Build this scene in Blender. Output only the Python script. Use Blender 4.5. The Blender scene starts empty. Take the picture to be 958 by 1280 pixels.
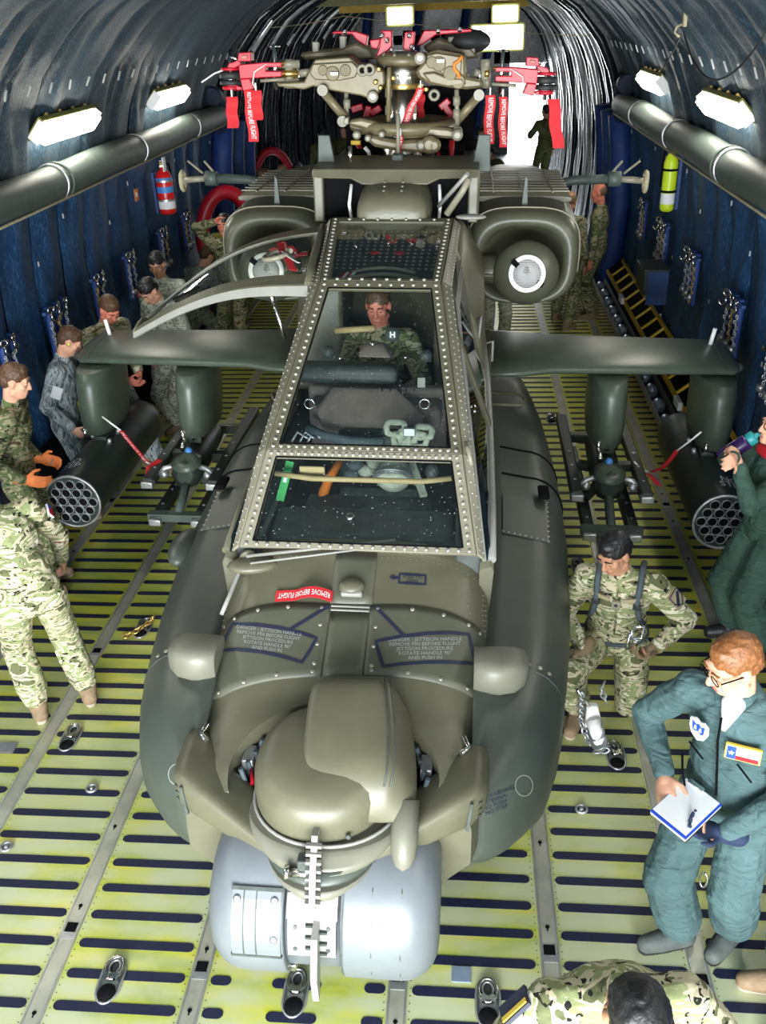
import bpy, bmesh, math, random
from math import sin, cos, pi, radians as RAD, sqrt, atan2
from mathutils import Vector as V, Matrix as Mx, noise as mnoise
from mathutils.bvhtree import BVHTree
random.seed(7)
scn = bpy.context.scene
COL = scn.collection

# ------------------------------------------------------------------ camera
F_PX, YAW, PITCH, ROLL = 1165.45, 0.096659, 0.488025, -0.0371011
CAM = V((0.70886, 0.0, 3.75))
_r0 = V((cos(YAW), sin(YAW), 0))
FWD = V((-sin(YAW)*cos(PITCH), cos(YAW)*cos(PITCH), -sin(PITCH)))
_u0 = _r0.cross(FWD)
RGT = cos(ROLL)*_r0 + sin(ROLL)*_u0
UPV = -sin(ROLL)*_r0 + cos(ROLL)*_u0
cam_d = bpy.data.cameras.new('camera'); cam = bpy.data.objects.new('camera', cam_d); COL.objects.link(cam)
cam.matrix_world = Mx(((RGT.x, UPV.x, -FWD.x, CAM.x), (RGT.y, UPV.y, -FWD.y, CAM.y), (RGT.z, UPV.z, -FWD.z, CAM.z), (0, 0, 0, 1)))
cam_d.sensor_fit = 'VERTICAL'; cam_d.sensor_height = 36.0; cam_d.lens = 36.0*F_PX/1280.0
cam_d.clip_start = 0.05; cam_d.clip_end = 200
scn.camera = cam

# ------------------------------------------------------------------ exposure and light
scn.view_settings.view_transform = 'Standard'; scn.view_settings.look = 'None'
scn.view_settings.gamma = 1.0; scn.view_settings.exposure = 0.72
scn.view_settings.use_curve_mapping = False
w = bpy.data.worlds.new('daylight'); scn.world = w; w.use_nodes = True
bg = w.node_tree.nodes['Background']; bg.inputs[0].default_value = (0.86, 0.93, 1.0, 1); bg.inputs[1].default_value = 2.4
def area(name, loc, rot, sx, sy, power, col=(1, 1, 1)):
    d = bpy.data.lights.new(name, 'AREA'); d.shape = 'RECTANGLE'; d.size = sx; d.size_y = sy; d.energy = power; d.color = col
    o = bpy.data.objects.new(name, d); COL.objects.link(o); o.location = loc; o.rotation_euler = rot
    return o
# daylight through the open nose of the aircraft (behind the camera) and through the open far end
area('daylight_nose_opening', (0, -3.4, 1.5), (RAD(88), 0, 0), 5.2, 2.8, 1000, (0.93, 0.97, 1.0))
area('daylight_far_opening', (2.2, 32.0, 1.4), (RAD(-90), 0, 0), 2.0, 2.2, 160, (0.95, 0.98, 1.0))

# ------------------------------------------------------------------ measuring helpers: the ray of a measured sight line met with a known plane
def ray(px, py): return ((px-479)/F_PX)*RGT - ((py-640)/F_PX)*UPV + FWD
def at(px, py, x=None, y=None, z=None):
    d = ray(px, py)
    t = (x-CAM.x)/d.x if x is not None else (y-CAM.y)/d.y if y is not None else (z-CAM.z)/d.z
    return CAM + d*t
HM = Mx.Translation((.18, 5, 1)) @ Mx.Rotation(RAD(-.6), 4, 'Z') @ Mx.Rotation(RAD(1.2), 4, 'Y') @ Mx.Translation((0, -5, -1))
HMI = HM.inverted()
def hq(px, py, x=None, y=None, z=None):      # the same in the helicopter's own axes
    c = HMI @ CAM; d = (HMI @ (CAM+ray(px, py))) - c
    t = (x-c.x)/d.x if x is not None else (y-c.y)/d.y if y is not None else (z-c.z)/d.z
    return c + d*t

# ------------------------------------------------------------------ materials
MATS = {}
def nt(name):
    m = bpy.data.materials.new(name); m.use_nodes = True; MATS[name] = m
    t = m.node_tree; return m, t, t.nodes['Principled BSDF']
def N(t, kind, **kw):
    n = t.nodes.new(kind)
    for k, v in kw.items():
        if k in n.inputs: n.inputs[k].default_value = v
        else: setattr(n, k, v)
    return n
def coords(t, scale=(1, 1, 1)):
    tc = N(t, 'ShaderNodeTexCoord'); mp = N(t, 'ShaderNodeMapping'); mp.inputs['Scale'].default_value = scale
    t.links.new(tc.outputs['Object'], mp.inputs[0]); return mp.outputs[0]
def ramp(t, src, stops, mode='LINEAR'):
    r = N(t, 'ShaderNodeValToRGB'); r.color_ramp.interpolation = mode
    e = r.color_ramp.elements
    while len(e) < len(stops): e.new(0.5)
    for q, (p, c) in zip(e, stops): q.position = p; q.color = (*c, 1)
    t.links.new(src, r.inputs[0]); return r.outputs[0]
def bump(t, b, src, strength=.3, dist=.01):
    n = N(t, 'ShaderNodeBump'); n.inputs['Strength'].default_value = strength; n.inputs['Distance'].default_value = dist
    t.links.new(src, n.inputs['Height']); t.links.new(n.outputs[0], b.inputs['Normal'])
def paint(name, c, rough=.5, metal=0., var=.25, scale=6., bmp=.0, c2=None, spec=.5, fine=60.):
    m, t, b = nt(name)
    co = coords(t)
    n = N(t, 'ShaderNodeTexNoise', Scale=scale, Detail=6., Roughness=.65); t.links.new(co, n.inputs['Vector'])
    lo = tuple(x*(1-var) for x in c); hi = c2 or tuple(min(1, x*(1+var)) for x in c)
    t.links.new(ramp(t, n.outputs['Fac'], [(.3, lo), (.7, hi)]), b.inputs['Base Color'])
    b.inputs['Roughness'].default_value = rough; b.inputs['Metallic'].default_value = metal
    b.inputs['Specular IOR Level'].default_value = spec
    if bmp:
        n2 = N(t, 'ShaderNodeTexNoise', Scale=fine, Detail=3.); t.links.new(co, n2.inputs['Vector']); bump(t, b, n2.outputs['Fac'], bmp, .004)
    return m
def emis(name, c, s):
    m, t, b = nt(name); b.inputs['Base Color'].default_value = (*c, 1)
    b.inputs['Emission Color'].default_value = (*c, 1); b.inputs['Emission Strength'].default_value = s; return m
def camo(name, cols, scale=9., stretch=(1, 1, 1.9), fleck=(.012, .012, .01), fl=.64, rough=.85):
    m, t, b = nt(name); co = coords(t, stretch)
    w_ = N(t, 'ShaderNodeTexNoise', Scale=scale*.9, Detail=3., Distortion=1.2); t.links.new(co, w_.inputs['Vector'])
    k = len(cols); stops = [(.30+.40*i/max(1, k-1) - .03*(i == 0), c) for i, c in enumerate(cols)]
    base = ramp(t, w_.outputs['Fac'], stops, 'CONSTANT')
    n2 = N(t, 'ShaderNodeTexNoise', Scale=scale*2.6, Detail=2., Distortion=2.0); t.links.new(co, n2.inputs['Vector'])
    f1 = ramp(t, n2.outputs['Fac'], [(fl-.02, (0, 0, 0)), (fl, (1, 1, 1))])
    mx = N(t, 'ShaderNodeMixRGB'); t.links.new(f1, mx.inputs[0]); t.links.new(base, mx.inputs[1]); mx.inputs[2].default_value = (*fleck, 1)
    t.links.new(mx.outputs[0], b.inputs['Base Color']); b.inputs['Roughness'].default_value = rough
    b.inputs['Specular IOR Level'].default_value = .2
    n3 = N(t, 'ShaderNodeTexNoise', Scale=22., Detail=4.); t.links.new(co, n3.inputs['Vector']); bump(t, b, n3.outputs['Fac'], .5, .012)
    return m
def cloth(name, c, rough=.8, var=.2):
    m, t, b = nt(name); co = coords(t, (1, 1, .6))
    n = N(t, 'ShaderNodeTexNoise', Scale=7., Detail=5.); t.links.new(co, n.inputs['Vector'])
    t.links.new(ramp(t, n.outputs['Fac'], [(.3, tuple(x*(1-var) for x in c)), (.7, tuple(x*(1+var) for x in c))]), b.inputs['Base Color'])
    b.inputs['Roughness'].default_value = rough; b.inputs['Specular IOR Level'].default_value = .25
    n3 = N(t, 'ShaderNodeTexNoise', Scale=7., Detail=4., Distortion=1.6); t.links.new(coords(t, (1.0, 1.0, 2.6)), n3.inputs['Vector']); bump(t, b, n3.outputs['Fac'], .9, .03)
    return m

paint('olive', (.108, .104, .066), .42, 0, .14, 5, .04)
paint('olive_deck', (.085, .088, .060), .45, 0, .12, 5, .04)
paint('efab', (.052, .064, .052), .42, 0, .16, 4, .04)
paint('frame_tan', (.215, .20, .145), .42, 0, .10, 6, .04)
paint('rotor_tan', (.155, .128, .068), .42, .1, .22, 9, .08)
paint('tads_grey', (.15, .168, .182), .42, .15, .10, 5)
paint('pale_grey', (.24, .24, .215), .45, 0, .08, 8)
paint('olive_light', (.15, .147, .112), .45, 0, .1, 8)
paint('nacelle', (.066, .068, .044), .42, 0, .14, 5, .04)
paint('wing_green', (.058, .078, .056), .38, 0, .22, 7, .05)
paint('pod_dark', (.014, .022, .018), .4, 0, .3, 8, .05)
paint('launcher', (.020, .030, .024), .45, .1, .35, 12, .1)
paint('steel', (.62, .60, .55), .25, 1., .12, 20)
paint('chrome', (.85, .85, .83), .12, 1., .05, 20)
paint('bolt', (.48, .46, .39), .3, .7, .1, 20)
paint('rivet', (.42, .42, .37), .35, .5, .1, 20)
paint('brass', (.55, .38, .12), .3, .9, .2, 20)
paint('red_metal', (.44, .006, .022), .4, 0, .12, 9)
paint('red_cloth', (.50, .010, .018), .75, 0, .12, 14, .2)
paint('black', (.005, .005, .006), .9, 0, .3, 10, spec=.08)
paint('rubber', (.018, .02, .021), .6, 0, .3, 14)
paint('cockpit_dark', (.045, .055, .050), .55, 0, .4, 14)
paint('cockpit_brown', (.17, .135, .115), .65, 0, .2, 8)
paint('reflection_tan', (.35, .26, .12), .6, 0, .2, 8)  # tan of the reflections on the canopy glass, given to solid bars
paint('canvas', (.33, .36, .28), .9, 0, .25, 24, .3)
paint('green_tape', (.06, .42, .12), .55, 0, .12, 10)
paint('white', (.82, .82, .80), .5, 0, .04, 10)
paint('ink', (.012, .016, .040), .6, 0, .1, 10)
paint('ink_pale', (.30, .31, .31), .6, 0, .1, 10)
paint('orange', (.75, .20, .02), .6, 0, .15, 9)
paint('yellow', (.75, .48, .02), .5, 0, .15, 9)
paint('lime', (.60, .78, .02), .4, 0, .08, 9)
paint('ext_red', (.60, .012, .012), .3, 0, .1, 9)
paint('plate_blue', (.15, .20, .26), .5)
paint('label_blue', (.05, .22, .55), .5)
paint('duct', (.058, .080, .068), .55, 0, .25, 7, .25, fine=25)
paint('wall_blue', (.020, .060, .20), .65, 0, .3, 6, .3)
paint('blue_pad', (.012, .045, .21), .6, 0, .25, 9, .3, fine=40)
paint('dark_blue', (.006, .016, .045), .6, 0, .3, 8)
paint('strip_blue', (.006, .009, .034), .6, 0, .4, 60, .25, fine=160)
paint('rail', (.40, .40, .32), .36, .35, .25, 5, .05)
paint('galv', (.45, .47, .48), .4, .8, .2, 14)
paint('roller', (.42, .50, .62), .35, .6, .15, 9)
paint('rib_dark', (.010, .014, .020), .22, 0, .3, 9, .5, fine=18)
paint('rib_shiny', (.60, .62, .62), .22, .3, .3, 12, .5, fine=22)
paint('mesh_grey', (.30, .30, .29), .6)
paint('beam_olive', (.16, .16, .03), .5, 0, .2, 6)
paint('purple', (.030, .010, .075), .25, 0, .15, 9)
paint('teal', (.02, .25, .26), .4, 0, .1, 9)
paint('paper', (.85, .86, .88), .7, 0, .03, 9)
paint('clip_blue', (.015, .07, .55), .45, 0, .1, 9)
paint('glove_navy', (.012, .025, .07), .8, 0, .2, 20, .3)
paint('glove_orange', (.80, .22, .06), .7, 0, .15, 20, .2)
paint('boot_tan', (.22, .15, .085), .8, 0, .25, 22, .25)
paint('boot_sole', (.36, .31, .24), .8, 0, .2, 22)
paint('boot_grey', (.075, .09, .082), .7, 0, .25, 22, .25)
paint('boot_black', (.012, .013, .014), .45, 0, .3, 22, .1)
paint('strap', (.055, .075, .085), .8, 0, .2, 30, .3)
paint('vest', (.008, .010, .012), .8, 0, .3, 20, .3)
paint('patch_yellow', (.65, .45, .05), .7)
paint('skin', (.62, .33, .22), .55, 0, .12, 12, .05, spec=.35)
paint('skin_red', (.62, .20, .13), .5, 0, .12, 12, .05, spec=.4)
paint('skin_tan', (.40, .20, .115), .5, 0, .12, 12, .05, spec=.4)
paint('lip', (.42, .13, .11), .5)
paint('eye', (.40, .37, .34), .2)
paint('iris', (.03, .02, .015), .15)
paint('hair_black', (.008, .0075, .008), .5, 0, .5, 70, .6, fine=120)
paint('hair_brown', (.075, .036, .016), .55, 0, .5, 70, .6, fine=120)
paint('hair_ginger', (.20, .075, .022), .5, 0, .5, 70, .6, fine=120)
paint('hair_stubble', (.17, .095, .05), .7, 0, .3, 70, .3, fine=120)
paint('tshirt', (.30, .25, .15), .9, 0, .1, 10)
paint('rope', (.36, .32, .2), .8, 0, .3, 40)
paint('foliage', (.016, .05, .012), .8, 0, .4, 9)
camo('ocp', [(.11, .12, .055), (.48, .43, .29), (.23, .26, .12), (.62, .58, .44), (.26, .14, .08)], 6.5, (1, 1, 2.2))
camo('ocp_dark', [(.06, .07, .03), (.26, .24, .14), (.10, .13, .055), (.34, .31, .19), (.10, .065, .035)], 6)
camo('ucp', [(.20, .22, .17), (.40, .42, .34), (.28, .30, .25), (.50, .51, .42)], 10, fleck=(.06, .07, .06), fl=.6)
camo('abu', [(.16, .20, .21), (.36, .41, .42), (.24, .28, .30), (.44, .48, .46)], 9, (1.2, 1.2, .55), fleck=(.05, .07, .09), fl=.6)
camo('woodland', [(.045, .055, .02), (.13, .14, .05), (.07, .09, .03), (.17, .16, .07)], 12)
camo('yellow_lit_camo', [(.14, .15, .03), (.30, .28, .05), (.18, .17, .04), (.45, .38, .08)], 14)  # yellow light on the uniform put into the camouflage colours
cloth('flight_green', (.040, .082, .062)); cloth('flight_blue', (.070, .125, .130))

def glass_mat(name, tint=(.82, .88, .86), gl=.12, dirt=.0, rough=.02):
    m, t, b = nt(name); t.nodes.remove(b)
    out = t.nodes['Material Output']
    tr = N(t, 'ShaderNodeBsdfTransparent'); tr.inputs[0].default_value = (*tint, 1)
    g = N(t, 'ShaderNodeBsdfGlossy'); g.inputs['Roughness'].default_value = rough
    fr = N(t, 'ShaderNodeLayerWeight', Blend=.5); pw_ = N(t, 'ShaderNodeMath', operation='POWER'); pw_.inputs[1].default_value = 4.; ad = N(t, 'ShaderNodeMath', operation='ADD'); ad.inputs[1].default_value = gl+.03; ad.use_clamp = True
    t.links.new(fr.outputs['Facing'], pw_.inputs[0]); t.links.new(pw_.outputs[0], ad.inputs[0])
    mx = N(t, 'ShaderNodeMixShader'); t.links.new(ad.outputs[0], mx.inputs[0]); t.links.new(tr.outputs[0], mx.inputs[1]); t.links.new(g.outputs[0], mx.inputs[2])
    last = mx.outputs[0]
    if dirt:
        v = N(t, 'ShaderNodeTexVoronoi', Scale=34.); t.links.new(coords(t), v.inputs['Vector'])
        r = ramp(t, v.outputs['Distance'], [(.05, (dirt,)*3), (.10, (0, 0, 0))])
        df = N(t, 'ShaderNodeBsdfDiffuse'); df.inputs[0].default_value = (.8, .82, .8, 1)
        m2 = N(t, 'ShaderNodeMixShader'); t.links.new(r, m2.inputs[0]); t.links.new(last, m2.inputs[1]); t.links.new(df.outputs[0], m2.inputs[2]); last = m2.outputs[0]
    t.links.new(last, out.inputs[0]); return m
glass_mat('glass', (.93, .96, .95), .03, .55)
glass_mat('glass_side', (.22, .34, .52), .22)  # blue reflection of the wall lining put into the pane tint
glass_mat('glass_door', (.74, .78, .72), .06)
glass_mat('spectacle', (.95, .95, .95), .05)

# floor plate: yellow-green primer, worn to bare grey along the walkways
def floor_mat():
    m, t, b = nt('floor_plate')
    tc = N(t, 'ShaderNodeTexCoord'); sx = N(t, 'ShaderNodeSeparateXYZ'); t.links.new(tc.outputs['Object'], sx.inputs[0])
    n1 = N(t, 'ShaderNodeTexNoise', Scale=1.7, Detail=5., Roughness=.6); t.links.new(tc.outputs['Object'], n1.inputs['Vector'])
    mp = N(t, 'ShaderNodeMapping'); mp.inputs['Scale'].default_value = (2.2, 9., 1.); t.links.new(tc.outputs['Object'], mp.inputs[0])
    n2 = N(t, 'ShaderNodeTexNoise', Scale=1.3, Detail=4.); t.links.new(mp.outputs[0], n2.inputs['Vector'])
    green = ramp(t, n2.outputs['Fac'], [(.30, (.33, .40, .06)), (.52, (.50, .55, .05)), (.70, (.66, .60, .025))])
    yel = N(t, 'ShaderNodeMixRGB'); t.links.new(green, yel.inputs[1]); yel.inputs[2].default_value = (.62, .42, .015, 1)
    ax = N(t, 'ShaderNodeMath', operation='ABSOLUTE'); t.links.new(sx.outputs[0], ax.inputs[0])
    mr = N(t, 'ShaderNodeMapRange'); mr.inputs[1].default_value = 2.25; mr.inputs[2].default_value = 2.75; mr.inputs[4].default_value = .75
    t.links.new(ax.outputs[0], mr.inputs[0]); t.links.new(mr.outputs[0], yel.inputs[0])
    wear = ramp(t, n1.outputs['Fac'], [(.40, (0, 0, 0)), (.60, (1, 1, 1))])
    # the walkway ahead of the load is scuffed most
    my = N(t, 'ShaderNodeMapRange'); my.inputs[1].default_value = 5.6; my.inputs[2].default_value = 3.2; my.inputs[3].default_value = .10; my.inputs[4].default_value = .9
    t.links.new(sx.outputs[1], my.inputs[0])
    # paint rubs off in the middle of each plank first and stays beside the strips
    f0 = N(t, 'ShaderNodeMath', operation='MULTIPLY_ADD'); f0.inputs[1].default_value = 1/.15524; f0.inputs[2].default_value = -.118/.15524; t.links.new(sx.outputs[1], f0.inputs[0])
    f1 = N(t, 'ShaderNodeMath', operation='FRACT'); t.links.new(f0.outputs[0], f1.inputs[0])
    mid = ramp(t, f1.outputs[0], [(.18, (0, 0, 0)), (.45, (.38, .38, .38)), (.62, (.38, .38, .38)), (.86, (0, 0, 0))][:4])
    ad_ = N(t, 'ShaderNodeMath', operation='ADD'); ad_.use_clamp = True; t.links.new(wear, ad_.inputs[0]); t.links.new(mid, ad_.inputs[1])
    mu = N(t, 'ShaderNodeMath', operation='MULTIPLY'); t.links.new(ad_.outputs[0], mu.inputs[0]); t.links.new(my.outputs[0], mu.inputs[1])
    mx = N(t, 'ShaderNodeMixRGB'); t.links.new(mu.outputs[0], mx.inputs[0]); t.links.new(yel.outputs[0], mx.inputs[1]); mx.inputs[2].default_value = (.54, .57, .38, 1)
    t.links.new(mx.outputs[0], b.inputs['Base Color'])
    b.inputs['Roughness'].default_value = .36; b.inputs['Metallic'].default_value = .15
    n3 = N(t, 'ShaderNodeTexNoise', Scale=40., Detail=3.); t.links.new(tc.outputs['Object'], n3.inputs['Vector']); bump(t, b, n3.outputs['Fac'], .06, .004)
floor_mat()
# quilted wall lining: woven blue-grey cloth, fine weave speckle
def quilt(name, c, hi):
    m, t, b = nt(name); tc = N(t, 'ShaderNodeTexCoord')
    n1 = N(t, 'ShaderNodeTexNoise', Scale=3., Detail=5.); t.links.new(tc.outputs['Object'], n1.inputs['Vector'])
    mp = N(t, 'ShaderNodeMapping'); mp.inputs['Scale'].default_value = (26, 26, 9); t.links.new(tc.outputs['Object'], mp.inputs[0])
    n2 = N(t, 'ShaderNodeTexNoise', Scale=2., Detail=4., Roughness=.7); t.links.new(mp.outputs[0], n2.inputs['Vector'])
    base = ramp(t, n1.outputs['Fac'], [(.3, tuple(x*.7 for x in c)), (.7, tuple(x*1.25 for x in c))])
    sp = ramp(t, n2.outputs['Fac'], [(.50, (0, 0, 0)), (.70, (.8, .8, .8))])
    mx = N(t, 'ShaderNodeMixRGB'); t.links.new(sp, mx.inputs[0]); t.links.new(base, mx.inputs[1]); mx.inputs[2].default_value = (*hi, 1)
    t.links.new(mx.outputs[0], b.inputs['Base Color']); b.inputs['Roughness'].default_value = .5
    bump(t, b, n2.outputs['Fac'], .5, .01)
quilt('quilt_upper', (.016, .036, .058), (.11, .17, .215))
quilt('quilt_lower', (.010, .046, .125), (.06, .18, .36))
emis('tube_light', (1.0, .95, .82), 16.0)
emis('flood_light', (1.0, .98, .92), 9.0)

# ------------------------------------------------------------------ mesh helpers
def frame_of(d):
    d = V(d).normalized(); a = V((0, 0, 1)) if abs(d.z) < .9 else V((1, 0, 0))
    s = a.cross(d).normalized(); return s, d.cross(s), d
class MB:
    def __init__(s): s.v = []; s.f = []; s.sm = []
    def add(s, vs, fs, sm=False):
        k = len(s.v); s.v += [tuple(p) for p in vs]; s.f += [tuple(i+k for i in f) for f in fs]; s.sm += [sm]*len(fs); return s
    def box(s, c, size, R=None):
        x, y, z = (q/2 for q in size)
        pts = [V((a*x, b*y, e*z)) for a in (-1, 1) for b in (-1, 1) for e in (-1, 1)]
        if R is not None: pts = [R @ p for p in pts]
        return s.add([p+V(c) for p in pts], [(0, 1, 3, 2), (4, 6, 7, 5), (0, 4, 5, 1), (2, 3, 7, 6), (0, 2, 6, 4), (1, 5, 7, 3)])
    def hexa(s, lo, hi):          # two quads
        return s.add(list(lo)+list(hi), [(3, 2, 1, 0), (4, 5, 6, 7), (0, 1, 5, 4), (1, 2, 6, 5), (2, 3, 7, 6), (3, 0, 4, 7)])
    def beam(s, p0, p1, wdt, th, nrm=(0, 0, 1)):
        p0, p1 = V(p0), V(p1); d = (p1-p0).normalized(); sd = d.cross(V(nrm)).normalized(); up = sd.cross(d)
        q = lambda p: [p-sd*wdt/2-up*th/2, p+sd*wdt/2-up*th/2, p+sd*wdt/2+up*th/2, p-sd*wdt/2+up*th/2]
        return s.hexa(q(p0), q(p1))
    def cyl(s, p0, p1, r0, r1=None, n=14, cap=True):
        r1 = r0 if r1 is None else r1; p0, p1 = V(p0), V(p1); a, b, d = frame_of(p1-p0)
        vs = [p+(a*cos(2*pi*i/n)+b*sin(2*pi*i/n))*r for p, r in ((p0, r0), (p1, r1)) for i in range(n)]
        s.add(vs, [(i, (i+1) % n, n+(i+1) % n, n+i) for i in range(n)], True)
        if cap: k = len(s.v)-2*n; s.f += [tuple(k+i for i in reversed(range(n))), tuple(k+n+i for i in range(n))]; s.sm += [False, False]
        return s
    def tube(s, pts, r, n=8, closed=False, cap=True):
        pts = [V(p) for p in pts]; m = len(pts); rs = r if isinstance(r, (list, tuple)) else [r]*m
        vs = []; prev = None
        for i, p in enumerate(pts):
            d = (pts[(i+1) % m]-pts[i-1]) if closed else pts[min(i+1, m-1)]-pts[max(i-1, 0)]
            d.normalize()
            a = frame_of(d)[0] if prev is None else (prev-d*prev.dot(d)).normalized()
            prev = a; b = d.cross(a)
            vs += [p+(a*cos(2*pi*k/n)+b*sin(2*pi*k/n))*rs[i] for k in range(n)]
        fs = [(i*n+k, i*n+(k+1) % n, ((i+1) % m)*n+(k+1) % n, ((i+1) % m)*n+k) for i in range(m if closed else m-1) for k in range(n)]
        s.add(vs, fs, True)
        if cap and not closed:
            k = len(s.v)-m*n; s.f += [tuple(k+i for i in reversed(range(n))), tuple(k+(m-1)*n+i for i in range(n))]; s.sm += [False]*2
        return s
    def lathe(s, prof, o=(0, 0, 0), d=(0, 0, 1), n=24, capped=True):
        a, b, d = frame_of(d); o = V(o)
        vs = [o+d*z+(a*cos(2*pi*i/n)+b*sin(2*pi*i/n))*r for r, z in prof for i in range(n)]; m = len(prof)
        s.add(vs, [(j*n+i, j*n+(i+1) % n, (j+1)*n+(i+1) % n, (j+1)*n+i) for j in range(m-1) for i in range(n)], True)
        if capped: k = len(s.v)-m*n; s.f += [tuple(k+i for i in reversed(range(n))), tuple(k+(m-1)*n+i for i in range(n))]; s.sm += [False]*2
        return s
    def loft(s, rings, cap=True, sm=True, closed=True):
        n = len(rings[0]); m = len(rings); vs = [p for r in rings for p in r]
        e = n if closed else n-1
        s.add(vs, [(j*n+i, j*n+(i+1) % n, (j+1)*n+(i+1) % n, (j+1)*n+i) for j in range(m-1) for i in range(e)], sm)
        if cap and closed: k = len(s.v)-m*n; s.f += [tuple(k+i for i in reversed(range(n))), tuple(k+(m-1)*n+i for i in range(n))]; s.sm += [False]*2
        return s
    def ell(s, c, r, R=None, nu=16, nv=10):
        c = V(c); r = (r, r, r) if isinstance(r, (int, float)) else r; vs = []
        for j in range(1, nv):
            a = pi*j/nv
            for i in range(nu):
                b = 2*pi*i/nu; p = V((sin(a)*cos(b)*r[0], sin(a)*sin(b)*r[1], cos(a)*r[2]))
                vs.append((R @ p if R is not None else p)+c)
        t = V((0, 0, r[2])); u = V((0, 0, -r[2]))
        vs += [(R @ t if R is not None else t)+c, (R @ u if R is not None else u)+c]; T = len(vs)-2
        fs = [(j*nu+i, (j+1)*nu+i, (j+1)*nu+(i+1) % nu, j*nu+(i+1) % nu) for j in range(nv-2) for i in range(nu)]
        fs += [(T, i, (i+1) % nu) for i in range(nu)] + [(T+1, (nv-2)*nu+(i+1) % nu, (nv-2)*nu+i) for i in range(nu)]
        return s.add(vs, fs, True)
    def caps(s, p0, p1, r0, r1, n=12, k=4):      # tapered capsule
        p0, p1 = V(p0), V(p1); a, b, d = frame_of(p1-p0) if (p1-p0).length > 1e-6 else frame_of((0, 0, 1)); rings = []
        prof = [(p0-d*r0*cos(pi/2*j/k), r0*sin(pi/2*j/k)) for j in range(1, k+1)] + [(p1+d*r1*sin(pi/2*j/k), r1*cos(pi/2*j/k)) for j in range(0, k)]
        rings = [[p+(a*cos(2*pi*i/n)+b*sin(2*pi*i/n))*r for i in range(n)] for p, r in prof]
        s.loft(rings, cap=True); return s
    def plate(s, poly, dvec):     # polygon extruded along a vector
        poly = [V(p) for p in poly]; n = len(poly); dv = V(dvec)
        return s.add(poly+[p+dv for p in poly], [tuple(reversed(range(n))), tuple(range(n, 2*n))]+[(i, (i+1) % n, n+(i+1) % n, n+i) for i in range(n)])
    def mesh(s, name):
        me = bpy.data.meshes.new(name); me.from_pydata(s.v, [], s.f); me.polygons.foreach_set('use_smooth', s.sm); me.update(); return me
    def build(s, name, mat, parent=None, bev=0., seg=2, sub=0, kind=None, label=None, loc=None):
        return link(name, s.mesh(name), mat, parent, bev, seg, sub, kind, label, loc)
def fixn(me):
    bm = bmesh.new(); bm.from_mesh(me); bmesh.ops.recalc_face_normals(bm, faces=bm.faces); bm.to_mesh(me); bm.free()
def link(name, me, mat=None, parent=None, bev=0., seg=2, sub=0, kind=None, label=None, loc=None):
    o = bpy.data.objects.new(name, me); COL.objects.link(o)
    if mat is not None and not me.materials: me.materials.append(MATS[mat] if isinstance(mat, str) else mat)
    fixn(me) if len(me.polygons) < 60000 else None
    if bev:
        b = o.modifiers.new('bevel', 'BEVEL'); b.width = bev; b.segments = seg; b.limit_method = 'ANGLE'; b.angle_limit = RAD(40)
        me.polygons.foreach_set('use_smooth', [True]*len(me.polygons)); b.harden_normals = False
        me.set_sharp_from_angle(angle=RAD(45)) if hasattr(me, 'set_sharp_from_angle') else None
    if sub:
        b = o.modifiers.new('sub', 'SUBSURF'); b.levels = sub; b.render_levels = sub
    if parent is not None: o.parent = parent
    if kind: o['kind'] = kind
    if label: o['label'] = label
    if loc is not None: o.location = loc
    return o
def inst(src, parent, loc=None, rot=None, scale=None, mat=None):     # one more of a piece, sharing its mesh
    o = src.copy(); COL.objects.link(o); o.parent = parent
    if loc is not None: o.location = loc
    if rot is not None: o.rotation_euler = rot
    if scale is not None: o.scale = scale
    return o
def tag(o, label, cat, group=None):
    o['label'] = label; o['category'] = cat
    if group: o['group'] = group
    return o
def thing(name, label, cat, loc=(0, 0, 0), rz=0., group=None, M=None):
    o = bpy.data.objects.new(name, None); COL.objects.link(o); o.empty_display_size = .1
    if M is not None: o.matrix_world = M
    else: o.location = loc; o.rotation_euler = (0, 0, rz)
    return tag(o, label, cat, group)
def struct(o): o['kind'] = 'structure'; return o
WORK = bpy.data.scenes.new('bench')      # small side scene in which meshes are worked, removed at the end
def evaluated(o, side=False):
    if side:
        WORK.collection.objects.link(o); vl = WORK.view_layers[0]; vl.update(); me = bpy.data.meshes.new_from_object(o.evaluated_get(vl.depsgraph)); return me
    dg = bpy.context.evaluated_depsgraph_get(); dg.update()
    return bpy.data.meshes.new_from_object(o.evaluated_get(dg))
def baked(o):                 # apply the modifiers of o
    me = evaluated(o); old = o.data; o.modifiers.clear(); o.data = me; bpy.data.meshes.remove(old); return o
def text_mesh(txt, size, align='CENTER', extr=0.0, spacing=1.0, line=1.0):
    c = bpy.data.curves.new('lettering', 'FONT'); c.body = txt; c.size = size; c.align_x = align; c.align_y = 'CENTER'; c.resolution_u = 2
    c.extrude = extr; c.space_character = spacing; c.space_line = line
    o = bpy.data.objects.new('lettering', c)
    me = evaluated(o, True); bpy.data.objects.remove(o); bpy.data.curves.remove(c); return me
def text_on(name, txt, size, fn, mat, parent, **kw):   # lettering wrapped on a surface: fn(u, v) -> point
    me = text_mesh(txt, size, **kw)
    for v in me.vertices: v.co = fn(v.co.x, v.co.y, v.co.z)
    me.materials.clear(); o = link(name, me, mat, parent); return o

# ================================================================== THE CARGO BAY
def part_empty(name, parent):
    o = bpy.data.objects.new(name, None); COL.objects.link(o); o.parent = parent; o.empty_display_size = .05; return o
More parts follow.
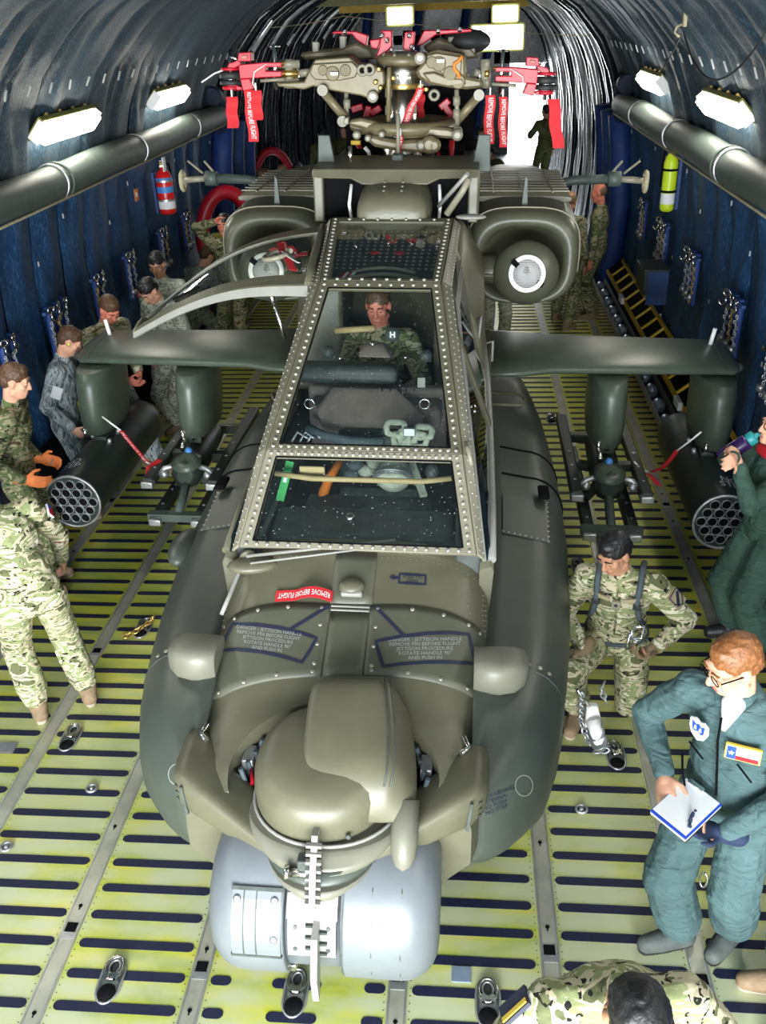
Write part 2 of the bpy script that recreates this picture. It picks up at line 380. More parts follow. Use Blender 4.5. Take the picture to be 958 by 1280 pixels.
# ---- floor plate with anti-skid strips, rails and lashing pans
floor = struct(MB().box((0, 5.5, -.06), (5.44, 20.0, .12)).build('floor', 'floor_plate'))
PITCHY, PH = .15524, .118
RAILX = [.443, 1.115, 1.763, 2.435]
cols = [(-2.684, -2.503), (-2.375, -1.82), (-1.717, -1.171), (-1.05, -.505), (-.39, -.296), (-.113, .107), (.296, .39), (.505, 1.05), (1.173, 1.715), (1.82, 2.375), (2.503, 2.684)]
def stadium(L, W, th, n=5):
    r = W/2; pts = [((L/2-r)+r*cos(a), r*sin(a)) for a in [-pi/2+pi*i/n for i in range(n+1)]] + [(-(L/2-r)+r*cos(a), r*sin(a)) for a in [pi/2+pi*i/n for i in range(n+1)]]
    return [V((x, y, -.004)) for x, y in pts], V((0, 0, th+.004))
pans = [(-.834, 2.575), (0, 2.56), (.834, 2.56), (-1.618, 4.12), (1.586, 4.11), (1.588, 6.16), (-1.526, 5.25), (-1.60, 9.0), (1.62, 9.1), (-.834, 11.2), (.9, 11.2)]
spots = []
for k in range(12, 98):
    y = PH+k*PITCHY
    if y > 15.3: break
    for ci, (a, b) in enumerate(cols):
        p = (V(((a+b)/2, y, 0))-CAM); wz = p.dot(FWD); px = 479+F_PX*p.dot(RGT)/wz; py = 640-F_PX*p.dot(UPV)/wz
        hw_ = (b-a)/2*F_PX/wz
        seen = px+hw_ > -5 and px-hw_ < 963 and py < 1290
        under = abs((a+b)/2-.18) < 1.0 and 3.3 < y < 6.4
        spots.append((0 if seen and not under else 1, y, ci))
spots.sort()
smesh = {}
rest = MB()
for i, (flag, y, ci) in enumerate(spots):
    a, b = cols[ci]; L = b-a
    if i < 295 and flag == 0:
        key = round(L, 3)
        if key not in smesh:
            me = MB().plate(*stadium(L, .047, .0025)).mesh('anti_skid_strip'); smesh[key] = me
        link('anti_skid_strip', smesh[key], 'strip_blue', floor, loc=((a+b)/2, y, 0))
    else:
        pl, dv = stadium(L, .047, .0025, 3); rest.plate([p+V(((a+b)/2, y, 0)) for p in pl], dv)
rest.build('anti_skid_strips', 'strip_blue', floor, kind='stuff')
for x in RAILX:
    for s in (-1, 1):
        r = MB().box((s*x, 5.5, .002), (.085, 20.0, .010)).build('floor_rail', 'rail', floor)
        d = MB()
        for e in (-1, 1): d.box((s*x+e*.036, 5.5, .0085), (.006, 20.0, .004))
        d.build('rail_lip', 'galv', r)
riv = MB()
for x in RAILX:
    for s in (-1, 1):
        for e in (-1, 1):
            for k in range(150):
                y = 2.0+k*.036
                riv.add([(s*x+e*.056+.0035*cos(q*pi/3), y+.0035*sin(q*pi/3), .0012) for q in range(6)], [tuple(range(6))])
riv.build('rivets', 'cockpit_dark', floor, kind='stuff')
# keyholes and latch pockets in the rails
kh = MB().lathe([(.010, 0), (.010, .002)], n=10).box((0, -.012, .001), (.006, .02, .002)).mesh('keyhole')
lp = MB().box((0, 0, .001), (.052, .05, .002)).mesh('latch_pocket')
lq = MB().box((0, 0, .001), (.075, .035, .003)).mesh('latch_plate')
for s in (-1, 1):
    for x, ys in ((RAILX[0], (2.45, 2.75, 3.2)), (RAILX[1], (2.40, 2.95, 3.45)), (RAILX[2], (4.7, 5.0)), (RAILX[3], (6.3, 6.9, 7.4))):
        for y in ys: link('keyhole', kh, 'black', floor, loc=(s*x, y, .008))
    for x, y in ((RAILX[0], 2.66), (RAILX[1], 2.83), (RAILX[2], 4.98), (RAILX[2], 2.72), (RAILX[3], 7.2), (RAILX[1], 4.2)):
        link('latch_pocket', lp, 'black', floor, loc=(s*x, y, .008)); link('latch_plate', lq, 'galv', floor, loc=(s*x, y-.045, .007))
pan_me = MB().plate([V((.05*cos(a), .085*sin(a)+(.035 if sin(a) >= 0 else -.035), 0)) for a in [2*pi*i/22 for i in range(22)]], (0, 0, .006)).mesh('lashing_pan')
pan_rim = MB().tube([V((.052*cos(a), .08*sin(a)+(.035 if sin(a) >= 0 else -.035), .006)) for a in [2*pi*i/22 for i in range(22)]], .005, 6, True).mesh('pan_rim')
ring_me = MB().tube([V((.040*cos(a), .055*sin(a)+.05, .018)) for a in [2*pi*i/18 for i in range(18)]], .009, 7, True).mesh('lashing_ring')
ring_in = MB().tube([V((.024*cos(a), .034*sin(a)+.055, .016)) for a in [2*pi*i/16 for i in range(16)]], .005, 6, True).mesh('ring_liner')
clamp_me = MB().box((0, .005, .014), (.07, .03, .018)).box((-.02, .005, .025), (.014, .035, .012)).box((.02, .005, .025), (.014, .035, .012)).mesh('ring_clamp')
dome_me = MB().ell((0, -.06, .006), (.04, .042, .012), nu=14, nv=8).mesh('pan_dome')
for x, y in pans:
    p = link('lashing_pan', pan_me, 'cockpit_dark', floor, loc=(x, y, .001))
    link('pan_rim', pan_rim, 'galv', p); link('lashing_ring', ring_me, 'steel', p); link('ring_clamp', clamp_me, 'chrome', p); link('pan_dome', dome_me, 'black', p); link('ring_liner', ring_in, 'galv', p)
eye_me = MB().tube([V((.028*cos(a), .028*sin(a), .008)) for a in [2*pi*i/16 for i in range(16)]], .008, 7, True).lathe([(.014, 0), (.014, .012), (.004, .016)], n=10).mesh('ring_bolt')
for x, y in ((-1.339, 3.714), (1.349, 3.687), (-1.64, 3.285), (1.9, 5.4)): link('ring_bolt', eye_me, 'galv', floor, loc=(x, y, .002))
MB().box((.72, 2.69, .003), (.085, .075, .006)).build('number_plate', 'plate_blue', floor)
for k, (x, y) in enumerate(((-2.55, 6.02), (-1.98, 4.02), (2.05, 4.58), (1.9, 4.58), (2.62, 7.75))):
    MB().box((x, y, .003), (.13, .085, .006)).build('access_plate', 'galv' if k < 2 else 'floor_plate', floor, label='small square access plate')

# ---- gutters beside the floor, then the walls
def wx(z):
    P = [(-.3, 3.02), (.3, 3.12), (1.2, 3.18), (2.0, 3.13), (2.5, 3.05), (3.0, 2.92), (3.4, 2.72), (3.8, 2.36), (4.1, 1.9), (4.32, 1.3), (4.42, .6), (4.45, 0)]
    for (z0, x0), (z1, x1) in zip(P, P[1:]):
        if z <= z1: return x0+(x1-x0)*(z-z0)/(z1-z0)
    return 0
for s, nm in ((-1, 'left'), (1, 'right')):
    struct(MB().box((s*2.95, 5.5, -.2), (.46, 20, .16)).build('trim_%d' % (1 if s < 0 else 2), 'dark_blue'))
def lining(side, y0, y1, zs, amp, seed, mat, name, parent, ny=9):
    rings = []
    for j in range(ny+1):
        t = j/ny; row = []
        for z in zs:
            bul = amp*(sin(pi*t)**.6)
            nz = mnoise.noise(V((y0*1.3+t*2.4, z*1.1, seed)))*amp*1.5 + mnoise.noise(V((t*5.0+z*.8, z*2.0+seed, y0)))*amp*.9
            edge = min(1, sin(pi*t)*3)
            row.append(V((side*(wx(z)-bul-nz*edge+.03), y0+(y1-y0)*t+mnoise.noise(V((z*.9, y0, seed)))*.05, z)))
        rings.append(row)
    return MB().loft(rings, cap=False, closed=False).build(name, mat, parent)
lowz = [-.28+2.86*i/14 for i in range(15)]
topz = [2.50, 2.65, 2.8, 2.95, 3.1, 3.25, 3.4, 3.55, 3.7, 3.85, 4.0, 4.12]
walls = {}
for s, nm in ((-1, 'left'), (1, 'right')):
    shell = MB().loft([[V((s*(wx(z)+.09), y, z)) for z in lowz+[2.9, 3.3, 3.7, 4.0]] for y in (-3.6, 15.2)], cap=False, closed=False).build('wall_'+nm, 'dark_blue')
    walls[s] = struct(shell); yb = 1.6; k = 0
    while yb < 14.6:
        wd = .62+.12*random.random()
        lining(s, yb, yb+wd, lowz, .045, k+s*7, 'quilt_lower', 'quilted_lining', shell)
        lining(s, yb, yb+wd, topz, .030, k+s*9+50, 'quilt_upper', 'quilted_lining', shell)
        yb += wd; k += 1
    st = MB().box((0, 0, 0), (.012, .02, .085)).mesh('lacing_tie')
    for i in range(26):
        y = 5.2+i*.43; z = 3.32
        o = link('lacing_tie', st, 'ink_pale', shell, loc=(s*(wx(z)-.045), y, z)); o.rotation_euler = (RAD(12*((i % 3)-1)), RAD(-s*25), 0)
    for i in range(15):
        z = (1.15, 1.9, 2.2)[i % 3]; o = link('lacing_tie', st, 'ink_pale', shell, loc=(s*(wx(z)-.05), 5.6+i*.63, z)); o.scale = (1, .6, .5)
ceil_rings = [[V((x, y, z+.05)) for x, z in [(-2.15, 3.98), (-1.6, 4.22), (-.9, 4.38), (0, 4.46), (.9, 4.38), (1.6, 4.22), (2.15, 3.98)]] for y in (-3.6, 15.2)]
struct(MB().loft(ceil_rings, cap=False, closed=False).build('ceiling', 'quilt_upper'))

# ---- the far end of the bay: bare frames under clear sheeting, then the open end in daylight
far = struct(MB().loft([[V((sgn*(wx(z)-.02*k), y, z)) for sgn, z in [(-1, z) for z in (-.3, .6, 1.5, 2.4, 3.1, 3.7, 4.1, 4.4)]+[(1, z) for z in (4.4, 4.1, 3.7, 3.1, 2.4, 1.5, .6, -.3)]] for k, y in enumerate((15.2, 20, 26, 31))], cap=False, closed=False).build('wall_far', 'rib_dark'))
zz = [-.2+4.6*i/22 for i in range(23)]
for i in range(28):
    y = 15.3+i*.56
    for s in (-1, 1):
        d = .05+.05*((i*7+(s > 0)*3) % 4)/3
        ring = [V((s*max(.0, wx(z)-d), y+.02*sin(z*3+i), z)) for z in zz if wx(z)-d > .9]
        sh = (i % 3 != 0)
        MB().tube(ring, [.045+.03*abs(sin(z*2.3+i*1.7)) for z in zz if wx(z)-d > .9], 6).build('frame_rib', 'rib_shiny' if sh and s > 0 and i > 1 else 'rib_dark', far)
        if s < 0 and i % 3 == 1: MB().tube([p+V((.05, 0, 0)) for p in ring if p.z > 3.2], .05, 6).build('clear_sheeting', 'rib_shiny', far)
for s in (-1, 1):
    for k in range(3):
        y = 14.75+k*.85; pts = [V((s*(wx(z)-.16), y, z)) for z in (-.2, .5, 1.2, 1.9, 2.4)]
        MB().tube(pts, .16, 10).build('padded_post', 'blue_pad' if (k+s) % 2 else 'wall_blue', far)
struct(MB().box((0, 23.2, -.06), (5.4, 15.5, .1)).build('trim_3', 'galv'))
prof = [(-1, z) for z in (-.35, .3, 1.2, 2.0, 2.5, 3.0, 3.4, 3.8, 4.1, 4.32, 4.42)]+[(1, z) for z in (4.42, 4.32, 4.1, 3.8, 3.4, 3.0, 2.5, 2.0, 1.2, .3, -.35)]
fi = [V((g*(wx(z)-.06), 0, z-.03*(z > 4))) for g, z in prof]; fo = [V((g*(wx(z)+.6), 0, z+(.6 if z > 3.7 else 0))) for g, z in prof]
struct(MB().loft([[p+V((0, y, 0)) for p in ring_] for ring_, y in ((fi, 15.0), (fo, 15.0), (fo, 15.35), (fi, 15.35), (fi, 15.0))], cap=False, closed=False, sm=False).build('trim_4', 'rib_dark'))
# end bulkhead left of the daylight
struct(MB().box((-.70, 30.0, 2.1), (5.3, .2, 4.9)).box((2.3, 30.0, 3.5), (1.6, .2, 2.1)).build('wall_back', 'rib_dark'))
for x, zc_ in ((-2.6, 1.6), (-1.2, 1.4), (.1, 1.8), (.85, 1.5)):
    MB().beam((x, 28.5, -.1), (x+.6, 28.9, 3.9), .16, .16).build('bulkhead_strut', 'blue_pad', far)
for z, y in ((4.05, 19.0), (3.95, 22.5)):
    MB().beam((-2.0, y, z), (2.0, y, z), .3, .22).build('roof_beam', 'beam_olive' if y < 20 else 'yellow', far)
for k in range(9):
    p0 = V((-1.0+.22*k, 24.4, 3.25+.1*(k % 2)))
    MB().lathe([(.02, 0), (.1, .02), (.1, .2), (.02, .22)], p0, (1, .2, 0), 12).build('roof_drum', 'black', far)
def flood(label, c, sx, sz):
    f = thing('flood_light', label, 'lamp', c, group=None)
    MB().box((0, .06, 0), (sx+.08, .1, sz+.08)).build('housing', 'beam_olive', f)
    MB().box((0, 0, 0), (sx, .04, sz)).build('lens', 'flood_light', f)
flood('bright white floodlight at the roof right behind the rotor mast', at(622, 47, y=22), 1.05, .45)
flood('small floodlight on the roof beam left above the rotor hub', at(500, 20, y=20), .46, .28)
flood('small floodlight on the roof beam right above the rotor hub', at(632, 17, y=20), .45, .26)
# chain of thin cords and cables under the roof
def cable(name, label, pts, r, mat, n=24, sag=0):
    pts = [V(p) for p in pts]; out = []
    for a, b in zip(pts, pts[1:]):
        for i in range(n): t = i/n; out.append(a.lerp(b, t)-V((0, 0, sag*4*t*(1-t))))
    out.append(pts[-1]); return tag(MB().tube(out, r, 6).build(name, mat), label, 'cable')
cable('cable', 'black cable looping down from a hook on the upper right wall', [at(855, 40, x=2.45), at(958, 40, x=2.45)], .008, 'rubber', sag=.30)
cable('cable', 'thin dark cord hanging from the wall hook above the right lamps', [at(852, 42, x=2.45), at(800, 95, x=2.5)], .006, 'rubber', sag=.16)
cable('cable', 'thin pale cord strung across the bay high above the rotor hub', [at(300, 35, y=16), at(430, 20, y=16), at(760, 45, y=16)], .006, 'rope', sag=.05)
h = thing('wall_hook', 'small pale metal hook on the upper right wall lining', 'hook', at(856, 30, x=2.45))
MB().box((0, 0, .03), (.03, .05, .1)).build('plate', 'rope', h, .005); MB().tube([V((-.02, 0, 0)), V((-.06, 0, -.02)), V((-.07, 0, -.06)), V((-.03, 0, -.09))], .009, 7).build('hook', 'rope', h)

# ---- air ducts along both walls
for s, lb in ((-1, 'long grey-green insulated air duct along the left wall'), (1, 'long grey-green insulated air duct along the right wall')):
    d = thing('air_duct', lb, 'duct', (s*2.90, 5.0, 2.56))
    MB().tube([V((0, y-5.0, .012*sin(y*2.1))) for y in [1.5+.5*i for i in range(27)]]+[V((s*.06, 9.85, -.03)), V((s*.12, 10.1, -.2))], .150, 18).build('duct_tube', 'duct', d)
    for y in (5.6, 8.3, 8.42, 10.6, 12.9, 13.0): MB().tube([V((.153*cos(a), y-5, .153*sin(a))) for a in [2*pi*i/24 for i in range(24)]], .012, 6, True).build('joint_band', 'galv' if y not in (8.42, 13.0) else 'duct', d)
    MB().tube([V((-s*.10, y-5, -.13)) for y in (1.6, 8, 14.6)], .012, 6).build('edge_cord', 'rope', d)
    MB().tube([V((s*.02, 9.4+.25*sin(a), .05+.22*cos(a))) for a in [pi*i/10-.4 for i in range(11)]], [.13]*11, 12).build('elbow', 'dark_blue', d)
# ---- ceiling lamps
def lamp(label, s, y, L=1.25):
    f = thing('ceiling_lamp', label, 'lamp', (s*2.83, y, 2.97)); f.rotation_euler = (0, s*RAD(48), 0)
    MB().box((0, 0, .07), (.22, L+.04, .05)).build('housing', 'beam_olive', f, .01)
    lo = [V((-.10, -L/2, .05)), V((.10, -L/2, .05)), V((.10, L/2, .05)), V((-.10, L/2, .05))]; hi = [V((p.x*.75, p.y*.93, -.055)) for p in lo]
    MB().hexa(lo, hi).build('diffuser', 'tube_light', f, .012)
    for e in (-1, 1): MB().box((0, e*(L/2+.012), .03), (.19, .02, .1)).build('end_cap', 'white', f, .004)
    for k in range(4): MB().box((.0, -L*.36+k*L*.24, .10), (.24, .03, .02)).build('clip', 'brass', f)
lamp('near fluorescent lamp on the upper left wall', -1, 8.75); lamp('far fluorescent lamp on the upper left wall, nearer the rotor', -1, 12.0)
lamp('near fluorescent lamp on the upper right wall', 1, 8.65); lamp('far fluorescent lamp on the upper right wall, nearer the rotor', 1, 12.0)

for y_ in (5.5, 2.4, -.6):  # unseen lamps carrying on the wall rows, added to brighten the floor
    for s_, nm_ in ((-1, 'left'), (1, 'right')): lamp('unseen fluorescent lamp added on the upper %s wall out of frame, %s the camera' % (nm_, {5.5: 'ahead of', 2.4: 'just beside', -.6: 'behind'}[y_]), s_, y_)
# ---- wall racks of tie-down chains in blue pouches
link_me = MB().tube([V((.012*cos(a), 0, .022*sin(a))) for a in [2*pi*i/10 for i in range(10)]], .006, 5, True).mesh('chain_link')
hook_me = MB().tube([V((.0, 0, .10)), V((0, 0, .04)), V((.03, 0, .0)), V((.055, 0, .02)), V((.06, 0, .05))], .012, 7).tube([V((.03*cos(a), 0, .13+.03*sin(a))) for a in [2*pi*i/12 for i in range(12)]], .011, 6, True).mesh('hook')
def chain_rack(label, s, y, z, n=3, kind=0):
    t = thing('chain_rack', label, 'chain rack', (s*(wx(z)-.13), y, z), group='tie-down racks on the cargo bay walls'); t.scale = (.8, .85, .72)
    MB().box((0, 0, .34), (.05, .2*n+.04, .05)).build('hanger_bar', 'wall_blue', t, .01)
    for k in range(n):
        yy = (k-(n-1)/2)*.2
        MB().box((s*.02, yy+.055, .02), (.07, .105, .74)).build('pouch', 'blue_pad', t, .025, 3)
        c = MB()
        for i in range(15):
            R = Mx.Rotation(pi/2*(i % 2), 3, 'Z'); zz_ = .20-.034*i; ox = .012*sin(i*2.1+k)
            c.add([R @ V(p)+V((-s*.03+ox, yy-.03+.01*sin(i+k*2), zz_)) for p in [v.co for v in link_me.vertices]], [tuple(p.vertices) for p in link_me.polygons], True)
        c.build('chain', 'galv' if (k+kind) % 3 else 'brass', t)
        hk = link('hook', hook_me, 'steel', t, loc=(-s*.05, yy-.03, .20)); hk.rotation_euler = (0, 0, RAD(60+40*k)); hk.scale = (1.3, 1.3, 1.3)
        MB().lathe([(.035, -.04), (.045, -.02), (.045, .02), (.035, .04)], (-s*.045, yy-.03, -.2), (0, 0, 1), 12).build('tensioner', 'galv', t)
for lb, y, n in (('chain rack on the left wall nearest the camera beside the grey uniform', 7.15, 2), ('chain rack on the left wall behind the grey-striped airman', 8.2, 3), ('chain rack on the left wall above the yellow straps', 9.3, 2), ('chain rack on the left wall left of the seated row', 10.3, 2), ('chain rack on the left wall below the orange tag', 11.6, 2), ('chain rack on the left wall under the red extinguisher', 12.7, 2)):
    chain_rack(lb, -1, y, 1.25, n, int(y))
for lb, y, n in (('chain rack on the right wall nearest the camera beyond the wing tip', 7.0, 2), ('chain rack on the right wall with brass chains above the wing tip', 8.2, 3), ('chain rack on the right wall with silver chains in three blue pouches', 9.9, 3), ('chain rack on the right wall under the yellow-green bottle', 11.5, 3), ('chain rack on the right wall farthest away by the blue post', 12.9, 2)):
    chain_rack(lb, 1, y, 1.25, n, int(y))

# ---- fire extinguisher and oxygen bottle
def bottle_unit(name, label, cat, s, loc, r, L, mat):
    t = thing(name, label, cat, loc)
    MB().lathe([(r*.55, -L/2), (r*.95, -L/2+.02), (r, -L/2+.05), (r, L/2-.10), (r*.8, L/2-.04), (r*.35, L/2), (r*.3, L/2+.03)], n=20).build('bottle', mat, t)
    MB().lathe([(r*1.01, -L*.36), (r*1.01, -L*.18)], n=20, capped=False).build('label', 'paper', t)
    MB().box((-s*.0, 0, L/2+.06), (.05, .05, .06)).build('valve', 'brass' if cat == 'extinguisher' else 'chrome', t, .006)
    hd = MB().beam((0, -.02, L/2+.08), (-s*.03, -.14, L/2+.11), .03, .012); hd.beam((0, -.02, L/2+.05), (-s*.03, -.13, L/2+.05), .03, .012); hd.build('handle', 'steel', t)
    MB().tube([V((0, .03, L/2+.06)), V((-s*.05, .1, L/2+.05)), V((-s*.06, .12, L/2-.1)), V((-s*.07, .11, -L*.1))], .012, 8).build('hose', 'black', t)
    for z in (-.1, .12): MB().lathe([(r*1.04, z), (r*1.04, z+.025)], n=20, capped=False).build('strap', 'black' if cat != 'extinguisher' else 'galv', t)
    MB().box((s*(r+.015), 0, 0), (.03, .12, L*.9)).build('bracket', 'wall_blue', t)
    return t
e = bottle_unit('fire_extinguisher', 'red fire extinguisher strapped to the left wall below the duct', 'extinguisher', -1, at(207, 240, x=-2.90), .10, .52, 'ext_red')
MB().lathe([(.1015, .0), (.1015, .07)], n=20, capped=False).build('label', 'label_blue', e); MB().lathe([(.1015, .12), (.1015, .17)], n=20, capped=False).build('label', 'label_blue', e)
MB().box((.06, -.1, .33), (.012, .10, .16)).build('paper_tag', 'paper', e)
bottle_unit('oxygen_bottle', 'yellow-green gas bottle strapped to the right wall below the duct', 'bottle', 1, at(837, 228, x=2.88), .075, .60, 'lime')
g = thing('inspection_tag', 'small orange tag hanging on the left wall by the extinguisher', 'tag', at(168, 240, x=-3.02))
MB().box((.02, 0, -.03), (.006, .12, .13)).build('card', 'orange', g); MB().tube([V((.02, 0, .03)), V((.0, .01, .1))], .004, 5).build('string', 'black', g)
MB().box((.024, 0, -.03), (.004, .05, .05)).build('print', 'white', g)
# ---- red padded hoops of the side doors, left
for lb, px, py, y, rr in (('large red padded door hoop on the left wall behind the waving soldier', 268, 300, 13.3, .62), ('smaller red padded door hoop farther down the left wall', 328, 235, 17.5, .60)):
    c = at(px, py, y=y)+V((.22, 0, 0))
    t = tag(MB().tube([c+V((rr*.55*cos(a), rr*.25*cos(a), rr*1.05*sin(a))) for a in [-.2+(pi+.4)*i/18 for i in range(19)]], .10 if rr > .61 else .07, 10).build('door_hoop', 'red_metal'), lb, 'hoop')
# ---- folded roller conveyor between the floor and the right wall
lad = thing('roller_conveyor', 'yellow-edged roller rail with black pads along the right wall', 'conveyor', (2.98, 10.0, .30))
R = Mx.Rotation(RAD(-38), 3, 'Y')
for e in (-1, 1): MB().beam(R @ V((e*.13, -3.2, .02)), R @ V((e*.13, 4.4, .02)), .03, .05).build('side_rail', 'yellow', lad)
pad = MB().box((0, 0, 0), (.215, .40, .03), R).mesh('pad'); cross = MB().box((0, 0, 0), (.25, .03, .035), R).mesh('crossbar'); rol = MB().lathe([(.02, -.09), (.055, -.07), (.06, 0), (.055, .07), (.02, .09)], (0, 0, 0), (0, 1, 0), 14).mesh('roller')
for i in range(17):
    y = -3.0+i*.44
    link('pad', pad, 'black', lad, loc=R @ V((0, y+.22, .0))); link('crossbar', cross, 'yellow', lad, loc=R @ V((0, y, .02)))
    link('roller', rol, 'roller', lad, loc=(.19, y+.2, .02)); link('roller', rol, 'roller', lad, loc=(-.24, y+.1, -.22))
for i in range(3): MB().box((-.17, -1.2+i*1.9, .0), (.05, .22, .09)).build('stop_block', 'white', lad, .01)
for e in (-1, 1): MB().beam((-.24+e*.09, -3.2, -.20), (-.24+e*.09, 4.4, -.20), .02, .07).build('roller_tray', 'galv', lad)
lad2 = thing('roller_tray', 'yellow-edged roller tray beside the floor along the left wall', 'conveyor', (-2.83, 8.0, -.09))
for e in (-1, 1): MB().beam((e*.1, -4.5, 0), (e*.1, 5.5, 0), .025, .07).build('side_rail', 'yellow' if e > 0 else 'galv', lad2)
for i in range(20): link('roller', rol, 'roller', lad2, loc=(0, -4.4+i*.5, .0))
# stowage box and struts on the right wall
b = thing('stowage_box', 'dark green stowage box below the right wall racks', 'box', at(815, 348, x=2.78))
MB().box((0, 0, 0), (.26, .46, .26)).build('body', 'launcher', b, .015); MB().box((0, 0, .14), (.28, .48, .03)).build('lid', 'launcher', b, .008); MB().box((.02, -.24, -.05), (.22, .02, .36)).build('side_panel', 'wall_blue', b)
sd = thing('strap_bundle', 'yellow webbing straps bundled on the dark left gutter', 'strap', (-2.88, 7.75, .47))
for k in range(2): MB().box((.02*k, -.1+.3*k, .1+.04*k), (.12, .20, .05), Mx.Rotation(RAD(25), 3, 'X')).build('strap', 'lime', sd, .015)
bx_ = tag(MB().box((-2.90, 8.3, .26), (.22, 3.8, .5)).build('stowed_seat', 'black', None, .03), 'folded black sidewall seats along the left wall', 'seat')
tp = thing('tripod_stand', 'grey metal stand with struts by the left wall behind the soldiers', 'stand', (-2.55, 9.7, 0))
for k, (dx, dy) in enumerate(((.0, -.25), (.2, .1), (-.1, .25))): MB().tube([V((dx, dy, 0)), V((0, 0, 1.15))], .022, 8).build('leg', 'galv', tp)
MB().box((0, 0, 1.17), (.26, .1, .05)).build('head', 'galv', tp, .01); MB().tube([V((-.12, 0, 1.2)), V((.35, -.1, 1.05))], .02, 8).build('arm', 'galv', tp)

# ================================================================== THE HELICOPTER
heli = thing('helicopter', 'olive attack helicopter lashed down in the middle of the cargo bay', 'helicopter', M=HM)
def interp(tab, y):
    for a, b in zip(tab, tab[1:]):
        if y <= b[0]:
            t = max(0, (y-a[0])/(b[0]-a[0])); return [p+(q-p)*t for p, q in zip(a[1:], b[1:])]
    return list(tab[-1][1:])
# nose stations: y, top z, half width, shoulder drop, bottom z
NOSE = [(2.80, .945, .605, .22, .46), (2.90, .985, .632, .27, .44), (3.05, 1.02, .65, .33, .40), (3.25, 1.065, .662, .40, .38), (3.55, 1.175, .675, .42, .36), (3.85, 1.30, .68, .42, .36), (4.10, 1.405, .675, .42, .36)]
PE = 3.4
def nose_z(x, y):
    zt, w_, hs, zb = interp(NOSE, y); q = min(1, abs(x)/w_); return zt-hs*(1-(1-q**PE)**(1/PE))
def nose_pt(x, y, off=.004):
    e = .01; dx = (nose_z(x+e, y)-nose_z(x-e, y))/(2*e); dy = (nose_z(x, y+e)-nose_z(x, y-e))/(2*e)
    n = V((-dx, -dy, 1)).normalized(); return V((x, y, nose_z(x, y)))+n*off
def nose_ring(y):
    zt, w_, hs, zb = interp(NOSE, y); pts = []
    for i in range(33):
        a = pi*i/32; c, s_ = cos(a), sin(a); pts.append(V((w_*math.copysign(abs(c)**(2/PE), c), y, zt-hs+hs*abs(s_)**(2/PE))))
    pts += [V((-w_, y, (zt-hs+zb)/2)), V((-w_*.8, y, zb)), V((0, y, zb-.03)), V((w_*.8, y, zb)), V((w_, y, (zt-hs+zb)/2))]
    return pts
nose = MB().loft([nose_ring(y) for y in [2.80+1.30*i/40 for i in range(41)]]).build('nose', 'olive', heli)
def bvh_of(o): me = o.data; return BVHTree.FromPolygons([v.co.copy() for v in me.vertices], [tuple(p.vertices) for p in me.polygons])
CL = HMI @ CAM
def hit(bv, px, py, off=.004):
    d = ((HMI @ (CAM+ray(px, py)))-CL).normalized(); p, n, i, r_ = bv.ray_cast(CL, d)
    if p is None: return None
    n = n if n.dot(d) < 0 else -n; return p+n*off
NB = bvh_of(nose)
def tabx(pts):        # measured edge on the nose skin as a table x -> y
    q = sorted(((h_.x, h_.y) for h_ in (hit(NB, *p, 0) for p in pts) if h_ is not None)); return q
def edge(tab, x):
    if x <= tab[0][0]: return tab[0][1]
    for a, b in zip(tab, tab[1:]):
        if x <= b[0]: return a[1]+(b[1]-a[1])*(x-a[0])/(b[0]-a[0])
    return tab[-1][1]
def decal_text(name, txt, px, py, size, ang, bv, mat, par, hs=1., line=1., off=.004):
    me = text_mesh(txt, size, line=line); ca, sa = cos(RAD(ang)), sin(RAD(ang)); last = V((0, 0, 0))
    for v in me.vertices:
        u, w_ = v.co.x*hs, -v.co.y; p = hit(bv, px+u*ca-w_*sa, py+u*sa+w_*ca, off); last = p or last; v.co = last
    me.materials.clear(); return link(name, me, mat, par)
def decal_line(name, pts, wpx, bv, mat, par, closed=False, off=.0075):
    out = []
    P_ = pts+[pts[0]] if closed else pts
    for (a, b), (c, d) in zip(P_, P_[1:]):
        k = max(1, int(sqrt((c-a)**2+(d-b)**2)/8))
        out += [(a+(c-a)*i/k, b+(d-b)*i/k) for i in range(k)]
    out.append(P_[-1]); m = MB(); n_ = len(out)
    L, R_ = [], []
    for i, (a, b) in enumerate(out):
        c, d = out[(i+1) % (n_-1)] if closed and i == n_-1 else out[min(i+1, n_-1)]; e, f_ = out[i-1] if i else (out[-2] if closed else out[0]); dx, dy = c-e, d-f_; l_ = sqrt(dx*dx+dy*dy) or 1; nx, ny = -dy/l_*wpx/2, dx/l_*wpx/2
        L.append(hit(bv, a+nx, b+ny, off)); R_.append(hit(bv, a-nx, b-ny, off))
    vs = []; fs = []
    for i in range(n_-1):
        q = (L[i], L[i+1], R_[i+1], R_[i])
        if None in q: continue
        k = len(vs); vs += q; fs.append((k, k+1, k+2, k+3))
    return m.add(vs, fs).build(name, mat, par)
